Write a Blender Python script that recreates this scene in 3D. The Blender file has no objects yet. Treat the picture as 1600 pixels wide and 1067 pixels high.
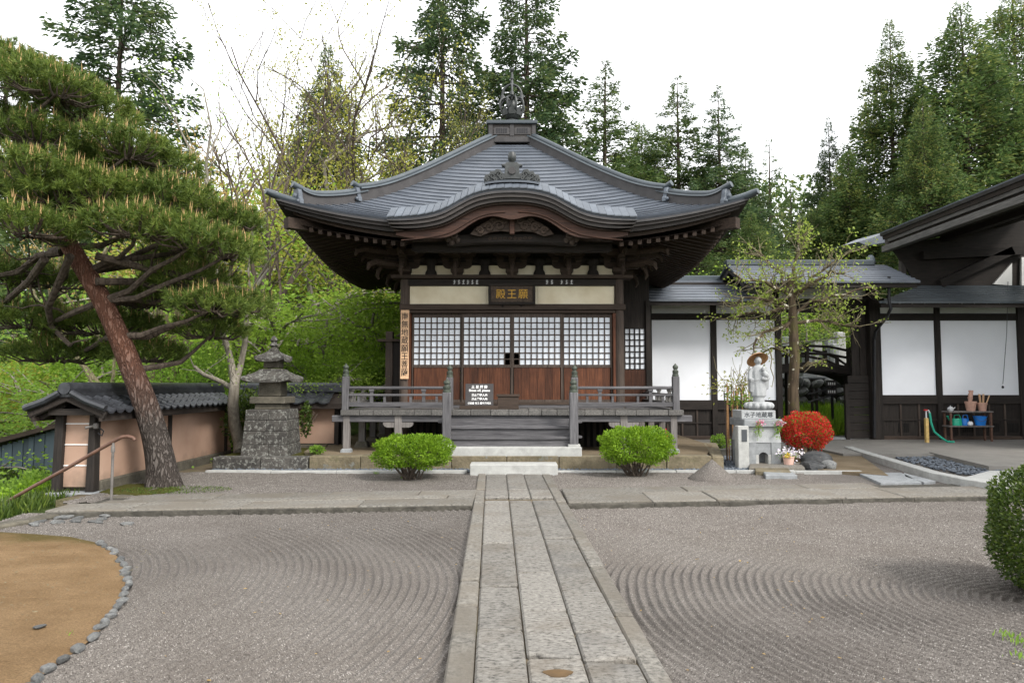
import bpy, bmesh, math, random
import numpy as np
from mathutils import Vector, Matrix

# ------------------------------------------------------------------ camera, sky, sun, exposure
scene = bpy.context.scene
F = 1100.0                      # focal length in photo pixels (photo 1600 wide)
TH = math.atan(66.5 / F)        # camera looks slightly up
CAMZ = 1.6
cd = bpy.data.cameras.new("camera"); cam = bpy.data.objects.new("camera", cd)
scene.collection.objects.link(cam); scene.camera = cam
cam.location = (0, 0, CAMZ); cam.rotation_euler = (math.pi / 2 + TH, 0, 0)
cd.sensor_width = 36; cd.lens = F / 1600 * 36; cd.clip_end = 2000; cd.clip_start = 0.1

SUN_EL, SUN_AZ = math.radians(41), math.radians(136)      # azimuth from +Y, clockwise: behind the camera, to the right
world = bpy.data.worlds.new("World"); scene.world = world; world.use_nodes = True
wn = world.node_tree.nodes; wl = world.node_tree.links
bg = wn["Background"]
sky = wn.new("ShaderNodeTexSky"); sky.sky_type = 'NISHITA'; sky.sun_disc = False
sky.sun_elevation = SUN_EL; sky.sun_rotation = SUN_AZ; sky.dust_density = 4.0
hs = wn.new("ShaderNodeHueSaturation"); hs.inputs['Saturation'].default_value = 0.2
mx = wn.new("ShaderNodeMix"); mx.data_type = 'RGBA'; mx.inputs[0].default_value = 0.75
mx.inputs[7].default_value = (12.3, 12.5, 12.8, 1)       # even white cloud cover over the clear sky
wl.new(sky.outputs[0], hs.inputs['Color']); wl.new(hs.outputs[0], mx.inputs[6]); wl.new(mx.outputs[2], bg.inputs['Color'])
bg.inputs['Strength'].default_value = 0.112
sd = bpy.data.lights.new("sun", 'SUN'); sd.energy = 2.3; sd.angle = math.radians(16); sd.color = (1, .96, .9)
sun = bpy.data.objects.new("sun", sd); scene.collection.objects.link(sun)
sdir = Vector((math.sin(SUN_AZ) * math.cos(SUN_EL), math.cos(SUN_AZ) * math.cos(SUN_EL), math.sin(SUN_EL)))
sun.rotation_euler = sdir.to_track_quat('Z', 'Y').to_euler(); sun.location = sdir * 60
vs = scene.view_settings; vs.view_transform = 'Standard'; vs.look = 'None'; vs.exposure = 0.9; vs.gamma = 1.0
vs.use_curve_mapping = False

# ------------------------------------------------------------------ helpers
R = random.Random(11); rng = np.random.default_rng(11)
C = scene.collection
cT, sT = math.cos(TH), math.sin(TH)
def ray(x, y):                      # photo pixel -> slopes (X/Y, Z/Y)
    v = (533.5 - y) / F; u = (x - 800) / F
    dy = cT - v * sT
    return u / dy, (sT + v * cT) / dy
def PX(x, y, Y):                    # world point at depth Y under that pixel
    a, b = ray(x, y); return Vector((a * Y, Y, CAMZ + b * Y))
def ZY(y, Y): return PX(800, y, Y).z
def XY(x, Y, y=560): return PX(x, y, Y).x
def G(x, y, z=0.0):                 # point on the level z under that pixel
    a, b = ray(x, y); Y = (z - CAMZ) / b; return Vector((a * Y, Y, z))
ORG = {}
def org(o): return ORG.get(o.name, Vector((0, 0, 0))) if o else Vector((0, 0, 0))
def tag(o, label=None, cat=None, group=None, kind=None):
    if label: o['label'] = label
    if cat: o['category'] = cat
    if group: o['group'] = group
    if kind: o['kind'] = kind
    return o
def thing(name, loc, label=None, cat=None, group=None, kind=None):
    o = bpy.data.objects.new(name, None); C.objects.link(o); o.location = loc; o.empty_display_size = .1
    ORG[o.name] = Vector(loc); return tag(o, label, cat, group, kind)
def link(name, me, parent=None, loc=(0, 0, 0), rot=None, mat=None, bevel=0, scale=None):
    """object from mesh; loc is a world location, turned into the parent's space"""
    o = bpy.data.objects.new(name, me); C.objects.link(o)
    o.parent = parent; o.location = Vector(loc) - org(parent)
    if rot: o.rotation_euler = rot
    if scale: o.scale = scale
    if mat and not me.materials: me.materials.append(MT[mat])
    ORG[o.name] = Vector(loc)
    if bevel:
        b = o.modifiers.new('bevel', 'BEVEL'); b.width = bevel; b.segments = 1; b.limit_method = 'ANGLE'
    return o
def mesh_np(name, V, Fq, smooth=False, mat=None):
    V = np.asarray(V, np.float32); Fq = np.asarray(Fq, np.int32)
    me = bpy.data.meshes.new(name); k = Fq.shape[1]
    me.vertices.add(len(V)); me.vertices.foreach_set('co', V.ravel())
    me.loops.add(Fq.size); me.loops.foreach_set('vertex_index', Fq.ravel())
    me.polygons.add(len(Fq)); me.polygons.foreach_set('loop_start', np.arange(len(Fq), dtype=np.int32) * k)
    me.polygons.foreach_set('loop_total', np.full(len(Fq), k, np.int32))
    if smooth: me.polygons.foreach_set('use_smooth', np.ones(len(Fq), bool))
    me.update(calc_edges=True); me.validate()
    if mat: me.materials.append(MT[mat])
    return me
class MB:
    def __init__(s): s.v = []; s.f = []
    def add(s, vs, fs):
        n = len(s.v); s.v += [tuple(v) for v in vs]; s.f += [tuple(i + n for i in f) for f in fs]; return s
    def box(s, x0, x1, y0, y1, z0, z1):
        return s.add([(x0,y0,z0),(x1,y0,z0),(x1,y1,z0),(x0,y1,z0),(x0,y0,z1),(x1,y0,z1),(x1,y1,z1),(x0,y1,z1)],
            [(0,3,2,1),(4,5,6,7),(0,1,5,4),(1,2,6,5),(2,3,7,6),(3,0,4,7)])
    def hexa(s, bot, top):              # 4 bottom + 4 top points, counter-clockwise from above
        return s.add(list(bot) + list(top), [(0,3,2,1),(4,5,6,7),(0,1,5,4),(1,2,6,5),(2,3,7,6),(3,0,4,7)])
    def bar(s, a, b, w, h, up=(0, 0, 1)):   # rectangular bar from a to b
        a, b = Vector(a), Vector(b); d = (b - a).normalized(); sd = d.cross(Vector(up))
        if sd.length < 1e-4: sd = d.cross(Vector((1, 0, 0)))
        sd.normalize(); u = sd.cross(d); p = []
        for e in (a, b):
            for i, j in ((-1,-1),(1,-1),(1,1),(-1,1)): p.append(e + sd * i * w / 2 + u * j * h / 2)
        return s.add(p, [(0,1,2,3),(7,6,5,4),(0,4,5,1),(1,5,6,2),(2,6,7,3),(3,7,4,0)])
    def tube(s, pts, rad, n=8, cap=True):
        pts = [Vector(p) for p in pts]; m = len(pts)
        if not hasattr(rad, '__len__'): rad = [rad] * m
        base = len(s.v); px = None
        for i, p in enumerate(pts):
            d = (pts[min(i+1, m-1)] - pts[max(i-1, 0)]).normalized()
            if px is None: px = d.cross(Vector((0, 0, 1)) if abs(d.z) < .9 else Vector((1, 0, 0))).normalized()
            px = (px - d * px.dot(d)).normalized(); py = d.cross(px)
            for k in range(n):
                a = 2 * math.pi * k / n; s.v.append(tuple(p + (px * math.cos(a) + py * math.sin(a)) * rad[i]))
        for i in range(m - 1):
            for k in range(n):
                k2 = (k + 1) % n; s.f.append((base+i*n+k, base+i*n+k2, base+(i+1)*n+k2, base+(i+1)*n+k))
        if cap:
            s.f.append(tuple(base + k for k in range(n))[::-1]); s.f.append(tuple(base + (m-1)*n + k for k in range(n)))
        return s
    def lathe(s, prof, c=(0, 0, 0), n=16, sx=1, sy=1, ph=0):      # prof: (radius, z)
        base = len(s.v); c = Vector(c)
        for r, z in prof:
            for k in range(n):
                a = 2 * math.pi * k / n + ph; s.v.append((c.x + r*math.cos(a)*sx, c.y + r*math.sin(a)*sy, c.z + z))
        for i in range(len(prof) - 1):
            for k in range(n):
                k2 = (k + 1) % n; s.f.append((base+i*n+k, base+i*n+k2, base+(i+1)*n+k2, base+(i+1)*n+k))
        s.f.append(tuple(base + k for k in range(n))[::-1]); s.f.append(tuple(base + (len(prof)-1)*n + k for k in range(n)))
        return s
    def prism(s, poly, fn, d0, d1):     # 2-D outline swept: fn(u, v, d) -> point
        n = len(poly); a = [fn(u, v, d0) for u, v in poly]; b = [fn(u, v, d1) for u, v in poly]
        return s.add(a + b, [tuple(range(n))[::-1], tuple(range(n, 2*n))] + [(i, (i+1) % n, n+(i+1) % n, n+i) for i in range(n)])
    def slab(s, poly, z0, z1):          # ground polygon (x, y) extruded
        return s.prism(poly, lambda u, v, d: (u, v, d), z0, z1)
    def grid(s, fn, nu, nv):
        base = len(s.v)
        for i in range(nu + 1):
            for j in range(nv + 1): s.v.append(tuple(fn(i / nu, j / nv)))
        for i in range(nu):
            for j in range(nv):
                a = base + i*(nv+1) + j; s.f.append((a, a+nv+1, a+nv+2, a+1))
        return s
    def band(s, loops):                 # closed cross-sections swept: list of rings of points
        base = len(s.v); n = len(loops[0])
        for lp in loops: s.v += [tuple(p) for p in lp]
        for i in range(len(loops) - 1):
            for k in range(n):
                k2 = (k+1) % n; s.f.append((base+i*n+k, base+i*n+k2, base+(i+1)*n+k2, base+(i+1)*n+k))
        s.f.append(tuple(base+k for k in range(n))[::-1]); s.f.append(tuple(base+(len(loops)-1)*n+k for k in range(n)))
        return s
    def mesh(s, name, mat, o=(0, 0, 0), smooth=False):
        me = bpy.data.meshes.new(name); ox, oy, oz = o
        me.from_pydata([(x-ox, y-oy, z-oz) for x, y, z in s.v], [], s.f)
        bm = bmesh.new(); bm.from_mesh(me); bmesh.ops.recalc_face_normals(bm, faces=bm.faces); bm.to_mesh(me); bm.free()
        if smooth:
            me.polygons.foreach_set('use_smooth', [True] * len(me.polygons))
            me.set_sharp_from_angle(angle=math.radians(40))
        if mat: me.materials.append(MT[mat])
        return me
    def build(s, name, mat, parent=None, smooth=False, bevel=0, loc=None):
        o = Vector(loc) if loc is not None else org(parent)
        return link(name, s.mesh(name, mat, o, smooth), parent, o, bevel=bevel)
def one(name, mb, mat, label, cat, loc, group=None, **kw):      # a thing that is a single mesh
    return tag(mb.build(name, mat, None, loc=loc, **kw), label, cat, group)
def copy_tree(o, parent=None):
    c = o.copy(); C.objects.link(c); c.parent = parent
    for ch in [x for x in bpy.data.objects if x.parent == o]: copy_tree(ch, c)
    return c
def text_mesh(body, size, mat, fn, name='lettering', parent=None, extrude=.003, sx=1.0, line=1.0, bold=0.0):
    cu = bpy.data.curves.new('t', 'FONT'); cu.body = body; cu.size = size; cu.extrude = extrude
    cu.align_x = 'CENTER'; cu.align_y = 'CENTER'; cu.space_line = line; cu.offset = bold; cu.resolution_u = 3
    o = bpy.data.objects.new('t', cu); C.objects.link(o)
    dg = bpy.context.evaluated_depsgraph_get(); me = bpy.data.meshes.new_from_object(o.evaluated_get(dg))
    bpy.data.objects.remove(o); bpy.data.curves.remove(cu)
    vv = np.zeros(len(me.vertices) * 3, np.float32); me.vertices.foreach_get('co', vv); vv = vv.reshape(-1, 3)
    mid = (vv.max(0) + vv.min(0)) / 2; og = org(parent)
    out = [Vector(fn((x - mid[0]) * sx, y - mid[1], z)) - og for x, y, z in vv]
    me.vertices.foreach_set('co', np.array(out, np.float32).ravel()); me.update()
    me.materials.clear(); me.materials.append(MT[mat]); me.name = name
    return link(name, me, parent, og)

# ------------------------------------------------------------------ procedural materials
MT = {}
class NT:
    def __init__(s, name):
        m = bpy.data.materials.new(name); m.use_nodes = True; MT[name] = m
        s.n = m.node_tree.nodes; s.l = m.node_tree.links; s.b = s.n['Principled BSDF']
    def new(s, t, **kw):
        n = s.n.new(t)
        for k, v in kw.items():
            if k.startswith('i_'): n.inputs[k[2:].replace('_', ' ')].default_value = v
            else: setattr(n, k, v)
        return n
    def coords(s, stretch=(1, 1, 1), world=False):
        if world: src = s.new('ShaderNodeNewGeometry').outputs['Position']
        else:
            tc = s.new('ShaderNodeTexCoord'); oi = s.new('ShaderNodeObjectInfo')
            a = s.new('ShaderNodeVectorMath', operation='MULTIPLY_ADD'); a.inputs[1].default_value = (37, 53, 71)
            s.l.new(oi.outputs['Random'], a.inputs[0]); s.l.new(tc.outputs['Object'], a.inputs[2]); src = a.outputs[0]
        m = s.new('ShaderNodeVectorMath', operation='MULTIPLY'); m.inputs[1].default_value = stretch
        s.l.new(src, m.inputs[0]); return m.outputs[0]
    def noise(s, vec, scale, detail=4, rough=.6):
        n = s.new('ShaderNodeTexNoise'); n.inputs['Scale'].default_value = scale; n.inputs['Detail'].default_value = detail
        n.inputs['Roughness'].default_value = rough; s.l.new(vec, n.inputs['Vector']); return n.outputs[0]
    def ramp(s, fac, stops):
        r = s.new('ShaderNodeValToRGB'); s.l.new(fac, r.inputs[0]); e = r.color_ramp.elements
        while len(e) < len(stops): e.new(.5)
        for el, (p, c) in zip(e, stops):
            el.position = p; el.color = (*c, 1) if hasattr(c, '__len__') else (c, c, c, 1)
        return r.outputs[0]
    def mix(s, fac, a, b, mode='MIX'):
        m = s.new('ShaderNodeMix', data_type='RGBA', blend_type=mode)
        for sock, v in ((0, fac), (6, a), (7, b)):
            if hasattr(v, 'links'): s.l.new(v, m.inputs[sock])
            else: m.inputs[sock].default_value = (*v, 1) if hasattr(v, '__len__') else v
        return m.outputs[2]
    def math(s, op, a, b=0):
        m = s.new('ShaderNodeMath', operation=op)
        for i, v in enumerate((a, b)):
            if hasattr(v, 'links'): s.l.new(v, m.inputs[i])
            else: m.inputs[i].default_value = v
        return m.outputs[0]
    def bump(s, h, dist=.01, st=1.0):
        b = s.new('ShaderNodeBump'); b.inputs['Distance'].default_value = dist; b.inputs['Strength'].default_value = st
        s.l.new(h, b.inputs['Height']); s.l.new(b.outputs[0], s.b.inputs['Normal'])
    def out(s, col, rough=.8, spec=.3, metal=0):
        if hasattr(col, 'links'): s.l.new(col, s.b.inputs['Base Color'])
        else: s.b.inputs['Base Color'].default_value = (*col, 1)
        if hasattr(rough, 'links'): s.l.new(rough, s.b.inputs['Roughness'])
        else: s.b.inputs['Roughness'].default_value = rough
        s.b.inputs['Specular IOR Level'].default_value = spec; s.b.inputs['Metallic'].default_value = metal
def mix3(a, b, t): return tuple(x + (y - x) * t for x, y in zip(a, b))
def plain(name, c, rough=.7, var=.25, scale=6, bump=.003, bscale=40, stretch=(1, 1, 1), spec=.3, objvar=.15):
    t = NT(name); v = t.coords(stretch); n = t.noise(v, scale)
    col = t.ramp(n, [(.3, tuple(x * (1 - var) for x in c)), (.7, tuple(min(1, x * (1 + var)) for x in c))])
    if objvar:
        oi = t.new('ShaderNodeObjectInfo'); k = t.ramp(oi.outputs['Random'], [(0, 1 - objvar), (1, 1.0)])
        col = t.mix(1.0, col, k, 'MULTIPLY')
    t.out(col, rough, spec)
    if bump: t.bump(t.noise(v, bscale, 3), bump)
def wood(name, c1, c2, axis='x', rough=.75, scale=3.0, bump=.004, stain=None, objvar=.25):
    st = {'x': (.06, 1, 1), 'y': (1, .06, 1), 'z': (1, 1, .06)}[axis]
    t = NT(name); v = t.coords(st); g = t.noise(v, scale * 14, 5, .65)
    v2 = t.coords(); big = t.noise(v2, 1.7, 3)
    col = t.ramp(g, [(.3, c1), (.72, c2)])
    col = t.mix(t.ramp(big, [(.38, 0), (.7, .55)]), col, stain or mix3(c1, c2, .2))
    oi = t.new('ShaderNodeObjectInfo'); k = t.ramp(oi.outputs['Random'], [(0, 1 - objvar), (1, 1.0)])
    col = t.mix(1.0, col, k, 'MULTIPLY')
    t.out(col, rough, .25); t.bump(g, bump)
wood('grey_wood_x', (.045, .043, .047), (.17, .165, .17), 'x')
wood('grey_wood_y', (.05, .048, .047), (.20, .19, .175), 'y')
wood('grey_wood_z', (.05, .048, .052), (.19, .185, .19), 'z')
wood('pale_wood_z', (.10, .09, .085), (.27, .25, .235), 'z')
wood('brown_wood_x', (.03, .021, .016), (.10, .07, .052), 'x')
wood('brown_wood_z', (.035, .026, .021), (.12, .09, .072), 'z')
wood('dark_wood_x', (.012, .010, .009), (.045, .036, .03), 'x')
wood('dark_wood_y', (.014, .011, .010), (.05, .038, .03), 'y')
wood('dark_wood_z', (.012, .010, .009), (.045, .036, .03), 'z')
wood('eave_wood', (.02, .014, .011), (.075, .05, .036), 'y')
wood('red_wood_z', (.052, .017, .008), (.20, .072, .031), 'z', rough=.6, objvar=.5, stain=(.05, .018, .01))
wood('red_wood_x', (.05, .018, .010), (.16, .06, .03), 'x', rough=.6)
wood('barge_wood', (.022, .011, .008), (.095, .044, .027), 'x', rough=.65)
wood('fascia_wood', (.03, .026, .024), (.085, .075, .07), 'x', rough=.7)
plain('paper', (.74, .78, .83), .8, .03, 3, 0)
t = NT('plaster_cream'); v = t.coords(); c = t.ramp(t.noise(v, 1.5, 5), [(.3, (.64, .55, .38)), (.65, (.82, .75, .58))]); t.out(c, .9, .1); t.bump(t.noise(v, 60), .002)
plain('white_board', (.79, .81, .85), .6, .05, .8, .001, 90)
plain('plaster_white', (.70, .70, .68), .9, .06, 2, .001, 70)
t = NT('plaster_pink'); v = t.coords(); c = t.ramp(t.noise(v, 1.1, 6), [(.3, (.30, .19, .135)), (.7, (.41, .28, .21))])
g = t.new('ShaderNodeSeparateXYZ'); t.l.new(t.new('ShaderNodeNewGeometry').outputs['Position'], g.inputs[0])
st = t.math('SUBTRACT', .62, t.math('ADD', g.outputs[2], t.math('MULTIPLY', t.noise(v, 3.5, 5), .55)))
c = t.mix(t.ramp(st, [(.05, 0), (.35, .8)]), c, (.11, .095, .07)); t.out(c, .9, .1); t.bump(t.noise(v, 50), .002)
# copper roof sheets
def copper(name, c1, c2, rough):
    t = NT(name); v = t.coords(); n = t.noise(v, 2.2, 5); n2 = t.noise(v, 14, 4)
    c = t.mix(t.ramp(n2, [(.35, 0), (.75, .6)]), t.ramp(n, [(.3, c1), (.7, c2)]), mix3(c1, c2, .5))
    oi = t.new('ShaderNodeObjectInfo'); c = t.mix(1.0, c, t.ramp(oi.outputs['Random'], [(0, .72), (1, 1.0)]), 'MULTIPLY')
    t.out(c, rough, .5); t.bump(n2, .004)
copper('copper', (.060, .070, .086), (.112, .126, .150), .40)
copper('copper_light', (.058, .07, .088), (.10, .118, .142), .52)
copper('copper_dark', (.028, .038, .046), (.065, .082, .094), .36)
plain('copper_strip', (.045, .042, .042), .5, .25, 5)
t = NT('bronze'); v = t.coords(); n = t.noise(v, 9, 5); t.out(t.ramp(n, [(.3, (.012, .015, .015)), (.6, (.032, .035, .034)), (.8, (.07, .08, .077))]), .5, .5); t.bump(n, .006)
plain('cap_bronze', (.06, .07, .055), .5, .4, 30)
# stone
def stone(name, c1, c2, scale=5, lichen=None, lsc=9, lth=.56, moss=None, rough=.88, bump=.01, bsc=35, objvar=.2, mth=.55):
    t = NT(name); v = t.coords(); n = t.noise(v, scale, 6, .65); f = t.noise(v, bsc, 5, .7)
    c = t.ramp(n, [(.3, c1), (.7, c2)]); c = t.mix(.5, c, t.ramp(f, [(.3, .35), (.7, .75)]), 'OVERLAY')
    if lichen:
        m = t.noise(v, lsc, 6, .7); c = t.mix(t.ramp(m, [(lth, 0), (lth + .05, 1)]), c, lichen)
    if moss:
        m = t.noise(v, 3.1, 6, .7); c = t.mix(t.ramp(m, [(mth, 0), (mth + .16, .85)]), c, moss)
    oi = t.new('ShaderNodeObjectInfo'); c = t.mix(1.0, c, t.ramp(oi.outputs['Random'], [(0, 1 - objvar), (1, 1.0)]), 'MULTIPLY')
    t.out(c, rough, .3); t.bump(f, bump)
stone('granite', (.28, .28, .265), (.40, .40, .38), 7, bump=.003, bsc=120, objvar=.08)
stone('granite_grey', (.17, .178, .182), (.27, .28, .285), 9, bump=.003, bsc=110, objvar=.1)
stone('statue_stone', (.24, .248, .25), (.36, .368, .37), 8, bump=.002, bsc=90, objvar=0)
stone('platform_stone', (.10, .083, .052), (.21, .175, .115), 3, lichen=(.17, .17, .15), lsc=5, lth=.6, moss=(.10, .095, .045), bump=.02, bsc=18)
stone('lichen_stone', (.03, .028, .026), (.095, .088, .078), 4, lichen=(.20, .20, .18), lsc=17, lth=.53, moss=(.075, .07, .02), bump=.02, bsc=24, mth=.66)
stone('lantern_stone', (.06, .055, .043), (.14, .125, .095), 4, lichen=(.19, .185, .16), lsc=14, lth=.62, bump=.015, bsc=30)
stone('field_stone', (.12, .125, .13), (.27, .27, .255), 5, lichen=(.40, .40, .38), lsc=7, lth=.6, bump=.02, bsc=12, objvar=.5)
stone('dark_rock', (.025, .028, .03), (.11, .11, .11), 3, lichen=(.20, .15, .12), lsc=4, lth=.63, bump=.03, bsc=8)
plain('river_pebble', (.10, .115, .135), .6, .5, 18, .003, 40, objvar=0)
t = NT('path_stone'); v = t.coords((1, 1, 1)); ch = t.noise(t.coords((1, 1.7, 1)), 26, 5, .75); n = t.noise(v, 2.3, 5); fine = t.noise(v, 130, 2)
c = t.ramp(ch, [(.34, (.045, .042, .038)), (.46, (.19, .178, .158)), (.66, (.31, .292, .262))])
c = t.mix(t.ramp(n, [(.5, 0), (.74, .6)]), c, (.13, .105, .077)); n3 = t.noise(v, 1.2, 4)
c = t.mix(t.ramp(n3, [(.52, 0), (.7, .5)]), c, (.10, .097, .094))
oi = t.new('ShaderNodeObjectInfo'); c = t.mix(1.0, c, t.ramp(oi.outputs['Random'], [(0, .72), (1, 1.05)]), 'MULTIPLY')
t.out(c, .85, .3); t.bump(t.mix(.3, ch, fine), .02)
t = NT('worn_stone'); v = t.coords(); ch = t.noise(v, 30, 5, .7); n = t.noise(v, 1.6, 5)
c = t.mix(t.ramp(n, [(.4, 0), (.6, .85)]), t.ramp(ch, [(.34, (.075, .07, .062)), (.6, (.235, .22, .193))]), (.15, .132, .107))
oi = t.new('ShaderNodeObjectInfo'); c = t.mix(1.0, c, t.ramp(oi.outputs['Random'], [(0, .78), (1, 1.0)]), 'MULTIPLY')
t.out(c, .88, .3); t.bump(ch, .012)
plain('dark_stone_face', (.06, .055, .045), .9, .4, 8, .02, 25)
plain('concrete', (.19, .18, .163), .85, .14, 2.0, .003, 60)
# gravel, soil, grass
t = NT('gravel'); v = t.coords(world=True); vo = t.new('ShaderNodeTexVoronoi'); vo.inputs['Scale'].default_value = 150; t.l.new(v, vo.inputs['Vector'])
sp = t.new('ShaderNodeSeparateColor'); t.l.new(vo.outputs['Color'], sp.inputs[0])
c = t.ramp(sp.outputs[0], [(0, (.054, .047, .042)), (.3, (.106, .095, .085)), (.8, (.146, .131, .118)), (.96, (.186, .169, .153)), (1, (.33, .31, .285))])
big = t.noise(v, .9, 4); c = t.mix(t.ramp(big, [(.42, 0), (.75, .45)]), c, (.075, .063, .054))
mid = t.noise(v, 22, 3, .7); c = t.mix(.25, c, t.ramp(mid, [(.3, .38), (.7, .62)]), 'OVERLAY')
t.out(c, .9, .2); hgt = t.math('ADD', t.math('MULTIPLY', vo.outputs['Distance'], -1.0), t.math('MULTIPLY', mid, .8)); t.bump(hgt, .0035, .8)
t = NT('sand'); v = t.coords(world=True); n = t.noise(v, 2.4, 6); f = t.noise(v, 90, 6, .85)
c = t.ramp(n, [(.3, (.19, .12, .06)), (.7, (.275, .182, .098))]); c = t.mix(.55, c, t.ramp(f, [(.36, .12), (.62, .8)]), 'OVERLAY')
m = t.noise(v, 1.3, 5); sx = t.new('ShaderNodeSeparateXYZ'); t.l.new(v, sx.inputs[0])
e = t.math('ADD', t.math('MULTIPLY', t.math('SUBTRACT', sx.outputs[1], 6.95), .55), t.math('MULTIPLY', m, .9))
c = t.mix(t.ramp(e, [(.42, 0), (.66, .8)]), c, (.085, .07, .02)); t.out(c, .95, .1); t.bump(t.math('ADD', f, t.math('MULTIPLY', t.noise(v, 11, 4, .7), 2.5)), .022)
t = NT('soil'); v = t.coords(world=True); n = t.noise(v, 1.5, 6); f = t.noise(v, 40, 5, .7)
c = t.ramp(n, [(.3, (.07, .058, .04)), (.55, (.16, .13, .09)), (.75, (.09, .10, .03))]); t.out(t.mix(.5, c, t.ramp(f, [(.3, .3), (.7, .7)]), 'OVERLAY'), .95, .1); t.bump(f, .03)
t = NT('earth_floor'); v = t.coords(world=True); n = t.noise(v, 1.5, 6); f = t.noise(v, 60, 5, .7)
c = t.ramp(n, [(.3, (.115, .088, .056)), (.7, (.19, .152, .104))]); t.out(t.mix(.5, c, t.ramp(f, [(.3, .35), (.7, .7)]), 'OVERLAY'), .95, .1); t.bump(f, .012)
t = NT('hill_ground'); v = t.coords(world=True); n = t.noise(v, .35, 6); f = t.noise(v, 6, 5, .7)
c = t.ramp(n, [(.3, (.025, .04, .012)), (.7, (.07, .10, .025))]); t.out(t.mix(.6, c, t.ramp(f, [(.3, .25), (.7, .75)]), 'OVERLAY'), .95, .1); t.bump(f, .2)
def moss(name, a, b):
    t = NT(name); v = t.coords(world=True); f = t.noise(v, 55, 5, .8); t.out(t.ramp(f, [(.3, a), (.7, b)]), .95, .1); t.bump(f, .02)
moss('moss', (.03, .032, .008), (.10, .095, .024))
# foliage: every leaf its own tone, light passing through
def leaf(name, dark, light, trans=.35, nsc=.9, rough=.55, tip=None, spec=.25):
    t = NT(name); g = t.new('ShaderNodeNewGeometry'); v = t.coords()
    n = t.noise(v, nsc, 3); k = t.math('ADD', t.math('MULTIPLY', g.outputs['Random Per Island'], .6), t.math('MULTIPLY', n, .7))
    stops = [(.25, dark), (.95, light)] if not tip else [(.2, dark), (.72, light), (.98, tip)]
    c = t.ramp(k, stops); oi = t.new('ShaderNodeObjectInfo'); c = t.mix(1.0, c, t.ramp(oi.outputs['Random'], [(0, .8), (1, 1.0)]), 'MULTIPLY')
    t.out(c, rough, spec)
    tr = t.new('ShaderNodeBsdfTranslucent'); t.l.new(c, tr.inputs['Color']); ms = t.new('ShaderNodeMixShader'); ms.inputs[0].default_value = trans
    o = t.n['Material Output']; t.l.new(t.b.outputs[0], ms.inputs[1]); t.l.new(tr.outputs[0], ms.inputs[2]); t.l.new(ms.outputs[0], o.inputs[0])
leaf('cedar_leaf', (.028, .060, .018), (.112, .180, .052), .45, .45, tip=(.26, .275, .07))
leaf('cedar_dark', (.022, .046, .02), (.078, .132, .05), .4, .5, tip=(.16, .20, .065))
leaf('fir_leaf', (.032, .06, .02), (.10, .16, .045), .35, .5, tip=(.18, .22, .06))
leaf('maple_leaf', (.19, .32, .034), (.40, .57, .08), .6, .6)
leaf('maple_yellow', (.27, .29, .042), (.48, .47, .10), .55, .6)
leaf('bush_leaf', (.14, .27, .038), (.33, .50, .08), .6, .7)
leaf('orange_leaf', (.30, .19, .06), (.48, .34, .13), .45, .6)
leaf('lime_leaf', (.085, .19, .010), (.27, .43, .028), .4, 3)
leaf('hedge_leaf', (.022, .045, .009), (.075, .12, .02), .3, 4, .4, tip=(.14, .19, .032))
leaf('plum_leaf', (.20, .30, .035), (.42, .50, .10), .45, 2)
leaf('grass_blade', (.12, .26, .02), (.34, .52, .05), .4, 2)
leaf('pine_needle', (.034, .062, .014), (.13, .195, .036), .35, 1.3, .5, tip=(.23, .285, .055))
leaf('pine_candle', (.30, .19, .08), (.50, .33, .15), .2, 2)
leaf('red_petal', (.42, .016, .014), (.80, .055, .045), .35, 4)
leaf('pansy', (.5, .42, .6), (.9, .86, .92), .3, 9, tip=(.95, .9, .8))
leaf('yellow_petal', (.7, .5, .03), (.85, .65, .05), .3, 4)
leaf('pink_petal', (.6, .08, .2), (.85, .3, .45), .3, 4)
def bark(name, c1, c2, scale=8, st=(1, 1, .25), bump=.03):
    t = NT(name); v = t.coords(st); vo = t.new('ShaderNodeTexVoronoi', feature='DISTANCE_TO_EDGE'); vo.inputs['Scale'].default_value = scale
    n = t.noise(v, scale * 2, 5, .7); mv = t.new('ShaderNodeVectorMath', operation='MULTIPLY_ADD'); mv.inputs[1].default_value = (.12,) * 3
    cn = t.new('ShaderNodeTexNoise'); cn.inputs['Scale'].default_value = scale; t.l.new(v, cn.inputs['Vector'])
    t.l.new(cn.outputs['Color'], mv.inputs[0]); t.l.new(v, mv.inputs[2]); t.l.new(mv.outputs[0], vo.inputs['Vector'])
    h = t.math('ADD', t.ramp(vo.outputs['Distance'], [(0, .25), (.28, .8)]), t.math('MULTIPLY', n, .6))
    return t, h, n
t, h, n = bark('pine_bark', 0, 0, 19); g = t.new('ShaderNodeNewGeometry'); sp = t.new('ShaderNodeSeparateXYZ'); t.l.new(g.outputs['Position'], sp.inputs[0])
grey = t.ramp(h, [(.2, (.014, .011, .010)), (.9, (.06, .05, .043)), (1.4, (.11, .095, .085))]); red = t.ramp(h, [(.1, (.05, .024, .016)), (.9, (.12, .056, .037)), (1.4, (.17, .095, .07))])
hz = t.math('ADD', sp.outputs[2], t.math('MULTIPLY', n, .8))       # young bark is red higher up the stem
t.out(t.mix(t.ramp(t.math('MULTIPLY', hz, .3), [(.42, 0), (.75, 1)]), grey, red), .9, .15); t.bump(h, .035)
t, h, n = bark('grey_bark', 0, 0, 9); t.out(t.ramp(n, [(.3, (.11, .095, .075)), (.7, (.28, .255, .21))]), .85, .2); t.bump(n, .01)
t, h, n = bark('dark_bark', 0, 0, 9); t.out(t.ramp(h, [(.2, (.018, .014, .011)), (.9, (.09, .07, .055))]), .9, .2); t.bump(h, .02)
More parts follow.
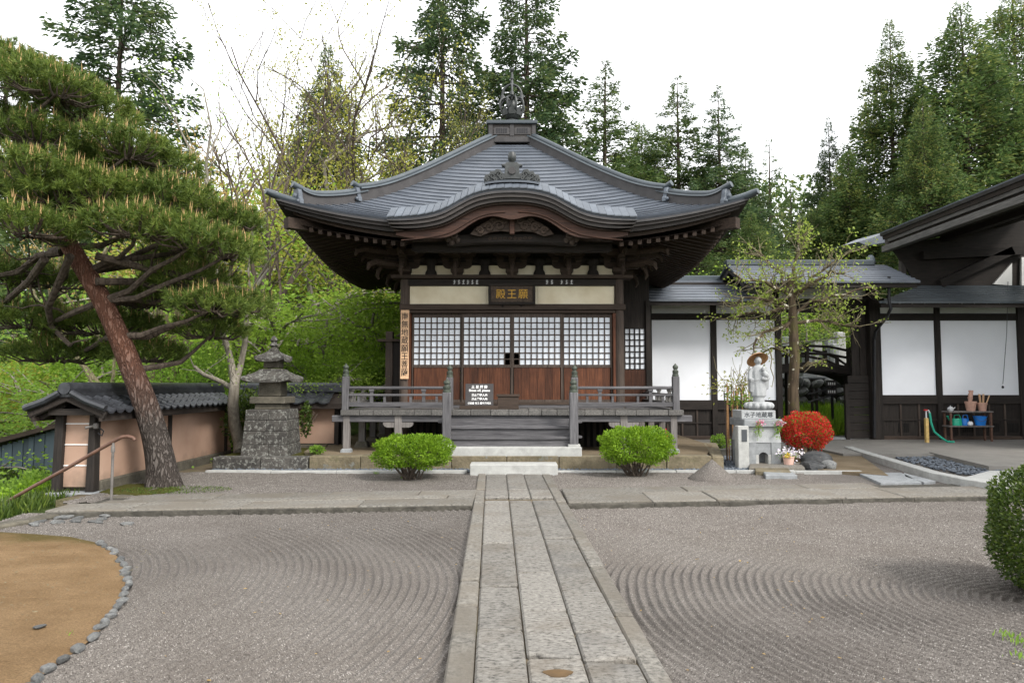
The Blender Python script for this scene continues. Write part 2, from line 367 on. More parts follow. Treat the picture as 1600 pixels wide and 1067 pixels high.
t, h, n = bark('lichen_bark', 0, 0, 7); m = t.noise(t.coords(), 7, 5); mm = t.noise(t.coords(), 3, 4)
c = t.ramp(h, [(.2, (.022, .017, .012)), (.9, (.085, .062, .04))]); c = t.mix(t.ramp(mm, [(.5, 0), (.65, .8)]), c, (.075, .068, .025)); c = t.mix(t.ramp(m, [(.60, 0), (.68, 1)]), c, (.55, .53, .42)); t.out(c, .9, .2); t.bump(h, .015)
t, h, n = bark('twig_bark', 0, 0, 9); t.out(t.ramp(n, [(.3, (.10, .085, .05)), (.7, (.24, .21, .13))]), .9, .2)
# tiles, metals, small things
t = NT('roof_tile'); v = t.coords(); n = t.noise(v, 9, 5); oi = t.new('ShaderNodeObjectInfo')
c = t.mix(1.0, t.ramp(n, [(.3, (.018, .019, .023)), (.7, (.052, .056, .064))]), t.ramp(oi.outputs['Random'], [(0, .6), (1, 1.15)]), 'MULTIPLY'); t.out(c, .38, .5); t.bump(n, .004)
plain('iron_sheet', (.11, .15, .175), .6, .25, 2, .002, 30, (1, 1, .15), objvar=.4)
plain('rust_rail', (.12, .065, .045), .5, .35, 12, .002, 60)
plain('steel', (.13, .12, .11), .45, .25, 12, 0)
plain('black_iron', (.015, .015, .017), .5, .3, 10, 0)
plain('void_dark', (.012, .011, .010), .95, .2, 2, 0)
plain('sign_black', (.05, .045, .045), .55, .2, 6, 0)
plain('sign_white', (.85, .85, .84), .6, .03, 6, 0)
plain('ink', (.012, .011, .011), .6, .1, 6, 0)
plain('grey_ink', (.06, .065, .07), .8, .1, 6, 0)
plain('gold', (.62, .36, .05), .45, .25, 30, 0)
plain('board_wood', (.66, .42, .25), .6, .12, 5, .001, 50, (6, 6, .4))
plain('plaque_wood', (.065, .045, .032), .6, .5, 24, .006, 50)
plain('straw', (.40, .22, .10), .7, .35, 40, .004, 60)
plain('pot_pink', (.68, .44, .36), .6, .1, 8, 0)
plain('terracotta', (.50, .30, .23), .75, .18, 10, .001, 60)
plain('plastic_green', (.02, .36, .22), .35, .1, 5, 0)
plain('plastic_blue', (.015, .17, .56), .35, .1, 5, 0)
plain('plastic_white', (.75, .75, .76), .4, .05, 5, 0)
plain('hose_green', (.02, .30, .20), .4, .1, 5, 0)
plain('brass', (.55, .38, .14), .4, .3, 20, 0)
plain('red_paint', (.5, .03, .03), .45, .2, 10, 0)
plain('kettle_metal', (.55, .56, .57), .25, .15, 10, 0, spec=.8)
plain('rust_water', (.10, .06, .025), .5, .3, 10, 0)
# ================================================================== ground, paths, kerbs
def sstep(a, b, x):
    t = np.clip((x - a) / (b - a), 0, 1); return t * t * (3 - 2 * t)
def terrain_h(X, Y):
    h = np.full(np.shape(X), -.06)
    h = h - 2.3 * sstep(-6.75, -9.5, X) * (1 - sstep(-30, -60, X))            # the bank falls away left of the earthen wall
    h = h + sstep(19.6, 24, Y) * 1.0 * sstep(3.5, 7, X)                      # graveyard bank beyond the gate
    h = h + 9 * sstep(24, 70, Y) + 3.0 * sstep(20, 32, Y) * sstep(-14, -24, X)
    return h
def build_terrain():
    xs = np.concatenate([np.linspace(-400, -40, 10)[:-1], np.linspace(-40, 40, 161), np.linspace(40, 400, 10)[1:]])
    ys = np.concatenate([np.linspace(-60, -5, 8)[:-1], np.linspace(-5, 75, 161), np.linspace(75, 700, 12)[1:]])
    XX, YY = np.meshgrid(xs, ys, indexing='ij'); Z = terrain_h(XX, YY)
    nx, ny = XX.shape; idx = np.arange(nx * ny).reshape(nx, ny)
    fq = np.stack([idx[:-1, :-1], idx[1:, :-1], idx[1:, 1:], idx[:-1, 1:]], -1).reshape(-1, 4)
    return tag(link('ground', mesh_np('ground', np.stack([XX, YY, Z], -1).reshape(-1, 3), fq, True, 'hill_ground')), 'mossy hillside ground around the temple yard', kind='structure')
build_terrain()

# ground lines of the stone path (photo pixels -> yard level)
PZ = .075
def gline(p, q): return (G(*p, PZ), G(*q, PZ))
def at_y(L, Y):
    a, b = L; k = (Y - a.y) / (b.y - a.y); return a.x + (b.x - a.x) * k
LN = [gline((690.5, 1067), (737, 798)), gline((739.5, 1067), (757, 780)), gline((827, 1067), (790.5, 738)), gline((923, 1067), (817, 738)),
      gline((1015.5, 1067), (846, 740)), gline((1056, 1067), (866, 750))]
def cross_front(X): return 8.55 + (X + 5.4) * .100           # front edge of the cross path
def cross_back(X): return 9.72 + (X + 5.4) * .112

# raked gravel: rings of furrows, real relief on polar grids
def raked(name, cx, cy, r0, r1, a0, a1, keep, label, lam=.07):
    dr = lam / 7.1; rs = np.arange(r0, r1, dr); an = np.linspace(a0, a1, int((a1 - a0) * 4.2 / .05))
    RR, AA = np.meshgrid(rs, an, indexing='ij')
    wob = .03 * np.sin(AA * 4 + RR * .5) + .008 * np.sin(AA * 13 - RR * 2.1)
    X = cx + RR * np.cos(AA) * 1.04; Y = cy + RR * np.sin(AA) * .96
    worn = .9 + .3 * np.sin(X * 1.7 + 1.1) * np.sin(Y * 1.3 + .4) + .25 * np.sin(X * 4.1 + Y * 3.3)
    Z = .0165 * np.clip(worn, .25, 1) * (1.25 - 2.2 * np.abs(np.sin((RR + wob) * np.pi / lam)) ** .8) + rng.normal(0, .0016, RR.shape) + .008 * np.sin(X * .9) * np.sin(Y * 1.1)
    ok = keep(X, Y); idx = np.arange(RR.size).reshape(RR.shape)
    fq = np.stack([idx[:-1, :-1], idx[1:, :-1], idx[1:, 1:], idx[:-1, 1:]], -1).reshape(-1, 4)
    fq = fq[ok[:-1, :-1].ravel()]
    u, inv = np.unique(fq, return_inverse=True)
    V = np.stack([X, Y, Z], -1).reshape(-1, 3)[u]
    return tag(link(name, mesh_np(name, V, inv.reshape(-1, 4), True, 'gravel')), label, kind='structure')
pmid = lambda Y: (LN[2][0].x + LN[3][0].x) / 2 + (Y - LN[2][0].y) * ((LN[2][1].x - LN[2][0].x) + (LN[3][1].x - LN[3][0].x)) / 2 / (LN[2][1].y - LN[2][0].y)
inyard = lambda X, Y: (Y > 2.6) & (Y < cross_front(X) + .35) & (np.abs(X) < 9)
raked('raked_gravel', -5.35, 5.25, 1.9, 8.2, -1.0, 1.75, lambda X, Y: inyard(X, Y) & (X < pmid(Y)) & (X > -6.7), 'grey gravel raked in rings round the sand bed')
raked('raked_gravel', 4.05, 5.15, .15, 7.6, .9, 4.5, lambda X, Y: inyard(X, Y) & (X > pmid(Y) - .1), 'grey gravel raked in rings round the clipped hedge ball')
raked('raked_gravel', -4.2, 6.0, 2.6, 8.2, .0, 2.2, lambda X, Y: (Y > cross_back(X) - .3) & (Y < 12.45) & (X > -5.9) & (X < .1), 'gravel strip before the hall platform beside the pine').location.z = .045
raked('raked_gravel', 5.5, 6.2, 2.4, 9.4, 1.2, 3.1, lambda X, Y: (Y > cross_back(X) - .3) & (Y < 12.45) & (X > 0) & (X < 5.1), 'gravel strip before the hall platform beside the gravel cone').location.z = .045
# far right corner in front of the hedge, behind it
mb = MB(); mb.slab([(4.0, 2.6), (9, 2.6), (9, 9.9), (4.0, 9.6)], -.2, -.02); tag(mb.build('yard_gravel', 'gravel'), 'grey gravel yard beyond the hedge', kind='structure')
mb = MB(); mb.slab([(-6.6, 1.0), (9, 1.0), (9, 2.75), (-6.6, 2.75)], -.2, -.015); tag(mb.build('yard_gravel', 'gravel'), 'grey gravel yard towards the viewer', kind='structure')

# stone path: every slab a piece
path = thing('stone_path', (0, 6, 0), 'straight path of chiselled granite slabs to the hall', kind='structure')
def gy(y): return G(800, y, PZ).y
def path_slab(i, ya, yb, name='path_slab', mat='path_stone', zt=None, parent=path):
    g = .004; gt = .018; zt = PZ + R.uniform(-.008, .006) if zt is None else zt
    sk = R.uniform(-.02, .02)
    xa0, xb0, xa1, xb1 = at_y(LN[i], ya) + g, at_y(LN[i+1], ya) - g, at_y(LN[i], yb) + g, at_y(LN[i+1], yb) - g
    q = [(xa0, ya + gt + sk), (xb0, ya + gt - sk), (xb1, yb - gt - sk), (xa1, yb - gt + sk)]
    t = R.uniform(-.003, .003)
    c = Vector(((xa0 + xb1) / 2, (ya + yb) / 2, 0))
    mb = MB().hexa([(x, y, -.12) for x, y in q], [(q[0][0], q[0][1], zt + t), (q[1][0], q[1][1], zt - t), (q[2][0], q[2][1], zt), (q[3][0], q[3][1], zt)])
    return mb.build(name, mat, parent, bevel=.013, loc=c)
cuts = [[1095, 944, 905, 819, 784], [1120, 982, 914, 847, 781], [1170, 1026, 954, 894, 822.5, 781], [1120, 1031, 987, 922, 840, 781], [1110, 959, 883, 840, 783]]
for i, cs in enumerate(cuts):
    ys = [2.3] + [gy(c) for c in cs]
    for a, b in zip(ys[:-1], ys[1:]):
        path_slab(i, a, b, mat='path_stone' if 0 < i < 4 else 'worn_stone')
ybk = cross_back(0)
for i in range(5): path_slab(i, ybk + .02, 12.2, mat='path_stone' if 0 < i < 4 else 'worn_stone')
path_slab(0, gy(784), ybk, mat='worn_stone'); path_slab(4, gy(783), ybk, mat='worn_stone')
p0 = path_slab(2, ybk - .72, ybk - .06); path_slab(1, ybk - .70, ybk - .05); path_slab(3, ybk - .73, ybk - .04)
# reddish puddle worn into one slab
pc = G(872, 1052, PZ); mb = MB(); mb.slab([(pc.x + .075 * math.cos(a) * (1 + .2 * math.sin(3 * a)), pc.y + .05 * math.sin(a)) for a in np.linspace(0, 6.28, 18)[:-1]], PZ, PZ + .0045)
mb.build('rusty_stain', 'rust_water', path)
mb = MB(); mb.slab([(at_y(LN[0], 2.3) + .03, 2.3), (at_y(LN[5], 2.3) - .03, 2.3), (at_y(LN[5], 12.2) - .03, 12.2), (at_y(LN[0], 12.2) + .03, 12.2)], -.1, .045); mb.build('joint_bed', 'soil', path)

# cross path
cross = thing('cross_path', (0, 9.2, 0), 'low stone kerb walk crossing the gravel in front of the hall', kind='structure')
def cross_slab(xa, xb, k0, k1, mat, zt=.085):
    g = .006; q = []
    for X, k in ((xa + g, k0), (xb - g, k0), (xb - g, k1), (xa + g, k1)):
        f, b = cross_front(X), cross_back(X); q.append((X, f + (b - f) * k))
    zt += R.uniform(-.005, .005); c = Vector(((xa + xb) / 2, q[0][1], 0))
    mb = MB().hexa([(x, y, -.15) for x, y in q], [(x, y, zt + R.uniform(-.003, .003)) for x, y in q]); mb.build('kerb_slab', mat, cross, bevel=.009, loc=c)
for k0, k1, mat in ((0, .42, 'worn_stone'), (.425, .62, 'worn_stone'), (.625, 1, 'worn_stone')):
    x = -5.6 + (k0 * .8)
    xl = at_y(LN[0], 9.2)
    while x < xl - .3:
        n = min(x + R.uniform(.75, 1.7), xl) ; n = xl if xl - n < .35 else n; cross_slab(x, n, k0, k1, mat); x = n
    x = at_y(LN[5], 9.2); xe = 6.9 if k0 < .6 else 5.4
    if k0 == 0 or k0 > .6:
        while x < xe - .3:
            n = min(x + R.uniform(.8, 1.9), xe); n = xe if xe - n < .4 else n; cross_slab(x, n, k0, .62 if k0 == 0 else k1, mat); x = n
for X0, X1 in ((-5.5, -.6), (.9, 6.85)):
    mb = MB().slab([(X0, cross_front(X0) + .02), (X1, cross_front(X1) + .02), (X1, cross_back(X1) - .02), (X0, cross_back(X0) - .02)], -.2, .05); mb.build('joint_bed', 'dark_stone_face', cross)
for X0, X1 in ((-5.55, at_y(LN[0], 8.95)), (at_y(LN[5], 9.1), 6.9)):      # mossy dark front of the kerb
    x = X0
    while x < X1 - .05:
        n = min(X1, x + R.uniform(.5, 1.3)); MB().hexa([(x + .004, cross_front(x) - .035, -.1), (n - .004, cross_front(n) - .035, -.1), (n - .004, cross_front(n), -.1), (x + .004, cross_front(x), -.1)], [(x + .004, cross_front(x) - .016, .058 + R.uniform(-.01, .012)), (n - .004, cross_front(n) - .016, .058 + R.uniform(-.01, .012)), (n - .004, cross_front(n), .066), (x + .004, cross_front(x), .066)]).build('kerb_face', 'dark_stone_face', cross, loc=(x, 9, 0)); x = n
tag(MB().slab([(4.9, 9.95), (9.6, 10.3), (9.6, 16), (4.9, 16)], -.2, .032).build('yard_floor', 'gravel'), 'fine gravel floor beside the statue', kind='structure')
# paving towards the right-hand hall
mb = MB()
pave = thing('paved_apron', (5.6, 10.6, 0), 'flat grey paving stones joining the cross path', kind='structure')
for q in (((1340, 738), (1408, 738), (1440, 753), (1376, 754)), ((1412, 738), (1462, 751), (1444, 753), (1414, 744))):
    pts = [G(*p, .075) for p in q]; MB().hexa([(p.x, p.y, -.1) for p in pts][::-1], [tuple(p) for p in pts][::-1]).build('paving_stone', 'granite_grey', pave, bevel=.006, loc=pts[0])

# sand bed with its stone border
edge = [(0, 831), (60, 834), (110, 838), (150, 847), (172, 858), (186, 872), (194, 888), (198, 905), (196, 922), (190, 938), (181, 955), (168, 972), (150, 992), (128, 1011), (104, 1026), (80, 1043), (58, 1060), (30, 1085)]
ep = [G(x, y, .02) for x, y in edge]
bed = thing('sand_bed', (-4.6, 5.6, 0), 'tan sandy bed with mossy far edge', kind='structure')
mb = MB(); cen = Vector((-4.9, 5.3, .05)); ring = ep + [Vector((-3.1, 2.9, .02)), Vector((-6.6, 2.9, .02)), Vector((-6.6, 7.5, .02))]
for k in range(4):
    for p in ring: mb.v.append(tuple(cen.lerp(p, (1, .92, .6, .01)[k]) + Vector((0, 0, (0, .03, .05, .06)[k] + R.uniform(-.004, .004)))))
n = len(ring)
for k in range(3):
    for i in range(n): mb.f.append((k*n+i, k*n+(i+1) % n, (k+1)*n+(i+1) % n, (k+1)*n+i))
mb.build('sand', 'sand', bed, smooth=True)
def rock_mesh(name, seed, mat, n=2, flat=.6, rough=.35):
    bm = bmesh.new(); bmesh.ops.create_icosphere(bm, subdivisions=n, radius=.5); rr = random.Random(seed)
    ax = [Vector((rr.gauss(0, 1), rr.gauss(0, 1), rr.gauss(0, 1))).normalized() for _ in range(9)]; lim = [rr.uniform(.30, .46) for _ in ax]
    for v in bm.verts:
        for a, l in zip(ax, lim):
            d = v.co.dot(a)
            if d > l: v.co -= a * (d - l) * .9
        v.co *= 1 + rr.uniform(-.04, .04) * rough * 2; v.co.z *= flat
    me = bpy.data.meshes.new(name); bm.to_mesh(me); bm.free(); me.materials.append(MT[mat])
    me.polygons.foreach_set('use_smooth', [True] * len(me.polygons)); me.set_sharp_from_angle(angle=math.radians(32)); return me
stones = [rock_mesh('border_stone', s, 'field_stone') for s in range(5)]
seg = ep[3:]; acc = 0; i = 0; p = seg[0].copy()
while i < len(seg) - 1:
    ln = R.uniform(.07, .15); d = (seg[i+1] - p)
    if d.length < ln: i += 1; p = seg[i].copy() if i < len(seg) else p; continue
    m = p + d.normalized() * ln * .5
    link('border_stone', R.choice(stones), bed, (m.x + R.uniform(-.02, .02), m.y + R.uniform(-.015, .015), .03), (R.uniform(-.15, .15), R.uniform(-.15, .15), math.atan2(d.y, d.x) + R.uniform(-.3, .3)), scale=(ln * R.uniform(.95, 1.15), R.uniform(.06, .10), R.uniform(.06, .12)))
    p = p + d.normalized() * ln
for x, y in ((160, 977), (62, 977)):
    q = G(x, y, .08); link('border_stone', R.choice(stones), bed, (q.x, q.y, .075), (0, 0, R.uniform(0, 3)), scale=(.09, .055, .035))

# granite drain kerb and pebbles in front of the platform
kerb = thing('drain_kerb', (0, 12.45, 0), 'thin white granite kerb along the pebble drain', kind='structure')
YK = 12.38
for xs in (np.linspace(-5.35, -.78, 5), np.linspace(.78, 4.95, 5)):
    for a, b in zip(xs[:-1], xs[1:]): MB().box(a + .004, b - .004, YK, YK + .11, -.1, .095 + R.uniform(-.004, .004)).build('kerb_stone', 'granite', kerb, bevel=.006, loc=((a + b) / 2, YK, 0))
MB().box(-5.6, 5.2, YK + .1, 12.95, -.2, .03).build('drain_bed', 'dark_stone_face', kerb)
def pebbles(name, label, pts, size, mat='river_pebble'):
    bm = bmesh.new(); bmesh.ops.create_icosphere(bm, subdivisions=1, radius=.5); bv = np.array([v.co for v in bm.verts]); bf = np.array([[v.index for v in f.verts] for f in bm.faces]); bm.free()
    n = len(pts); an = rng.uniform(0, 6.28, n); sx = rng.uniform(.7, 1.4, n) * size; sy = rng.uniform(.5, .9, n) * size; sz = rng.uniform(.35, .6, n) * size
    V = np.stack([(bv[None, :, 0] * sx[:, None]) * np.cos(an)[:, None] - (bv[None, :, 1] * sy[:, None]) * np.sin(an)[:, None],
                  (bv[None, :, 0] * sx[:, None]) * np.sin(an)[:, None] + (bv[None, :, 1] * sy[:, None]) * np.cos(an)[:, None], bv[None, :, 2] * sz[:, None] + np.zeros((n, 1))], -1) + np.asarray(pts)[:, None, :]
    Fc = (bf[None] + (np.arange(n) * len(bv))[:, None, None]).reshape(-1, 3)
    return tag(link(name, mesh_np(name, V.reshape(-1, 3), Fc, True, mat)), label, kind='stuff')
def scatter_box(n, x0, x1, y0, y1, z, j=.02): return np.stack([rng.uniform(x0, x1, n), rng.uniform(y0, y1, n), z + rng.uniform(0, j, n)], -1)
pebbles('drain_pebbles', 'blue grey pebbles filling the drain along the platform', scatter_box(3600, -5.4, 4.9, YK + .12, 12.88, .045, .03), .055)

# stone platform under the hall (two lengths: mossy lantern end, tan hall end)
PT = .30
plat = thing('stone_platform', (0, 14, 0), 'raised stone platform the hall stands on', kind='structure')
YP = 12.86
xs = [-3.68, -2.75, -1.95, -1.1, -.1, .85, 1.9, 2.8, 3.62]
for a, b in zip(xs[:-1], xs[1:]): MB().box(a + .003, b - .003, YP + R.uniform(-.012, .012), YP + .34, -.1, PT + R.uniform(-.006, .006)).build('edge_stone', 'platform_stone', plat, bevel=.015, loc=((a + b) / 2, YP, 0))
MB().slab([(-3.66, YP + .3), (3.6, YP + .3), (4.3, 15.2), (4.3, 21), (-4.1, 21), (-4.1, 15.0), (-3.66, YP + .5)], -.1, PT - .012).build('earth_floor', 'earth_floor', plat)
MB().hexa([(3.6, YP, -.1), (3.85, YP + .05, -.1), (4.62, 16.0, -.1), (4.3, 16.0, -.1)], [(3.625, YP, PT - .01), (3.85, YP + .05, PT - .02), (4.62, 16.0, PT - .02), (4.3, 16.0, PT - .01)]).build('edge_stone', 'platform_stone', plat, bevel=.015)
MB().hexa([(-4.1, 14.8, -.1), (-3.7, YP + .36, -.1), (-3.66, YP + .36, -.1), (-3.95, 15.2, -.1)], [(-4.15, 14.8, PT + .02), (-3.95, YP + .6, PT + .02), (-3.66, YP + .36, PT + .02), (-3.95, 15.2, PT + .02)]).build('edge_stone', 'platform_stone', plat)
for a, b in ((-5.42, -4.55), (-4.55, -3.69)): MB().box(a + .003, b - .003, YP - .05 + R.uniform(-.01, .01), YP + .3, -.1, PT - .02).build('edge_stone', 'lichen_stone', plat, bevel=.02, loc=((a + b) / 2, YP, 0))
MB().box(-5.4, -3.7, YP + .25, 14.9, -.1, PT - .035).build('mossy_bed', 'moss', plat)
# granite slabs before the steps
one('granite_step', MB().box(-.72, .78, 12.10, 12.50, -.05, .235), 'granite', 'pale granite step block at the end of the stone path', 'step', (0, 12.3, 0), bevel=.012)
one('granite_sill', MB().box(-1.22, 1.27, 12.88, 13.3, PT - .02, .455), 'granite', 'long pale granite sill under the wooden stairs', 'step', (0, 13, PT), bevel=.01)

# right side: terrace, pebble bed and curbs
ter = thing('terrace', (9, 17, 0), 'concrete terrace along the white walled corridor', kind='structure')
def gp(pts, z): return [(p.x, p.y) for p in (G(x, y, z) for x, y in pts)]
MB().slab([(4.35, 16.9), (7.0, 16.9), (7.0, 15.0), (14, 14.6), (14, 21), (4.35, 21)][::-1], -.2, .13).build('terrace_floor', 'concrete', ter)
MB().slab(gp([(1228, 728), (1388, 742), (1330, 700), (1290, 690), (1225, 690)], .09), -.15, .085).build('beaten_path', 'earth_floor', ter)
rb = thing('pebble_bed', (7, 14, 0), 'curved granite kerb round the bed of grey pebbles', kind='structure')
kc_ = [(1318, 697), (1345, 706), (1400, 722), (1450, 737), (1500, 747)]
kb = [G(x, y, .16) for x, y in kc_]
for a, b in zip(kb[:-1], kb[1:]):
    d = (b - a).normalized(); s_ = Vector((-d.y, d.x, 0)) * .2
    q = [a + d * .004, b - d * .004, b - d * .004 + s_, a + d * .004 + s_]
    MB().hexa([(p.x, p.y, -.1) for p in q], [(p.x, p.y, .16) for p in q]).build('kerb_stone', 'granite', rb, bevel=.01)
q = [G(x, y, .17) for x, y in ((1500, 747), (1562, 757), (1600, 735), (1545, 735))]
MB().hexa([(p.x, p.y, -.1) for p in q], [(p.x, p.y, .17) for p in q]).build('kerb_stone', 'granite', rb, bevel=.01)
q = [G(x, y, .09) for x, y in ((1480, 749), (1552, 763), (1562, 757), (1500, 746))]
MB().hexa([(p.x, p.y, -.1) for p in q], [(p.x, p.y, .09) for p in q]).build('kerb_stone', 'granite', rb, bevel=.01)
bedpoly = gp([(1330, 698), (1400, 716), (1450, 730), (1500, 740), (1560, 742), (1620, 735), (1600, 700), (1480, 692)], .06)
MB().slab(bedpoly, -.15, .03).build('bed_floor', 'dark_stone_face', rb)
def in_poly(P, poly):
    x, y = P[:, 0], P[:, 1]; ins = np.zeros(len(P), bool); n = len(poly)
    for i in range(n):
        (x1, y1), (x2, y2) = poly[i], poly[(i + 1) % n]
        c = ((y1 > y) != (y2 > y)) & (x < (x2 - x1) * (y - y1) / (y2 - y1 + 1e-12) + x1); ins ^= c
    return ins
bp = np.array(bedpoly); P_ = scatter_box(7000, bp[:, 0].min(), bp[:, 0].max(), bp[:, 1].min(), bp[:, 1].max(), .05, .035); P_ = P_[in_poly(P_, bedpoly)]
pebbles('bed_pebbles', 'blue grey pebbles in the curved bed by the right building', P_[:4200], .075)
w = gp([(1452, 706), (1600, 700), (1640, 726), (1600, 728), (1545, 728)], .15); MB().slab(w, -.1, .15).build('concrete_ramp', 'concrete', rb)
P_ = scatter_box(2600, 3.75, 5.2, 12.5, 15.2, .045, .03); pebbles('shrine_pebbles', 'grey pebbles round the statue pedestal', P_, .06)
MB().box(3.7, 6.2, 12.5, 16.8, -.2, .045).build('shrine_floor', 'dark_stone_face', ter)
MB().box(4.95, 6.1, YK, YK + .1, -.1, .09).build('kerb_stone', 'granite', kerb, bevel=.006)
# ================================================================== the temple hall
YW, HW, YC, RE = 14.9, 2.275, 17.175, 4.37          # wall plane, half width between columns, centre, eave half width
hall = thing('temple_hall', (0, YC, 0), 'square wooden temple hall with curved copper pyramid roof', 'temple')
zw = lambda y: ZY(y, YW)
# ---- roof shape from the hip line
hp = []
for x, y in ((770, 226), (703, 258), (628, 293.7), (567, 311.5), (482, 318.6), (435.6, 311.5)):
    a, b = ray(x, y); q = abs(a); r = q * YC / (1 + q); hp.append((r, CAMZ + b * (YC - r)))
pf = np.polyfit([p[0] for p in hp], [p[1] for p in hp], 3)
LIFT, R0 = .50, .50
def hipz(r): return float(np.polyval(pf, r))
def lift(r): return LIFT * max(0, (r - R0) / (RE - R0)) ** 1.6
def roofz(r, s): return hipz(r) - lift(r) * (1 - abs(s) ** 2.6)
# karahafu (undulating gable) edge
kpx = [(603, 338.5), (630, 337.5), (656, 335), (685, 329), (703, 320), (720, 310), (738, 301), (763, 295), (780, 293.3), (799, 292.8)]
YKA = 12.58
kx = np.array([-XY(x, YKA, y) + XY(799, YKA, 293) for x, y in kpx])[::-1]; kz = np.array([ZY(y, YKA) for x, y in kpx])[::-1]
KX = float(kx.max())
def _smooth(x):
    ks = np.array([-.12, -.06, 0, .06, .12]); return float(np.mean(np.interp(np.abs(x + ks), kx, kz)))
def kara(x): return _smooth(x)
KEND = kara(KX)
def frontz(r, x):                   # front slope, swelling over the gable
    z = roofz(r, max(-1, min(1, x / r)))
    if abs(x) < KX + .1:
        d = RE - r; z2 = kara(x) - .03 + .30 * min(1, d / .45) + .05 * d
        z = max(z, z2 if abs(x) < KX - .15 else z)
    return z
# roof courses, each a stepped strip
NCO = 32
us = np.linspace(0, 1, NCO + 1)
rr_ = [RE - (RE - R0) * u for u in us]
def course(i, front):
    ra, rb = rr_[i], max(rr_[i+1] - .045, R0 - .02); mb = MB(); nx = 56; top = []; 
    rows = []
    for r, off, lo in ((ra, .040, 0), (rb, .003, 0)):
        row = []
        for k in range(nx + 1):
            s = -1 + 2 * k / nx; x = s * r
            z = frontz(r, x) if front else roofz(r, s)
            row.append((x, YC - r, z + off))
        rows.append(row)
    lowr = [(x * .997, y + .022, z - .044) for x, y, z in rows[0]]
    n = nx + 1; mb.v = lowr + rows[0] + rows[1]
    for k in range(nx):
        mb.f.append((k, k+1, n+k+1, n+k)); mb.f.append((n+k, n+k+1, 2*n+k+1, 2*n+k))
    return mb
slopes = []
for side in range(4):
    mb = MB(); f = side == 0
    mb.grid(lambda u, v: ((2*v-1) * (RE - (RE - R0) * u), YC - (RE - (RE - R0) * u), (frontz(RE - (RE - R0) * u, (2*v-1) * (RE - (RE - R0) * u)) if f else roofz(RE - (RE - R0) * u, 2*v-1)) - .012), 40, 60)
    o = mb.build('roof_slope', 'copper', hall, smooth=True); o.rotation_euler = (0, 0, side * math.pi / 2); slopes.append(o)
side_meshes = {}
for side in range(4):
    for i in range(NCO):
        if side == 0: me = course(i, True).mesh('roof_course', 'copper', (0, YC, 0))
        else:
            if i not in side_meshes: side_meshes[i] = course(i, False).mesh('roof_course', 'copper', (0, YC, 0))
            me = side_meshes[i]
        link('roof_course', me, slopes[side], (0, YC, 0))
for o in bpy.data.objects:
    if o.name.startswith('roof_course'): o.location = (0, 0, 0)
# eave boards (layered), following the lifted eave; front one stops at the gable
def eave_board(r_out, r_in, zt, zb, xa=-1, xb=1, n=40):
    loops = []
    for k in range(n + 1):
        s = xa + (xb - xa) * k / n; x = s * r_out; t = 1 - .35 * abs(s) ** 4
        z = roofz(RE, s); loops.append([(x, YC - r_out, z + zt), (x, YC - r_out, z + zt + (zb - zt) * t), (s * r_in, YC - r_in, z + zt + (zb - zt) * t + .02), (s * r_in, YC - r_in, z + zt + .02)])
    return MB().band(loops)
lay = ((RE + .0, RE - .3, .0, -.045, 'copper_strip'), (RE - .05, RE - .35, -.047, -.11, 'fascia_wood'), (RE - .13, RE - .45, -.112, -.19, 'fascia_wood'), (RE - .26, RE - .55, -.192, -.27, 'eave_wood'))
for side in range(4):
    for (ro, ri, zt, zb, m) in lay:
        for xa, xb in (((-1, -KX / RE + .03), (KX / RE - .03, 1)) if side == 0 else ((-1, 1),)):
            o = eave_board(ro, ri, zt, zb, xa, xb).build('eave_board', m, hall); o.rotation_euler = (0, 0, side * math.pi / 2)
# soffit and rafters
def sofz(r, s, off=0):
    k = max(0, min(1, (r - 2.3) / 2.0)); return hipz(RE) - LIFT - .32 + .30 * (RE - .3 - r) + LIFT * k ** 1.5 * abs(s) ** 2.6 + off
def ksof(x): return kara(x) - .36
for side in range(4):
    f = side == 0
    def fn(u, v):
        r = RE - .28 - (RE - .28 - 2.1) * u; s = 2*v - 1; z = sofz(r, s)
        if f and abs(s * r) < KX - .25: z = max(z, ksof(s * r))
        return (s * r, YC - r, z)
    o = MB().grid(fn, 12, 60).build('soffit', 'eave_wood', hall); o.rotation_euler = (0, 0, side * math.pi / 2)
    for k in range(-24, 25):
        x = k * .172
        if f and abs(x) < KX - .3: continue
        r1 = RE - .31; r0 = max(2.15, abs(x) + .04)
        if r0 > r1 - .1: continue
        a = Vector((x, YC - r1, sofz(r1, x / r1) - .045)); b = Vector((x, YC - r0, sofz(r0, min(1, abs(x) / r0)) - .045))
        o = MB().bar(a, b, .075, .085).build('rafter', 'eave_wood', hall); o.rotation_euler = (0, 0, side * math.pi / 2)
# hip rafters
for k in range(4):
    a = Vector((-(RE - .16), YC - (RE - .16), sofz(RE - .16, 1) - .03)); b = Vector((-2.2, YC - 2.2, sofz(2.2, 1) - .1))
    o = MB().bar(a, b, .17, .2).build('hip_rafter', 'eave_wood', hall); o.rotation_euler = (0, 0, k * math.pi / 2)
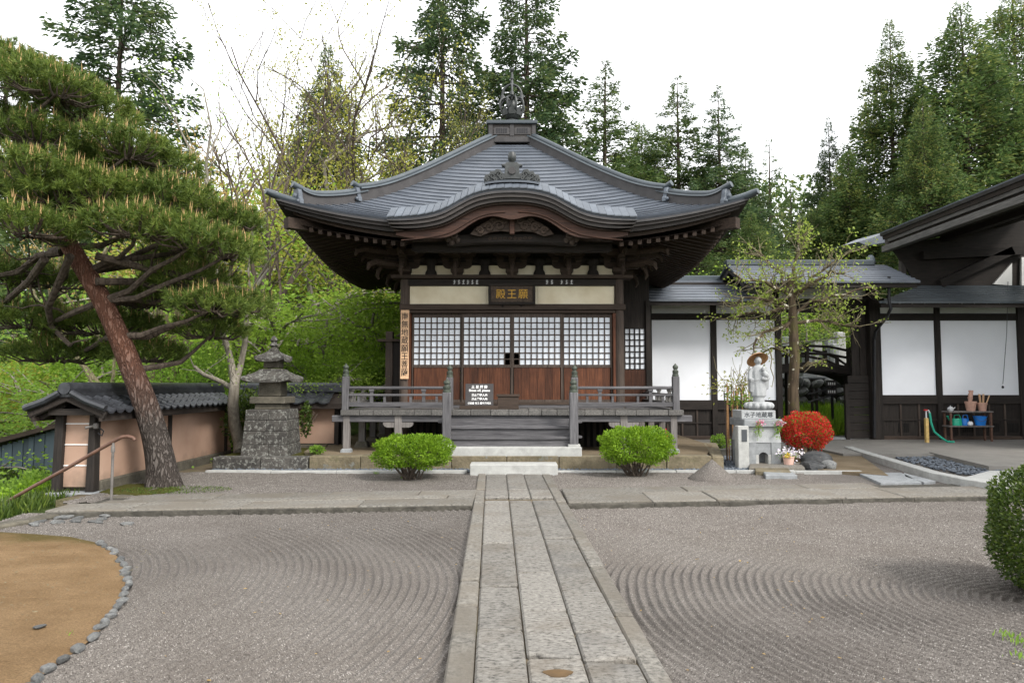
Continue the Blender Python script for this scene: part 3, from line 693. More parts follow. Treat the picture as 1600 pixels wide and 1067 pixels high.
# hip ridges with end ornaments
def ridge(r0, r1, h, w, extra):
    loops = []; roll = []
    for k in range(25):
        r = r0 + (r1 - r0) * k / 24; z = hipz(r); t = k / 24; up = extra * max(0, t - .75) ** 2 * 16
        d = Vector((-1, 1, 0)).normalized(); c = Vector((-r, YC - r, z)); 
        loops.append([c + d * (-w/2) + Vector((0, 0, -.05)), c + d * (w/2) + Vector((0, 0, -.05)), c + d * (w/2) + Vector((0, 0, h + up)), c + d * (-w/2) + Vector((0, 0, h + up))])
        roll.append(c + Vector((0, 0, h + up + .035)))
    return MB().band(loops), roll
for k in range(4):
    rt = (0, 0, k * math.pi / 2)
    for r0, r1, h, w, ex, over in ((R0 - .05, 3.12, .20, .20, .05, .14), (3.0, 4.02, .17, .19, .08, .16)):
        mb, roll = ridge(r0, r1, h, w, ex)
        o = mb.build('hip_ridge', 'copper_strip', hall); o.rotation_euler = rt
        # stacked strip lines along the ridge side
        roll.append(roll[-1] + Vector((-over * .7, -over * .7, .05)))
        t_ = MB().tube(roll, [.062] * len(roll), 10).build('ridge_roll', 'copper_dark', o, smooth=True, loc=(0, YC, 0)); t_.location = (0, 0, 0)
        m2 = MB(); 
        ll = []
        for p in roll[:-1]:
            d = Vector((-1, 1, 0)).normalized(); ll.append([p + d * (-w * .72) + Vector((0, 0, -.065)), p + d * (w * .72) + Vector((0, 0, -.065)), p + d * (w * .6) + Vector((0, 0, -.03)), p + d * (-w * .6) + Vector((0, 0, -.03))])
        t_ = MB().band(ll).build('ridge_cap', 'copper_dark', o, loc=(0, YC, 0)); t_.location = (0, 0, 0)
        # ornament at the ridge end: scrolled plate with legs
        c = Vector((-r1, YC - r1, hipz(r1))); nrm = Vector((-1, -1, 0)).normalized(); lat = Vector((1, -1, 0)).normalized()
        poly = [(-.20, -.10), (-.13, -.06), (-.10, -.12), (0, -.07), (.10, -.12), (.13, -.06), (.20, -.10), (.19, 0), (.14, .06), (.13, .16), (.09, .25), (0, .29), (-.09, .25), (-.13, .16), (-.14, .06), (-.19, 0)]
        m3 = MB().prism([(u * .85, v * .85) for u, v in poly], lambda u, v, d: c + lat * u + Vector((0, 0, v + .03)) + nrm * d, .0, .09)
        for q, rd in ((.0, .07), (-.13, .045), (.13, .045)):
            m3.lathe([(rd, 0), (rd, .03), (rd * .5, .05)], (0, 0, 0), 10) if False else None
            cc = c + lat * q + Vector((0, 0, .12 if q == 0 else 0)) + nrm * .09; m3.tube([cc, cc + nrm * .05], [rd, rd * .6], 10)
        t_ = m3.build('ridge_end_ornament', 'copper_light', o, loc=(0, YC, 0), bevel=.01); t_.location = (0, 0, 0)
    # third stage to the corner
    pts = [Vector((-r, YC - r, hipz(r) + .03 + .07 * max(0, (r - 4.0) / .6) ** 2)) for r in np.linspace(3.95, 4.5, 8)]
    o = MB().tube(pts, [.07] * 7 + [.055], 10).build('corner_roll', 'copper_dark', hall, smooth=True); o.rotation_euler = rt
# ---- karahafu front: plate band, layered edge, bargeboard
XS = np.linspace(-KX, KX, 61)
plates = MB().band([[(x, YKA, kara(x)), (x, YKA + .02, kara(x) - .05), (x, YKA + .6, kara(x) + .12), (x, YKA + .46, kara(x) + .27)] for x in XS]).build('gable_roof_band', 'copper', hall, smooth=True)
# single copper plates laid along the curve
x = -KX
xs = []
L = 0
fine = np.linspace(-KX, KX, 800); arc = np.concatenate([[0], np.cumsum(np.hypot(np.diff(fine), np.diff([kara(q) for q in fine])))])
npl = 34
xk = np.interp(np.linspace(0, arc[-1], npl + 1), arc, fine)
for a, b in zip(xk[:-1], xk[1:]):
    mb = MB(); pa, pb = a + .004, b - .004; tl = []
    for xx, li in ((pa, .004), (pb, .013)):
        z = kara(xx); tl.append([(xx, YKA - .02, z + li), (xx, YKA + .46, z + .27 + li), (xx, YKA + .46, z + .255 + li), (xx, YKA - .02, z - .02 + li)])
    mb.band(tl).build('copper_plate', 'copper_light', plates, loc=None)
def kband(y0, y1, t0, t1, name, mat, par=hall, x1=KX, n=60, cut=0):
    lp = []
    for x in np.linspace(-x1, x1, n + 1):
        e = 1 - .25 * (abs(x) / x1) ** 6; z = kara(x)
        # measure thickness along the curve normal so that the boards do not thin on the flanks
        dz = (kara(x + .02) - kara(x - .02)) / .04; c = math.sqrt(1 + dz * dz * .6)
        lp.append([(x, y0, z - t0 * c), (x, y0, z - t1 * c * e), (x, y1, z - t1 * c * e + .03), (x, y1, z - t0 * c + .03)])
    return MB().band(lp).build(name, mat, par)
kband(YKA, YKA + .4, .052, .095, 'gable_edge_board', 'copper_strip')
kband(YKA + .035, YKA + .4, .097, .165, 'gable_edge_board', 'fascia_wood', x1=KX - .03)
kband(YKA + .08, YKA + .4, .167, .235, 'gable_edge_board', 'fascia_wood', x1=KX - .06)
kband(YKA + .14, YKA + .4, .237, .27, 'gable_edge_board', 'eave_wood', x1=KX - .10)
# bargeboard with ogee underside
lp = []; XB = KX - .14
for x in np.linspace(-XB, XB, 73):
    ax = abs(x) / XB; z = kara(x) - .27; th = .17 + .10 * math.exp(-((ax - .47) / .16) ** 2) + .10 * math.exp(-(ax / .12) ** 2) - .06 * ax ** 4; th *= 1 - .72 * ax ** 7
    lp.append([(x, YKA + .2, z + .02), (x, YKA + .2, z - th), (x, YKA + .27, z - th), (x, YKA + .27, z + .02)])
MB().band(lp).build('bargeboard', 'barge_wood', hall)
for s in (-1, 1):                   # raised moulding on the bargeboard
    pts = [(s * x, YKA + .19, kara(x) - .27 - .13 - .06 * math.exp(-((x / XB - .47) / .16) ** 2)) for x in np.linspace(.12, XB - .1, 24)]
    MB().tube(pts, .012, 5).build('moulding', 'barge_wood', hall)
# carved gable pendant: scrolls and leaves left and right of a post
zc_ = kara(0)
def scroll(cx, cz, r, turns, y, sgn, w):
    pts = []
    for k in range(22):
        a = k / 21 * turns * 2 * math.pi; q = r * (1 - .8 * k / 21); pts.append((cx + sgn * q * math.cos(a), y, cz + q * math.sin(a)))
    return pts
car = MB()
for s in (-1, 1):
    for cx, cz, r in ((.24, zc_ - .60, .10), (.43, zc_ - .64, .085), (.60, zc_ - .70, .07), (.34, zc_ - .52, .06), (.14, zc_ - .52, .06)):
        car.tube(scroll(s * cx, cz, r, 1.4, YKA + .42, s, .02), [.028] * 12 + [.02] * 10, 6)
    outl = [(s * u, zc_ + v) for u, v in ((.03, -.42), (.25, -.44), (.48, -.52), (.70, -.66), (.78, -.76), (.6, -.80), (.4, -.72), (.2, -.70), (.03, -.72))]
    car.prism(outl, lambda u, v, d: (u, d, v), YKA + .44, YKA + .50)
car.build('carved_gable_panel', 'brown_wood_x', hall, smooth=True)
MB().box(-.045, .045, YKA + .36, YKA + .46, zc_ - .78, zc_ - .28).build('gable_post', 'barge_wood', hall, bevel=.01)
# transverse rainbow beam under the gable, with carved end brackets
def zk(y): return ZY(y, YKA + .5)
bm_l = [( -1.24, zk(380)), (-1.1, zk(380.5)), (-.7, zk(378)), (0, zk(376.5)), (.7, zk(378)), (1.1, zk(380.5)), (1.24, zk(380)), (1.24, zk(366)), (.8, zk(363)), (0, zk(361.5)), (-.8, zk(363)), (-1.24, zk(366))]
MB().prism(bm_l, lambda u, v, d: (u, d, v), YKA + .62, YKA + .84).build('rainbow_beam', 'dark_wood_x', hall, bevel=.02)
for k in range(9):
    x = -.42 + k * .095; cz = zk(371) + R.uniform(-.015, .015)
    MB().tube(scroll(x, cz, .035, 1.1, YKA + .61, 1, .01), [.012] * 22, 5).build('beam_carving', 'brown_wood_x', hall)
for s in (-1, 1):
    cx = s * 1.10; m = MB()
    for (dx, dz, r) in ((0, .02, .085), (s * .10, -.02, .07), (-s * .07, -.05, .055), (s * .03, -.10, .05)):
        m.lathe([(r * .4, -r), (r, -r * .4), (r, r * .4), (r * .4, r)], (cx + dx, YKA + .55, zk(370) + dz), 8, 1, .8)
    m.tube(scroll(cx, zk(368), .09, 1.2, YKA + .46, s, .02), [.024] * 22, 6)
    m.build('carved_beam_end', 'brown_wood_z', hall, smooth=True)
MB().prism([(-1.9, 0), (1.9, 0), (1.9, .14), (-1.9, .14)], lambda u, v, d: (u, d, zk(386) + v), YKA + .95, YKA + 1.1).build('eave_purlin', 'dark_wood_x', hall)
# dark boarding that closes the gable behind the beam
lp = []
for x in np.linspace(-1.95, 1.95, 41):
    lp.append([(x, YKA + .98, kara(x) - .3), (x, YKA + .98, zk(384)), (x, YKA + 1.02, zk(384)), (x, YKA + 1.02, kara(x) - .3)])
MB().band(lp).build('gable_boarding', 'dark_wood_x', hall)
# ---- body of the hall
zpl = .29; zD = 1.105
ztop = zw(437)
for sx in (-1, 1):
    for yy in (YW, YW + 2 * HW):
        MB().tube([(sx * HW, yy, zpl), (sx * HW, yy, ztop)], [.108, .10], 16).build('column', 'brown_wood_z', hall, smooth=True)
        MB().lathe([(.19, 0), (.19, .06), (.14, .10)], (sx * HW, yy, zpl - .03), 14).build('base_stone', 'granite_grey', hall)
def wbox(x0, x1, ya, yb, d0, d1, name, mat, par=hall, bevel=.006): return MB().box(x0, x1, YW + d0, YW + d1, zw(yb), zw(ya)).build(name, mat, par, bevel=bevel)
wbox(-HW - .28, HW + .28, 431, 436.3, -.17, .2, 'plate_beam', 'brown_wood_x')
wbox(-HW + .06, HW - .06, 436.8, 446.5, -.07, .1, 'head_beam', 'dark_wood_x')
wbox(-HW - .1, HW + .12, 476, 485, -.13, .08, 'lintel_beam', 'brown_wood_x')
wbox(-HW + .09, HW - .09, 485.8, 489.5, -.09, .08, 'door_head', 'brown_wood_x')
wbox(-HW + .09, -.55, 447, 475.6, .02, .06, 'plaster_panel', 'plaster_cream', bevel=0)
wbox(.55, HW - .09, 447, 475.6, .02, .06, 'plaster_panel', 'plaster_cream', bevel=0)
wbox(-.55, .55, 447, 475.6, .03, .07, 'plaster_panel', 'plaster_cream', bevel=0)
wbox(-HW + .09, HW - .09, 628, 632.5, -.12, .1, 'door_sill', 'brown_wood_x')
wbox(-HW - .05, HW + .05, 632.8, 638, -.2, .1, 'floor_beam', 'grey_wood_x')
for x0, x1, nm in ((-HW + .07, -HW + .14, 'door_jamb'), (HW - .14, HW - .07, 'door_jamb')): wbox(x0, x1, 489.6, 628, -.06, .08, nm, 'red_wood_z')
# side and rear walls, dark interior
for sx in (-1, 1): MB().box(sx * HW - .04, sx * HW + .04, YW + .1, YW + 2 * HW - .1, zD, ztop).build('side_wall', 'dark_wood_z', hall)
MB().box(-HW + .1, HW - .1, YW + 2 * HW - .04, YW + 2 * HW + .04, zD, ztop).build('rear_wall', 'dark_wood_z', hall)
MB().box(-HW + .05, HW - .05, YW + .15, YW + 2 * HW - .1, zD - .06, zD - .01).build('inner_floor', 'dark_wood_y', hall)
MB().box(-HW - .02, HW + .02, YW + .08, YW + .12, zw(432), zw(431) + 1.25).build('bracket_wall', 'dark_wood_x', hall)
# sliding doors: frames with lattice, every paper pane and board a piece
DX0, DX1 = -2.125, 2.125; dw = (DX1 - DX0) / 4
z_t, z_l, z_m, z_b = zw(490), zw(495), zw(570.5), zw(628)
cols_, rows_ = 8, 8
pw = (dw - .064) / cols_; ph = (z_l - z_m) / rows_
pane_me = MB().box(-pw/2 + .013, pw/2 - .013, -.004, .004, -ph/2 + .013, ph/2 - .013).mesh('pane', 'paper')
for d in range(4):
    xa = DX0 + d * dw; yo = YW + (.035 if d in (0, 3) else -.012); m = MB()
    for e in (xa + .002, xa + dw - .028): m.box(e, e + .026, yo - .02, yo + .02, z_b, z_t)
    m.box(xa + .028, xa + dw - .028, yo - .018, yo + .018, z_l + .002, z_t - .002); m.box(xa + .028, xa + dw - .028, yo - .018, yo + .018, z_m - .05, z_m - .002)
    m.box(xa + .028, xa + dw - .028, yo - .018, yo + .018, z_b + .001, z_b + .05)
    for c_ in range(cols_ + 1): xx = xa + .032 + c_ * pw; m.box(xx - .011, xx + .011, yo - .014, yo + .006, z_m, z_l)
    for r_ in range(rows_ + 1): zz = z_m + r_ * ph; m.box(xa + .032, xa + dw - .032, yo - .011, yo + .008, zz - .011, zz + .011)
    door = m.build('sliding_door', 'brown_wood_z', hall)
    for r_ in range(rows_):
        for c_ in range(cols_):
            if r_ in (0, 1) and ((d == 1 and c_ == 7) or (d == 2 and c_ == 0)): continue      # torn-out hand holes
            link('pane', pane_me, door, (xa + .032 + (c_ + .5) * pw, yo + .012, z_m + (r_ + .5) * ph))
    nb = 6; bw = (dw - .086) / nb
    for k in range(nb): MB().box(xa + .043 + k * bw + .001, xa + .043 + (k + 1) * bw - .001, yo - .006 + R.uniform(0, .005), yo + .012, z_b + .05, z_m - .05).build('board', 'red_wood_z', door, loc=(xa + k * bw, yo, z_b))
# ---- bracket sets
zb0 = zw(431)
def arm_poly(l, h, c=.3):         # boat-shaped bracket arm
    return [(-l/2, h), (-l/2, h * .55), (-l/2 + h * .3, h * .18), (-l/2 + h * .8, 0), (l/2 - h * .8, 0), (l/2 - h * .3, h * .18), (l/2, h * .55), (l/2, h)]
def block(mb, x, y, z, w, h):     # bearing block, tapered below
    a, b = w * .32, w / 2
    mb.hexa([(x-a, y-a, z), (x+a, y-a, z), (x+a, y+a, z), (x-a, y+a, z)], [(x-b, y-b, z+h*.45), (x+b, y-b, z+h*.45), (x+b, y+b, z+h*.45), (x-b, y+b, z+h*.45)])
    mb.box(x-b, x+b, y-b, y+b, z+h*.45, z+h)
def bracket_set(x, y, rz, par, corner=False):
    root = MB(); block(root, 0, 0, 0, .27, .17)
    main = root.build('bracket_set', 'dark_wood_x', par, loc=(0, 0, 0)) if False else link('bracket_set', BS['base'], par, (x, y, zb0), (0, 0, rz))
    for nm, me in BS['subs'] + (BS['corner'] if corner else []): o = link(nm, me, main, (x, y, zb0)); o.location = (0, 0, 0)
    return main
BS = {}
m = MB(); block(m, 0, 0, 0, .27, .17); BS['base'] = m.mesh('bearing_block', 'brown_wood_x'); subs = []
def sub(nm, mb, mat='brown_wood_x'): subs.append((nm, mb.mesh(nm, mat)))
sub('bracket_arm', MB().prism(arm_poly(.62, .13), lambda u, v, d: (u, d, v + .15), -.055, .055))
sub('bracket_arm', MB().prism([(-.50, .13), (-.52, .06), (-.40, 0), (-.2, 0), (.1, 0), (.1, .13)], lambda u, v, d: (d, u, v + .151), -.052, .052))
for xx, yy, zz in ((-.25, 0, .28), (.25, 0, .28), (0, -.36, .28), (0, 0, .281)): m = MB(); block(m, xx, yy, zz, .155, .11); sub('bearing_block', m)
sub('bracket_arm', MB().prism(arm_poly(.80, .12), lambda u, v, d: (u, d, v + .385), -.055, .055))
sub('bracket_arm', MB().prism(arm_poly(.66, .12), lambda u, v, d: (u, d - .36, v + .386), -.05, .05))
sub('bracket_arm', MB().prism([(-.80, .15), (-.86, .02), (-.74, -.03), (-.6, .0), (.1, 0), (.1, .13)], lambda u, v, d: (d, u, v + .384), -.05, .05))
for xx in (-.27, 0, .27): m = MB(); block(m, xx, -.36, .50, .145, .10); sub('bearing_block', m)
m = MB().tube([(0, -.50, .20), (0, -.57, .12), (0, -.60, .0), (0, -.56, -.08)], [.05, .048, .04, .022], 8); sub('carved_nose', m)
m = MB().tube([(0, -.80, .47), (0, -.90, .40), (0, -.93, .30)], [.05, .045, .02], 8); sub('carved_nose', m)
BS['subs'] = subs; cs = []
for s in (-1, 1):
    d = Vector((s * .7071, -.7071, 0))
    cs.append(('corner_nose', MB().tube([d * .1 + Vector((0, 0, .22)), d * .75 + Vector((0, 0, .22)), d * .9 + Vector((0, 0, .14)), d * .95 + Vector((0, 0, .02))], [.07, .07, .06, .02], 8).mesh('corner_nose', 'brown_wood_x')))
    cs.append(('corner_nose', MB().tube([d * .1 + Vector((0, 0, .45)), d * 1.05 + Vector((0, 0, .45)), d * 1.2 + Vector((0, 0, .38)), d * 1.24 + Vector((0, 0, .28))], [.07, .07, .06, .02], 8).mesh('corner_nose', 'brown_wood_x')))
bx = [XY(x, YW, 425) for x in (634, 712, 797.5, 880, 962)]
bx = [-HW, -1.165, 0, 1.165, HW]
for i, x in enumerate(bx):
    BS['corner'] = cs[:2] if i == 0 else cs[2:]
    bracket_set(x, YW, 0, hall, i in (0, 4))
for sx, rz in ((-1, -math.pi / 2), (1, math.pi / 2)):
    for k in (0, 1.17, 2.27, 3.4, 4.55): bracket_set(sx * HW, YW + k, rz, hall)
for x in (-1.72, -.58, .58, 1.72):  # bottle struts between the sets
    MB().lathe([(.13, 0), (.12, .06), (.085, .12), (.085, .2), (.11, .215), (.12, .26), (.14, .28), (.14, .34)], (x, YW - .06, zb0 + .001), 10, 1, .6).build('strut', 'dark_wood_z', hall, smooth=True)
zq = zb0 + .225
for a, b in zip(bx[:-1], bx[1:]): MB().box(a + .02, b - .02, YW + .02, YW + .07, zb0, zq).build('plaster_panel', 'plaster_cream', hall)
for (dy, z0, z1, ext) in ((.0, zq + .06, zq + .15, .35), (-.36, zb0 + .60, zb0 + .72, .7), (0, zb0 + .51, zb0 + .62, .4), (.0, zb0 + .72, zb0 + 1.0, .3)):
    MB().box(-HW - ext, HW + ext, YW + dy - .05, YW + dy + .048, z0, z1).build('tie_beam', 'dark_wood_x', hall)
    for sx in (-1, 1): MB().box(sx * (HW - dy) - .05, sx * (HW - dy) + .048, YW - ext, YW + 2 * HW + ext, z0 + .003, z1 - .003).build('tie_beam', 'dark_wood_y', hall)
# old paper prayer slips pasted on the head beam: unreadable marks
for x0, n_, st in ((708, 6, 7.0), (852, 6, 7.6)):
    for k in range(n_):
        a = XY(x0 + k * st, YW, 441); z0, z1 = zw(445.5), zw(437.6)
        if k == 2 and x0 > 800: continue
        s_ = MB().box(a, a + .07, YW - .073, YW - .0715, z0 + .006, z1 - .004).build('paper_slip', 'sign_black', hall)
        mm = MB()
        for q in range(4): mm.box(a + .012 + .012 * (q % 2), a + .03 + .02 * ((q * 7 + k) % 3) / 2 + .01, YW - .0745, YW - .073, z0 + .014 + q * .024, z0 + .022 + q * .024)
        mm.box(a + .03, a + .038, YW - .0746, YW - .0731, z0 + .012, z1 - .01); mm.build('slip_marks', 'sign_white', s_)
# ---- veranda: planks, beams, posts
YD = 13.58; XD = 3.30
nP = 21; wP = 2 * XD / nP
x = -XD
while x < XD - .05:
    n = min(XD, x + R.uniform(.22, .42)); n = XD if XD - n < .15 else n
    MB().box(x + .003, n - .003, YD + R.uniform(-.018, .012), YW - .21, zD - .105, zD + R.uniform(-.004, .004)).build('deck_plank', 'grey_wood_y', hall, bevel=.006, loc=(x, YD, zD)); x = n
for s in (-1, 1):
    y = YW - .2
    while y < 19.4:
        n = y + R.uniform(.24, .36); a, b = sorted((s * (HW + .12), s * XD)); MB().box(a, b, y + .003, n - .003, zD - .10, zD).build('deck_plank', 'grey_wood_x', hall, loc=(s * 3, y, zD)); y = n
MB().box(-XD - .18, XD + .18, YD + .07, YD + .19, zD - .235, zD - .108).build('deck_beam', 'grey_wood_x', hall, bevel=.01)
for s in (-1, 1): MB().box(s * (XD - .16) - .06, s * (XD - .16) + .06, YD + .2, 19.3, zD - .235, zD - .11).build('deck_beam', 'grey_wood_y', hall, bevel=.01)
for x in (XY(541, YD), XY(622, YD), XY(975, YD), XY(1053, YD)):
    w_ = .062 if abs(x) > 2.6 else .07
    MB().box(x - w_, x + w_, YD + .06, YD + .2, PT + .02, zD - .11).build('deck_post', 'pale_wood_z', hall, bevel=.008, loc=(x, YD, 0))
    MB().lathe([(.14, 0), (.13, .07), (.1, .09)], (x, YD + .13, PT - .03), 4, ph=math.pi / 4).build('post_base', 'granite_grey', hall)
    if abs(x) < 2.9:
        MB().prism(arm_poly(.58, .10), lambda u, v, d: (x + u, d, zD - .34 + v), YD + .08, YD + .18).build('deck_bracket', 'pale_wood_z', hall)
for s in (-1, 1):
    for k in range(1, 5):
        y = YD + .13 + k * 1.15; MB().box(s * (XD - .16) - .065, s * (XD - .16) + .065, y - .065, y + .065, PT + .1, zD - .236).build('deck_post', 'pale_wood_z', hall, loc=(s * 3, y, 0))
        MB().hexa([(s*(XD-.16)+u*.15, y+v*.15, PT-.03) for u, v in ((-1,-1),(1,-1),(1,1),(-1,1))], [(s*(XD-.16)+u*.10, y+v*.10, PT+.11) for u, v in ((-1,-1),(1,-1),(1,1),(-1,1))]).build('post_base', 'lantern_stone', hall)
# crawl space: upright slats
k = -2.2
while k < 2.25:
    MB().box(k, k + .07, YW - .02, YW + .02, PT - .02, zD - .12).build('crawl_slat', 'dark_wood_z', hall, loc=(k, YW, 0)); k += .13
MB().box(-2.25, 2.25, YW + .03, YW + .06, PT - .02, zD - .07).build('crawl_shade_sheet', 'void_dark', hall)  # near-black sheet: the shade of the void under the floor, put into colour
# ---- balustrade
def rail_post(x, y, z0, z1, w, capw, par, hcap):
    o = MB().box(x - w, x + w, y - w, y + w, z0, z1).build('rail_post', 'grey_wood_z', par, bevel=.012, loc=(x, y, z0))
    MB().lathe([(w * 1.0, 0), (w * 1.0, .035), (w * .82, .045), (w * .82, .06), (w * .92, .07), (w * .9, .115), (w * .62, .125), (w * .55, .14), (w * .75, .155), (w * .85, .185), (w * .7, .21), (w * .3, .228), (w * .1, .255)], (x, y, z1 - .002), 14).build('post_cap', 'cap_bronze', o, smooth=True)
    return o
PWd = .065
xl0, xl1 = XY(541, YD + .08), XY(703, YD + .08); xr0, xr1 = XY(897.5, YD + .08), XY(1055, YD + .08)
zt_ = ZY(588, YD)
for x in (xl0, xr1): rail_post(x, YD + .08, zD - .01, zt_, PWd, .05, hall, .2)
for x in (xl1, xr0): rail_post(x, YD + .08, zD - .01, zt_ - .02, PWd, .05, hall, .2)
YN = 12.96
for x in (XY(698, YN), XY(896.5, YN)):
    rail_post(x, YN + .08, .46, ZY(613, YN), .078, .06, hall, .2)
    MB().box(x - .11, x + .11, YN - .03, YN + .19, .44, .50).build('post_base', 'granite', hall, bevel=.006)
zr = [ZY(606, YD), ZY(617, YD), ZY(632, YD)]
def rails(a, b, axis):
    a, b = Vector(a), Vector(b); ux = 'grey_wood_x' if axis == 'x' else 'grey_wood_y'
    MB().tube([a + Vector((0, 0, zr[0])), b + Vector((0, 0, zr[0]))], .029, 8).build('top_rail', ux, hall, smooth=True)
    MB().bar(a + Vector((0, 0, zr[1])), b + Vector((0, 0, zr[1])), .07, .04).build('middle_rail', ux, hall, bevel=.004)
    MB().bar(a + Vector((0, 0, zr[2])), b + Vector((0, 0, zr[2])), .09, .085).build('bottom_rail', ux, hall, bevel=.006)
    n = max(1, round((b - a).length / 1.0))
    for k in range(1, n + 1):
        p = a.lerp(b, (k - .5) / n); MB().box(p.x - .03, p.x + .03, p.y - .03, p.y + .03, zr[2], zr[0] - .07).build('rail_strut', ux, hall, loc=p); block(mbb := MB(), p.x, p.y, zr[0] - .085, .09, .06); mbb.build('rail_block', ux, hall)
    for k in range(n * 2): p = a.lerp(b, (k + .5) / (n * 2)); MB().box(p.x - .022, p.x + .022, p.y - .022, p.y + .022, zr[2] + .04, zr[1] - .02).build('rail_strut', ux, hall, loc=p)
rails((xl0, YD + .08, 0), (xl1, YD + .08, 0), 'x'); rails((xr0, YD + .08, 0), (xr1, YD + .08, 0), 'x')
rails((xl0, YD + .12, 0), (xl0, 18.8, 0), 'y'); rails((xr1, YD + .12, 0), (xr1, 18.8, 0), 'y')
# ---- wooden stairs
sx0, sx1 = XY(704.5, 13.2), XY(889, 13.2)
treads = [(.455, 13.02), (.455 + .215, 13.20), (.455 + .43, 13.40)]
zs = [.455, .455 + (zD - .105 - .455) / 3, .455 + 2 * (zD - .105 - .455) / 3, zD - .105]
for k in range(3):
    y = 13.04 + k * .19
    MB().box(sx0 - .05, sx1 + .05, y + .04, y + .085, zs[k], zs[k+1] - .058).build('stair_riser', 'grey_wood_x', hall, loc=(0, y, zs[k]))
    if k < 2: MB().box(sx0 - .06, sx1 + .06, y, y + .30, zs[k+1] - .057, zs[k+1]).build('stair_tread', 'grey_wood_x', hall, bevel=.008, loc=(0, y, zs[k]))
for x in (sx0 - .11, sx1 + .055):
    MB().prism([(13.06, .455), (13.75, .455), (13.75, zD - .11), (13.5, zD - .11), (13.06, .62)], lambda u, v, d: (d, u, v), x, x + .055).build('stair_string', 'grey_wood_y', hall)
for x in (sx0 - .16, sx1 + .16):    # carved beam ends beside the stairs
    for z in (.62, .90): MB().lathe([(.02, -.03), (.045, -.02), (.05, 0), (.045, .02), (.02, .03)], (x, 13.18, z), 8, 1.6, 1).build('beam_end', 'grey_wood_x', hall, smooth=True)
# ---- crown of the roof: box with panels, bell cap, flaming jewel
zb = ZY(214, YC - .5); zt2 = ZY(195, YC - .5); bw = .545
box_ = MB().box(-bw, bw, YC - bw, YC + bw, zb - .12, zt2).build('crown_box', 'fascia_wood', hall, bevel=.008)
for k in range(4):
    for s in (-1, 1):
        poly = [(-.19, .06), (.19, .06), (.19, .20), (.15, .235), (-.15, .235), (-.19, .20)]
        o = MB().prism(poly, lambda u, v, d: (u + s * .25, YC - bw - d, zb + v - .02), .004, .02).build('panel_frame', 'copper_strip', box_, loc=(0, YC, 0)); o.location = (0, 0, 0); o.rotation_euler = (0, 0, k * math.pi / 2)
        mm = MB()
        for q in range(5): mm.box(s * .25 - .13 + q * .055, s * .25 - .095 + q * .055, YC - bw - .026, YC - bw - .018, zb + .07, zb + .185)
        o = mm.build('panel_slats', 'black_iron', box_, loc=(0, YC, 0)); o.location = (0, 0, 0); o.rotation_euler = (0, 0, k * math.pi / 2)
    o = MB().box(-bw - .02, -bw + .08, YC - bw - .025, YC - bw + .06, zb - .1, zt2).build('box_post', 'copper_strip', box_, loc=(0, YC, 0)); o.location = (0, 0, 0); o.rotation_euler = (0, 0, k * math.pi / 2)
    o = MB().box(-.05, .05, YC - bw - .022, YC - bw - .001, zb, zt2).build('box_post', 'copper_strip', box_, loc=(0, YC, 0)); o.location = (0, 0, 0); o.rotation_euler = (0, 0, k * math.pi / 2)
MB().box(-bw - .07, bw + .07, YC - bw - .07, YC + bw + .07, zt2 - .01, zt2 + .075).build('crown_cornice', 'copper_dark', hall, bevel=.012)
MB().box(-bw - .04, bw + .04, YC - bw - .04, YC + bw + .04, zb - .16, zb - .02).build('crown_skirt', 'copper_strip', hall, bevel=.01)
z0 = zt2 + .072
fin = MB().lathe([(.40, 0), (.38, .04), (.30, .13), (.2, .18), (.13, .20), (.12, .23), (.17, .25), (.2, .30), (.24, .35), (.24, .40), (.16, .44), (.09, .46)], (0, YC, z0), 20).build('finial_base', 'bronze', hall, smooth=True)
for k in range(8):
    a = k * math.pi / 4; d = Vector((math.cos(a), math.sin(a), 0)); c = Vector((0, YC, z0 + .36)) + d * .22
    MB().prism([(-.07, -.05), (.07, -.05), (.085, .05), (0, .15), (-.085, .05)], lambda u, v, e: c + Vector((-d.y, d.x, 0)) * u + Vector((0, 0, v)) + d * (e + v * .25), -.015, .02).build('lotus_petal', 'bronze', fin, loc=(0, YC, 0)).location = (0, 0, 0)
    MB().tube([Vector((0, YC, z0 + .17)) + d * .22, Vector((0, YC, z0 + .05)) + d * .37, Vector((0, YC, z0 + .005)) + d * .40], .016, 6).build('bell_rib', 'bronze', fin, loc=(0, YC, 0)).location = (0, 0, 0)
jew = MB().lathe([(.03, 0), (.10, .05), (.13, .14), (.11, .23), (.06, .30), (.05, .34), (.075, .38), (.05, .44), (.02, .47), (.016, .5)], (0, YC, z0 + .44), 14).build('jewel', 'bronze', hall, smooth=True)
def ring(c, rx, rz, th, ang, n=26, a0=0, a1=2 * math.pi):
    return [Vector(c) + Vector((math.cos(ang) * rx * math.cos(t), math.sin(ang) * rx * math.cos(t), rz * math.sin(t))) for t in np.linspace(a0, a1, n)]
for ang in (.35, 1.9, -.5, 1.2):    # looped flame bands
    s = 1
    for s in (-1, 1):
        c = Vector((s * .17 * math.cos(ang), YC + s * .17 * math.sin(ang), z0 + .58)); MB().tube(ring(c, .15, .19, .02, ang), .026, 6, False).build('flame_ring', 'bronze', jew, smooth=True, loc=(0, YC, 0)).location = (0, 0, 0)
for ang in (0, math.pi / 2):
    MB().tube(ring((0, YC, z0 + .86), .24, .27, .02, ang, 22, -.5, math.pi + .5), [.03] * 22, 6).build('flame_arch', 'bronze', jew, smooth=True, loc=(0, YC, 0)).location = (0, 0, 0)
    for s in (-1, 1): MB().lathe([(.02, 0), (.05, .03), (.05, .1), (.03, .13)], (s * .235 * math.cos(ang), YC + s * .235 * math.sin(ang), z0 + .74), 8).build('arch_knob', 'bronze', jew, loc=(0, YC, 0)).location = (0, 0, 0)
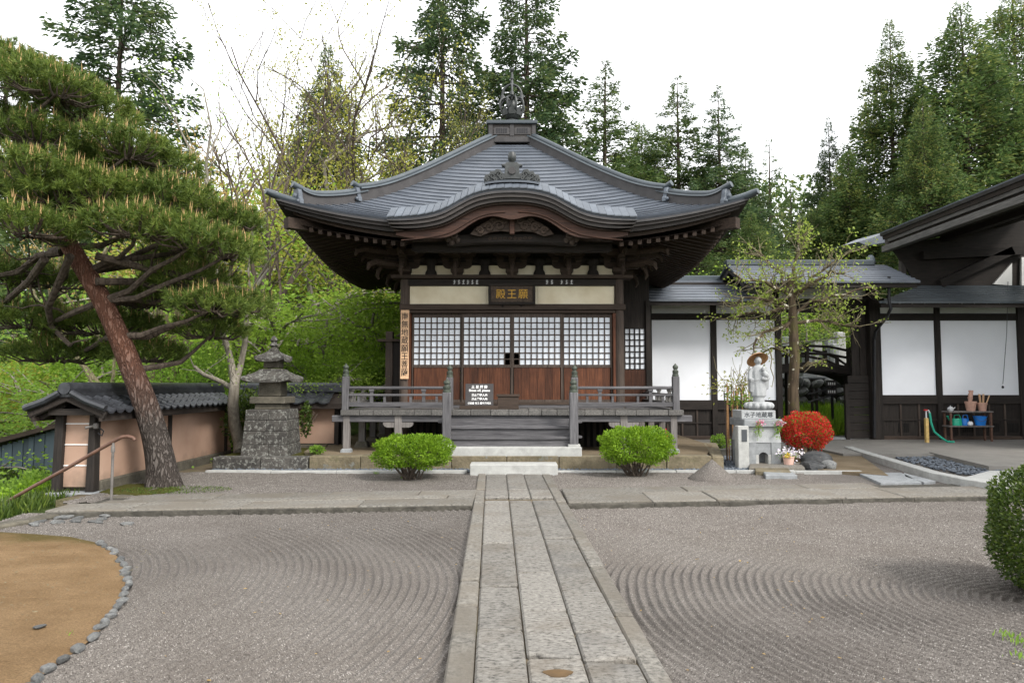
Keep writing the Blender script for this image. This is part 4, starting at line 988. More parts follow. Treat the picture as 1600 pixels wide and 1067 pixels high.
MB().lathe([(.05, 0), (.075, .03), (.04, .06), (.03, .16), (.05, .18), (.05, .2), (.028, .22), (.024, .36), (.05, .38), (.06, .42), (.03, .46), (.01, .49)], (0, YC, z0 + 1.09), 10).build('spire', 'bronze', jew, smooth=True, loc=(0, YC, 0)).location = (0, 0, 0)
# ---- ornament on the gable ridge
yo = YKA + .42; zo = kara(0) + .25
half = [(0, .34), (.10, .34), (.125, .31), (.20, .30), (.19, .26), (.135, .25), (.14, .12), (.19, .14), (.22, .20), (.30, .21), (.33, .16), (.40, .17), (.43, .11), (.50, .10), (.53, .02), (.51, -.06), (.44, -.06), (.40, -.02), (.25, -.01), (.12, .01), (0, .015)]
om = MB().prism(half + [(-u, v) for u, v in half[::-1][1:-1]], lambda u, v, d: (u, d, zo + v), yo - .05, yo + .05).build('gable_ornament', 'bronze', hall, bevel=.012)
for s in (-1, 1):
    for cx, cz, r in ((.25, .10, .06), (.37, .06, .055), (.46, .0, .045), (.20, .03, .04), (.31, .0, .035)): MB().tube(scroll(s * cx, zo + cz, r, 1.3, yo - .06, s, .01), [.018] * 22, 5).build('ornament_scroll', 'bronze', om, loc=(0, YC, 0)).location = (0, 0, 0)
MB().tube([(0, yo - .04, zo + .17), (0, yo - .075, zo + .17)], [.075, .07], 16).build('ornament_boss', 'copper_strip', om, loc=(0, YC, 0)).location = (0, 0, 0)
MB().lathe([(.04, 0), (.05, .03), (.075, .06), (.08, .14), (.06, .20), (.02, .215)], (0, yo, zo + .33), 12).build('ornament_drum', 'bronze', om, smooth=True, loc=(0, YC, 0)).location = (0, 0, 0)
MB().band([[(x, yo - .25, kara(x) + .19), (x, yo + .2, kara(x) + .3), (x, yo + .2, kara(x) + .24), (x, yo - .25, kara(x) + .15)] for x in np.linspace(-.5, .5, 15)]).build('gable_saddle', 'copper_light', hall)
# ---- things hung on and set out at the hall
bp = Vector((XY(632.5, YW - .13, 540), YW - .135, zw(592)))
bd = thing('name_board', (bp.x, bp.y, bp.z), 'tall pale wooden board with a column of black brushed characters', 'board')
MB().box(bp.x - .088, bp.x + .088, bp.y - .012, bp.y + .012, zw(592), zw(485.5)).build('plank', 'board_wood', bd, bevel=.003)
hh = (zw(488) - zw(589)); text_mesh('南\n無\n地\n蔵\n願\n王\n菩\n薩', hh / 8 * .98, 'ink', lambda u, v, w: (bp.x + u, bp.y - .0135 - w, (zw(488) + zw(589)) / 2 + v), parent=bd, sx=.92, line=1.0, extrude=.0012, bold=.0015)
pl = thing('name_plaque', (0, YW - .16, zw(475)), 'carved dark plaque with golden characters under the eave', 'plaque')
px0, px1, pz0, pz1 = XY(763, YW - .2, 460), XY(836.5, YW - .2, 460), ZY(476, YW - .2), ZY(443.5, YW - .2)
tilt = lambda u, v, d: ((px0 + px1) / 2 + u, YW - .16 - d - (v - pz0) * .22, v)
MB().prism([(px0 + .05 - (px0+px1)/2, pz0 + .05), (px1 - .05 - (px0+px1)/2, pz0 + .05), (px1 - .05 - (px0+px1)/2, pz1 - .05), (px0 + .05 - (px0+px1)/2, pz1 - .05)], tilt, -.02, .02).build('plaque_panel', 'plaque_wood', pl)
hwid = (px1 - px0) / 2
for q in ([(-hwid, pz0), (hwid, pz0), (hwid, pz0 + .055), (-hwid, pz0 + .055)], [(-hwid, pz1 - .055), (hwid, pz1 - .055), (hwid, pz1), (-hwid, pz1)], [(-hwid, pz0 + .056), (-hwid + .055, pz0 + .056), (-hwid + .055, pz1 - .056), (-hwid, pz1 - .056)], [(hwid - .055, pz0 + .056), (hwid, pz0 + .056), (hwid, pz1 - .056), (hwid - .055, pz1 - .056)]):
    MB().prism(q, tilt, -.02, .05).build('plaque_frame', 'dark_wood_x', pl, bevel=.008)
for k, ch in enumerate('殿王願'): text_mesh(ch, .21, 'gold', lambda u, v, w: tilt(u + (-.235 + .235 * k), (pz0 + pz1) / 2 + v, .026 + w), parent=pl, extrude=.004, bold=.0)
for x in (-.2, .2): MB().bar((x, YW - .12, pz0 - .03), (x, YW - .2, pz0 + .02), .03, .03).build('plaque_hook', 'black_iron', pl)
# notice board on the veranda
yn = YD + .30
sg = thing('notice_board', (XY(749, yn), yn, zD), 'black notice board reading Shoes off please on the veranda', 'sign')
nx0, nx1, nz0, nz1 = XY(727, yn, 618), XY(771, yn, 618), ZY(636, yn), ZY(599.5, yn); nz0 = zD + .06
lean = lambda u, v, d: ((nx0 + nx1) / 2 + u, yn - d + (v - nz0) * .12, v)
hn = (nx1 - nx0) / 2
MB().prism([(-hn, nz0), (hn, nz0), (hn, nz1), (-hn, nz1)], lean, -.012, .012).build('panel', 'sign_black', sg, bevel=.003)
MB().box(nx0 - .11, nx1 + .09, yn - .07, yn + .09, zD, zD + .075).build('foot_block', 'brown_wood_x', sg, bevel=.008)
lines = [('土 足 厳 禁', .066, .86), ('Shoes off, please', .062, .69), ('禁止穿鞋入内', .052, .50), ('禁止穿鞋入內', .052, .33), ('신발을 벗고 들어가세요', .047, .14)]
for s_, sz, k in lines: text_mesh(s_, sz, 'sign_white', lambda u, v, w: lean(u, nz0 + (nz1 - nz0) * k + v, .0135 + w), parent=sg, extrude=.001, bold=.0014)
bxm = thing('wooden_box', (XY(795, yn), yn, zD), 'low brown wooden box beside the notice board', 'box')
b0, b1 = XY(777.5, yn), XY(810.5, yn)
MB().box(b0, b1, yn, yn + .28, zD, ZY(618, yn) - .02).build('box_body', 'brown_wood_x', bxm, bevel=.006)
MB().box(b0 - .02, b1 + .02, yn - .02, yn + .3, ZY(618, yn) - .02, ZY(616, yn)).build('lid', 'brown_wood_x', bxm, bevel=.004)
# sliding side door leaf to the left of the hall
sl = thing('side_screen', (-2.75, YW + .9, zD), 'dark timber side screen standing left of the hall', 'screen')
MB().box(-2.78, -2.62, YW + .55, YW + .71, PT - .02, ZY(518, YW + .6)).build('screen_post', 'brown_wood_z', sl, bevel=.01); MB().box(-2.62, -2.3, YW + .6, YW + .66, zD, ZY(532, YW + .6)).build('screen_leaf', 'dark_wood_z', sl)
MB().box(-2.95, -2.3, YW + .5, YW + .76, ZY(534, YW + .6), ZY(530, YW + .6)).build('screen_lintel', 'brown_wood_x', sl)
# ================================================================== corridor, gate and right-hand building
YB = 18.9; TZ = .13
def bz(y, Y=YB): return ZY(y, Y)
def bxx(x, y=560): return XY(x, YB, y)
def roof_courses(par, xa0, xb0, xa1, xb1, ya, za, yb, zb, n, mat='copper', name='roof_course', sag=.0):
    """lean-to roof plane from eave (ya, za) up to (yb, zb), in stepped courses"""
    for k in range(n):
        t0, t1 = k / n, min(1, (k + 1.15) / n)
        def p(t, s, o):
            x = (xa0 + (xa1 - xa0) * t) + s * ((xb0 + (xb1 - xb0) * t) - (xa0 + (xa1 - xa0) * t)); return Vector((x, ya + (yb - ya) * t, za + (zb - za) * t - sag * math.sin(math.pi * t) + o))
        MB().hexa([p(t0, 0, -.03), p(t0, 1, -.03), p(t1, 1, -.04), p(t1, 0, -.04)], [p(t0, 0, .03), p(t0, 1, .03), p(t1, 1, 0), p(t1, 0, 0)]).build(name, mat, par, loc=p(t0, .5, 0))
def bay_wall(par, posts, ytop, ypan, ymid, ybeam, first_w=.075):
    xs = [bxx(p) for p in posts]
    for x in xs: MB().box(x - first_w, x + first_w, YB - .07, YB + .09, TZ - .05, bz(ytop - 6)).build('post', 'dark_wood_z', par, bevel=.008, loc=(x, YB, 0))
    for a, b in zip(xs[:-1], xs[1:]):
        a += first_w; b -= first_w
        MB().box(a, b, YB, YB + .05, bz(ytop + 14), bz(ytop - 2)).build('plaster_panel', 'plaster_white', par)
        MB().box(a, b, YB - .05, YB + .06, bz(ypan), bz(ytop + 14)).build('beam', 'dark_wood_x', par, bevel=.006)
        MB().box(a + .01, b - .01, YB - .005, YB + .03, bz(ymid), bz(ypan)).build('white_panel', 'white_board', par)
        MB().box(a, b, YB - .06, YB + .06, bz(ybeam), bz(ymid)).build('beam', 'dark_wood_x', par, bevel=.006)
        # dado: framed boards
        n = max(2, round((b - a) / .42)); w = (b - a) / n
        for k in range(n):
            MB().box(a + k * w + .004, a + (k + 1) * w - .004, YB + .0, YB + .03, TZ + .09, bz(ybeam)).build('dado_board', 'dark_wood_z', par, loc=(a + k * w, YB, TZ))
            if k: MB().box(a + k * w - .022, a + k * w + .022, YB - .03, YB - .001, TZ + .09, bz(ybeam)).build('dado_batten', 'brown_wood_z', par, loc=(a + k * w, YB, TZ))
        zz = (TZ + .09 + bz(ybeam)) / 2
        MB().box(a, b, YB - .035, YB - .002, zz - .02, zz + .02).build('dado_rail', 'dark_wood_x', par)
        MB().box(a, b, YB - .07, YB + .05, TZ - .04, TZ + .09).build('ground_sill', 'brown_wood_x', par, bevel=.01)
cor = thing('corridor', (5.4, YB, 0), 'white panelled corridor joining the hall to the gate', 'building')
bay_wall(cor, (1014, 1115, 1216), 476, 500, 625, 640)
eY, rY = 17.85, 19.5
ez, rz_ = ZY(469, eY), ZY(437, rY)
xa, xb = XY(986, eY, 470), XY(1180, eY, 470)
roof_courses(cor, xa, xb, xa + .2, xb, eY, ez, rY, rz_, 8)
MB().box(xa + .05, xb, eY + .04, eY + .12, ez - .12, ez - .035).build('eave_board', 'dark_wood_x', cor)
MB().box(xa + .2, xb, rY - .1, rY + .12, rz_ - .05, rz_ + .10).build('ridge', 'copper_dark', cor, bevel=.02)
MB().box(xa + .25, xb, YB + .1, YB + .14, ez - .1, rz_ - .15).build('upper_boarding', 'dark_wood_x', cor)
roof_courses(cor, xa + .1, xb, xa + .2, xb, 21.1, ez, rY, rz_, 6)
for x in np.arange(xa + .3, xb, .35): MB().bar((x, eY + .1, ez - .06), (x, YB, ez + .26), .06, .07).build('rafter', 'dark_wood_y', cor)
# connecting passage with a small lattice screen right of the hall
pas = thing('passage_screen', (3.0, 16.9, 0), 'dark passage screen with a small paper lattice window', 'screen')
YS = 16.9
x0, x1, z0, z1 = XY(968.5, YS), XY(1008, YS), ZY(577, YS), ZY(513, YS)
MB().box(x0 - .1, x1 + .12, YS + .03, YS + .07, zD, ZY(430, YS)).build('screen_boarding', 'dark_wood_z', pas)
m = MB(); nc, nr = 5, 7; pw_, ph_ = (x1 - x0) / nc, (z1 - z0) / nr
for k in range(nc + 1): m.box(x0 + k * pw_ - .014, x0 + k * pw_ + .014, YS - .012, YS + .012, z0, z1)
for k in range(nr + 1): m.box(x0, x1, YS - .009, YS + .01, z0 + k * ph_ - .014, z0 + k * ph_ + .014)
lat = m.build('lattice', 'dark_wood_z', pas); pm = MB().box(-pw_/2 + .014, pw_/2 - .014, -.003, .003, -ph_/2 + .014, ph_/2 - .014).mesh('pane', 'paper')
for a in range(nc):
    for b in range(nr): link('pane', pm, lat, (x0 + (a + .5) * pw_, YS + .014, z0 + (b + .5) * ph_))
MB().box(x0 - .02, x1 + .02, YS - .01, YS + .02, zD, z0 - .015).build('screen_panel', 'red_wood_z', pas)
MB().box(x1 + .02, x1 + .13, YS - .05, YS + .06, zD, ZY(470, YS)).build('screen_post', 'dark_wood_z', pas)
# gate
gate = thing('gate', (8.3, YB, 0), 'roofed timber gate open onto the arched bridge', 'gate')
gY = 17.4; gz = ZY(440, gY); gr = ZY(414, 18.7)
gx0, gx1 = XY(1163, gY, 440), XY(1438, gY, 440)
roof_courses(gate, gx0, gx1, gx0 - .05, gx1 - .2, gY, gz, 18.7, gr, 8)
roof_courses(gate, gx0, gx1, gx0 - .05, gx1 - .2, 20.4, gz + .1, 18.7, gr, 6)
MB().box(gx0 - .08, gx1 - .5, 18.58, 18.82, gr - .03, gr + .12).build('ridge', 'copper_dark', gate, bevel=.02)
MB().lathe([(.1, 0), (.12, .1), (.09, .2), (.05, .26)], (gx1 - .55, 18.7, gr), 8).build('ridge_end', 'copper_dark', gate)
MB().prism([(gY + .1, gz - .03), (18.7, gr - .05), (20.3, gz + .05), (20.3, gz - .05), (18.7, gr - .2), (gY + .1, gz - .14)], lambda u, v, d: (d, u, v), gx0 + .02, gx0 + .1).build('gable_board', 'fascia_wood', gate)
MB().box(gx0 + .05, gx1 - .05, gY + .05, gY + .13, gz - .14, gz - .035).build('eave_board', 'dark_wood_x', gate)
for x in np.arange(gx0 + .3, gx1 - .1, .3): MB().bar((x, gY + .1, gz - .08), (x, 18.6, gr - .12), .055, .07).build('rafter', 'dark_wood_y', gate)
g0, g1 = bxx(1216), bxx(1364)
MB().box(g1 - .11, g1 + .11, YB - .11, YB + .11, 0, bz(440)).build('gate_post', 'dark_wood_z', gate, bevel=.01)
MB().box(g0 - .1, g0 + .1, YB + .12, YB + .3, 0, bz(440)).build('gate_post', 'dark_wood_z', gate, bevel=.01)
MB().box(g0 + .1, g1 - .11, YB + .1, YB + .3, bz(487), bz(466)).build('gate_lintel', 'dark_wood_x', gate, bevel=.01)
MB().box(g0 + .1, g1 - .11, YB - .02, YB + .1, bz(450), bz(438)).build('gate_lintel', 'dark_wood_x', gate)
MB().box(g0 + .1, g1 - .11, YB + .08, YB + .1, bz(466), bz(450)).build('plaster_panel', 'plaster_white', gate)
xq = bxx(1325); pos = bxx(1321)
MB().box(pos - .05, pos + .05, YB - .05, YB + .06, 0, bz(600)).build('inner_post', 'dark_wood_z', gate)
for k in range(9):
    za = TZ + .02 + k * .21
    if za > 1.72: break
    MB().box(pos + .06, g1 - .12, YB + .02 + (k % 2) * .004, YB + .06, za + .004, za + .206).build('siding_board', 'dark_wood_x', gate, bevel=.005, loc=(xq, YB, za))
for k in range(3):
    xx = pos + .25 + k * .22; MB().box(xx, xx + .2, YB + .16, YB + .2, 1.75, bz(470)).build('siding_board', 'dark_wood_z', gate, loc=(xx, YB, 2))
# right-hand building with the pent roof
rb2 = thing('white_walled_building', (11, YB, 0), 'white walled wing with dark posts and a pent roof', 'building')
bay_wall(rb2, (1371.5, 1465, 1594), 476, 501, 617, 631, .07)
MB().box(bxx(1594) + .07, bxx(1594) + 2.4, YB, YB + .1, TZ, bz(470)).build('end_wall', 'dark_wood_z', rb2)
pY = 17.75; pz = ZY(472, pY); pr = ZY(446, 19.3)
roof_courses(rb2, XY(1374, pY, 472), XY(1640, pY, 472), XY(1440, 19.3, 446), XY(1660, 19.3, 446), pY, pz, 19.3, pr, 9, 'copper_dark')
MB().box(XY(1378, pY, 472), XY(1640, pY, 472), pY + .04, pY + .12, pz - .13, pz - .035).build('eave_board', 'dark_wood_x', rb2)
for x in np.arange(XY(1385, pY, 472), XY(1640, pY, 472), .32): MB().bar((x, pY + .08, pz - .06), (x, YB, pz + .27), .055, .07).build('rafter', 'dark_wood_y', rb2)
MB().tube([PX(1389, 432, 17.6), PX(1389, 470, 17.6), PX(1392, 482, 17.6), PX(1386, 495, 17.9), PX(1368, 517, 18.5), PX(1366, 530, 18.7), PX(1366, 683, 18.72)], .04, 8).build('downpipe', 'black_iron', rb2, smooth=True)
for x in (1400, 1432, 1500, 1540, 1570):   # vent slots in the dado, their inner shade drawn as near-black strips
    for k in range(6): MB().box(bxx(x) + k * .05, bxx(x) + k * .05 + .028, YB - .012, YB - .003, bz(675), bz(661)).build('vent_slot_shade', 'void_dark', rb2, loc=(bxx(x) + k * .05, YB, 0))
# great roof of the main hall reaching in from the right
mh = thing('main_hall', (13, 14, 0), 'great hall eave reaching in with dark rafters beneath', 'building')
e1 = PX(1380, 394, 19.5); e2 = PX(1385, 385, 19.5); e3 = PX(1385, 363, 19.5)
Y0, Y1 = 6.0, 19.55
MB().box(e1.x - .02, e1.x + .16, Y0, Y1, e1.z, e2.z).build('eave_beam', 'grey_wood_y', mh, bevel=.01)
eh = e3.z - e2.z
for k, (o0, za, zb2, mt) in enumerate(((.10, .02, .30, 'dark_wood_y'), (.03, .31, .52, 'grey_wood_y'), (-.02, .53, .78, 'dark_wood_y'), (-.07, .79, .97, 'copper_strip'))):
    MB().prism([(e2.x + o0, e2.z + eh * za), (e2.x + .35, e2.z + eh * za), (e2.x + .35, e2.z + eh * zb2), (e2.x + o0 - .02, e2.z + eh * zb2)], lambda u, v, d: (u, d, v), Y0, Y1 + .04 * k).build('eave_board', mt, mh)
prof = [(0, 0), (.7, .20), (1.5, .45), (2.5, .82), (3.6, 1.3), (5, 2.0)]
for i, (a, b) in enumerate(zip(prof[:-1], prof[1:])):
    n = max(2, int((b[0] - a[0]) / .22))
    for k in range(n):
        u0, v0 = a[0] + (b[0]-a[0]) * k / n, a[1] + (b[1]-a[1]) * k / n; u1, v1 = a[0] + (b[0]-a[0]) * (k+1.1) / n, a[1] + (b[1]-a[1]) * (k+1.1) / n
        xo, zo_ = e3.x - .08, e3.z
        MB().hexa([(xo+u0, Y0, zo_+v0-.03), (xo+u1, Y0, zo_+v1-.03), (xo+u1, Y1 + .15, zo_+v1-.03), (xo+u0, Y1 + .15, zo_+v0-.03)], [(xo+u0, Y0, zo_+v0+.028), (xo+u1, Y0, zo_+v1), (xo+u1, Y1 + .15, zo_+v1), (xo+u0, Y1 + .15, zo_+v0+.028)]).build('roof_course', 'copper', mh)
MB().prism([(e3.x + u, e3.z + v) for u, v in prof] + [(e3.x + u, e3.z + v - .35) for u, v in prof[::-1]], lambda u, v, d: (u, d, v), Y1 - .1, Y1 + .05).build('gable_board', 'fascia_wood', mh)
MB().hexa([(e1.x, Y0, e1.z + .12), (e1.x + 4, Y0, e1.z + 1.2), (e1.x + 4, Y1, e1.z + 1.2), (e1.x, Y1, e1.z + .12)], [(e1.x, Y0, e1.z + .16), (e1.x + 4, Y0, e1.z + 1.24), (e1.x + 4, Y1, e1.z + 1.24), (e1.x, Y1, e1.z + .16)]).build('soffit', 'dark_wood_y', mh)
for y in np.arange(Y0 + .1, Y1, .3): MB().bar((e1.x + .16, y, e1.z + .10), (e1.x + 3.6, y, e1.z + 1.02), .09, .1).build('rafter', 'dark_wood_x', mh)
for dx in (1.5, 3.0): MB().box(e1.x + dx, e1.x + dx + .2, Y0, Y1 - .2, e1.z + .2 + dx * .27 - .35, e1.z + .05 + dx * .27).build('purlin', 'dark_wood_y', mh)
MB().box(e1.x + 4.6, e1.x + 4.8, 12.5, 18.0, TZ - .1, e1.z + 1.0).build('side_wall', 'dark_wood_y', mh)
for y in (12.6, 15.2, 17.8): MB().box(e1.x + 4.45, e1.x + 4.75, y - .15, y + .15, TZ - .1, e1.z + .9).build('column', 'dark_wood_z', mh)
# end wall above the pent roof, plaster between dark posts
MB().prism([(XY(1440, 19.3), pr - .1), (XY(1640, 19.3) + 2, pr - .1), (XY(1640, 19.3) + 2, e1.z + 1.4), (XY(1400, 19.3), e1.z + .1), (XY(1440, 19.3), pr)], lambda u, v, d: (u, d, v), 19.32, 19.4).build('end_wall', 'dark_wood_x', mh)
q = [PX(1552, 444, 19.25), PX(1581, 446, 19.25), PX(1581, 411, 19.25)]
MB().prism([(p.x, p.z) for p in q], lambda u, v, d: (u, d, v), 19.24, 19.31).build('plaster_panel', 'plaster_white', mh)
q = [PX(1596, 446, 19.25), PX(1640, 446, 19.25), PX(1640, 402, 19.25), PX(1596, 402, 19.25)]
MB().prism([(p.x, p.z) for p in q], lambda u, v, d: (u, d, v), 19.24, 19.31).build('plaster_panel', 'plaster_white', mh)
MB().bar(PX(1468, 444, 19.2), PX(1580, 392, 19.2), .2, .22).build('strut_beam', 'dark_wood_x', mh)
MB().bar(PX(1440, 400, 19.2), PX(1600, 392, 19.2), .2, .22).build('tie_beam', 'dark_wood_x', mh)
MB().bar(PX(1410, 434, 19.4), PX(1410, 386, 19.4), .14, .14).build('hanging_post', 'fascia_wood', mh)
rt_ = [PX(x, y, 20.6) for x, y in ((1338, 379), (1360, 373), (1386, 362), (1420, 362), (1404, 376), (1352, 385))]
MB().prism([(p.x, p.z) for p in rt_], lambda u, v, d: (u + (d - 20.5) * .1, d, v + (d - 20.5) * .1), 20.5, 23).build('rear_eave', 'copper', mh)
cab = thing('pull_cord', tuple(PX(1575, 470, 18.6)), 'thin cord hanging in front of the white wall', 'cord')
MB().tube([PX(1575, 440, 18.7), PX(1573, 520, 18.7), PX(1567, 600, 18.7)], .008, 5).build('cord', 'grey_ink', cab); MB().lathe([(.01, 0), (.03, .02), (.03, .05), (.01, .08)], PX(1567, 607, 18.7), 8).build('cord_weight', 'black_iron', cab)

# ---- drum bridge beyond the gate
br = thing('arched_bridge', (8.6, 20.3, 0), 'black wooden arched bridge with railings beyond the gate', 'bridge')
YG = 20.2
arch = [(1195, 577), (1225, 571), (1260, 568.5), (1295, 570), (1325, 575), (1345, 584), (1362, 596), (1376, 612)]
ap = [PX(x, y, YG) for x, y in arch]
def sweep(pts, y0, y1, t): return MB().band([[(p.x, y0, p.z), (p.x, y1, p.z), (p.x, y1, p.z - t), (p.x, y0, p.z - t)] for p in pts])
sweep(ap, YG, YG + 1.5, .22).build('bridge_deck', 'dark_wood_x', br)
sweep([p + Vector((0, 0, .05)) for p in ap], YG - .12, YG - .01, .24).build('arch_beam', 'dark_wood_x', br)
for yy in (YG - .05, YG + 1.45):
    for dz in (.30, .52): MB().tube([Vector((p.x, yy, p.z + dz * (1.0 if p.x < 9.4 else .95))) for p in ap], .038, 8).build('railing', 'dark_wood_x', br, smooth=True)
    for k, p in enumerate(ap): 
        if k % 2 == 0 or k > 4: MB().box(p.x - .045, p.x + .045, yy - .045, yy + .045, p.z - .1, p.z + .58).build('railing_post', 'dark_wood_z', br, loc=(p.x, yy, 0))
for k in range(4):
    p = ap[-2] + Vector((.1 * k - .25, 0, -.16 * k - .1)); MB().box(p.x - .3, p.x + .3, YG + .02, YG + .3, p.z - .1, p.z).build('bracket_block', 'grey_wood_x', br, loc=p)
for x in (1236, 1330, 1372): p = PX(x, 600, YG); MB().box(p.x - .09, p.x + .09, YG + .05, YG + .25, .0, p.z + .4).build('bridge_post', 'dark_wood_z', br, loc=(p.x, YG, 0))
# field-stone retaining wall, bank and graves
rw = thing('stone_retaining_wall', (8.5, 22.4, 0), 'dark field stone retaining wall behind the bridge', 'wall')
smesh = [rock_mesh('wall_stone', 40 + s, 'dark_rock' if s % 3 == 1 else 'field_stone', 2, .85) for s in range(6)]
MB().box(7.3, 12.6, 22.55, 23.2, 0, ZY(592, 22.5)).build('wall_core', 'dark_stone_face', rw)
zz = .55
while zz < ZY(597, 22.5):
    x = 7.3 + R.uniform(0, .2)
    while x < 12.4:
        w_ = R.uniform(.26, .5); link('wall_stone', R.choice(smesh), rw, (x + w_ / 2, 22.5 + R.uniform(-.05, .05), zz + R.uniform(-.04, .04)), (R.uniform(-.3, .3), R.uniform(-.5, .5), R.uniform(-.3, .3)), scale=(w_ * 1.15, .4, R.uniform(.36, .5))); x += w_
    zz += .27
MB().box(7.2, 12.6, 22.5, 23.1, ZY(592, 22.5), ZY(588, 22.5)).build('coping', 'granite_grey', rw, bevel=.02)
MB().slab([(7.2, 23.0), (16, 23.0), (16, 26), (7.2, 26)], .5, ZY(589, 22.5) - .02).build('upper_bank', 'concrete', rw)
def grave(px, py_top, w, Y, k, mat, label):
    b = ZY(589, 22.5) - .05; top = ZY(py_top, Y); c = XY(px, Y, 545); t = thing('gravestone', (c, Y, b), label, 'gravestone', 'gravestones beyond the bridge')
    MB().box(c - w * 1.0, c + w * 1.0, Y - w, Y + w, b, b + .22).build('plinth', mat, t, bevel=.02)
    MB().box(c - w * .75, c + w * .75, Y - w * .75, Y + w * .75, b + .22, b + .42).build('base_block', mat, t, bevel=.02)
    MB().box(c - w * .5, c + w * .5, Y - w * .5, Y + w * .5, b + .42, top).build('shaft', mat, t, bevel=.03)
for a in ((1312, 519, .30, 23.9, 0, 'granite', 'tallest pale gravestone beside the gate post'), (1296, 531, .25, 23.7, 0, 'granite_grey', 'squat gravestone next to the tallest one'), (1276, 532, .28, 23.8, 0, 'granite', 'broad gravestone with rounded shoulders behind the bridge'),
          (1226, 526, .34, 24.2, 0, 'granite_grey', 'blue grey gravestone next to the white corridor wall'), (1304, 537, .24, 23.4, 0, 'statue_stone', 'small white gravestone before the tallest one'), (1260, 541, .25, 23.5, 0, 'granite_grey', 'low gravestone behind the leaning tree trunk')): grave(*a)
gs = thing('guide_sign', (9.05, 20.9, .5), 'black guide sign with two white text boards on a post', 'sign')
p = PX(1301, 640, 20.9); MB().box(p.x - .03, p.x + .03, 20.88, 20.94, .1, ZY(595, 20.9)).build('sign_post', 'black_iron', gs)
for k in range(2):
    a, b = PX(1290, 594 + k * 12.5, 20.9), PX(1306, 604 + k * 12.5, 20.9); o = MB().box(a.x, b.x, 20.84, 20.875, b.z, a.z).build('sign_board', 'sign_black', gs)
    for q in range(4): MB().box(a.x + .04 + q * .06, a.x + .075 + q * .06, 20.832, 20.839, b.z + .05, a.z - .06).build('sign_mark', 'sign_white', o)
for k in range(2):
    a, b = PX(1262, 616 + k * 12, 21.3), PX(1330, 599 + k * 10, 21.3)
    one('bamboo_rail', MB().tube([a, b], .028, 6), 'grey_wood_x', ('upper' if k == 0 else 'lower') + ' slanting bamboo rail beside the grass bank', 'rail', tuple(a), smooth=True)
for x in (1270, 1277): p = PX(x, 640, 21.3); one('rail_stake', MB().box(p.x - .03, p.x + .03, 21.3, 21.36, .1, ZY(606, 21.3)), 'dark_wood_z', ('left ' if x == 1270 else 'right ') + 'dark stake carrying the bamboo rails', 'stake', tuple(p))
for x, y in ((1296, 677), (1308, 684)):
    p = G(x, y, .15); one('stepping_stone', MB().slab([(p.x + .45 * math.cos(a) * R.uniform(.85, 1), p.y + .28 * math.sin(a)) for a in np.linspace(0, 6.2, 9)], .1, .17), 'granite_grey', 'flat stepping stone by the grass bank ' + ('further from' if x == 1296 else 'nearer to') + ' the gate', 'stone', tuple(p), bevel=.01)

# ================================================================== earthen wall with tile roof (left)
XF = -6.03; WC = -6.28; WY0, WY1 = 10.25, 15.2
ew = thing('earthen_wall', (WC, 12.5, 0), 'pink earthen wall with grey tiled roof beside the pine', 'wall')
zb_, zt3 = .20, 1.2
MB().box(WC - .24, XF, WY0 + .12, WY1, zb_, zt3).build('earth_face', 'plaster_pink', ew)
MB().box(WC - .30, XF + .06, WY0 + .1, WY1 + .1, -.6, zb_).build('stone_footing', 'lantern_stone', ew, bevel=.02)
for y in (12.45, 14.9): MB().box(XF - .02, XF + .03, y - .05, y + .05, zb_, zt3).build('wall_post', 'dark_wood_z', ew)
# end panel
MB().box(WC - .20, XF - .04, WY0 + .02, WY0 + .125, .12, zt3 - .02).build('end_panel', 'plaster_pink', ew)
for z in (.42, .72, 1.02): MB().box(WC - .2, XF - .04, WY0 + .008, WY0 + .019, z, z + .014).build('end_line', 'sign_white', ew)
for x in (WC - .27, XF - .03): MB().hexa([(x - .06, WY0 - .06, .05), (x + .06, WY0 - .06, .05), (x + .06, WY0 + .1, .05), (x - .06, WY0 + .1, .05)], [(x - .03, WY0 - .06, zt3), (x + .09 if x < WC else x + .05, WY0 - .06, zt3), (x + .09 if x < WC else x + .05, WY0 + .1, zt3), (x - .03, WY0 + .1, zt3)]).build('end_post', 'dark_wood_z', ew, bevel=.01)
MB().box(WC - .36, XF + .10, WY0 - .15, WY0 + .2, .0, .055).build('end_sill', 'granite_grey', ew, bevel=.012)
for k in range(3): MB().box(WC - .36 + k * .25, WC - .36 + k * .25 + .24, WY0 - .13 + R.uniform(-.03, .03), WY0 + .25, -.7, -.005).build('footing_stone', 'lantern_stone', ew, bevel=.03, loc=(WC + k * .2, WY0, 0))
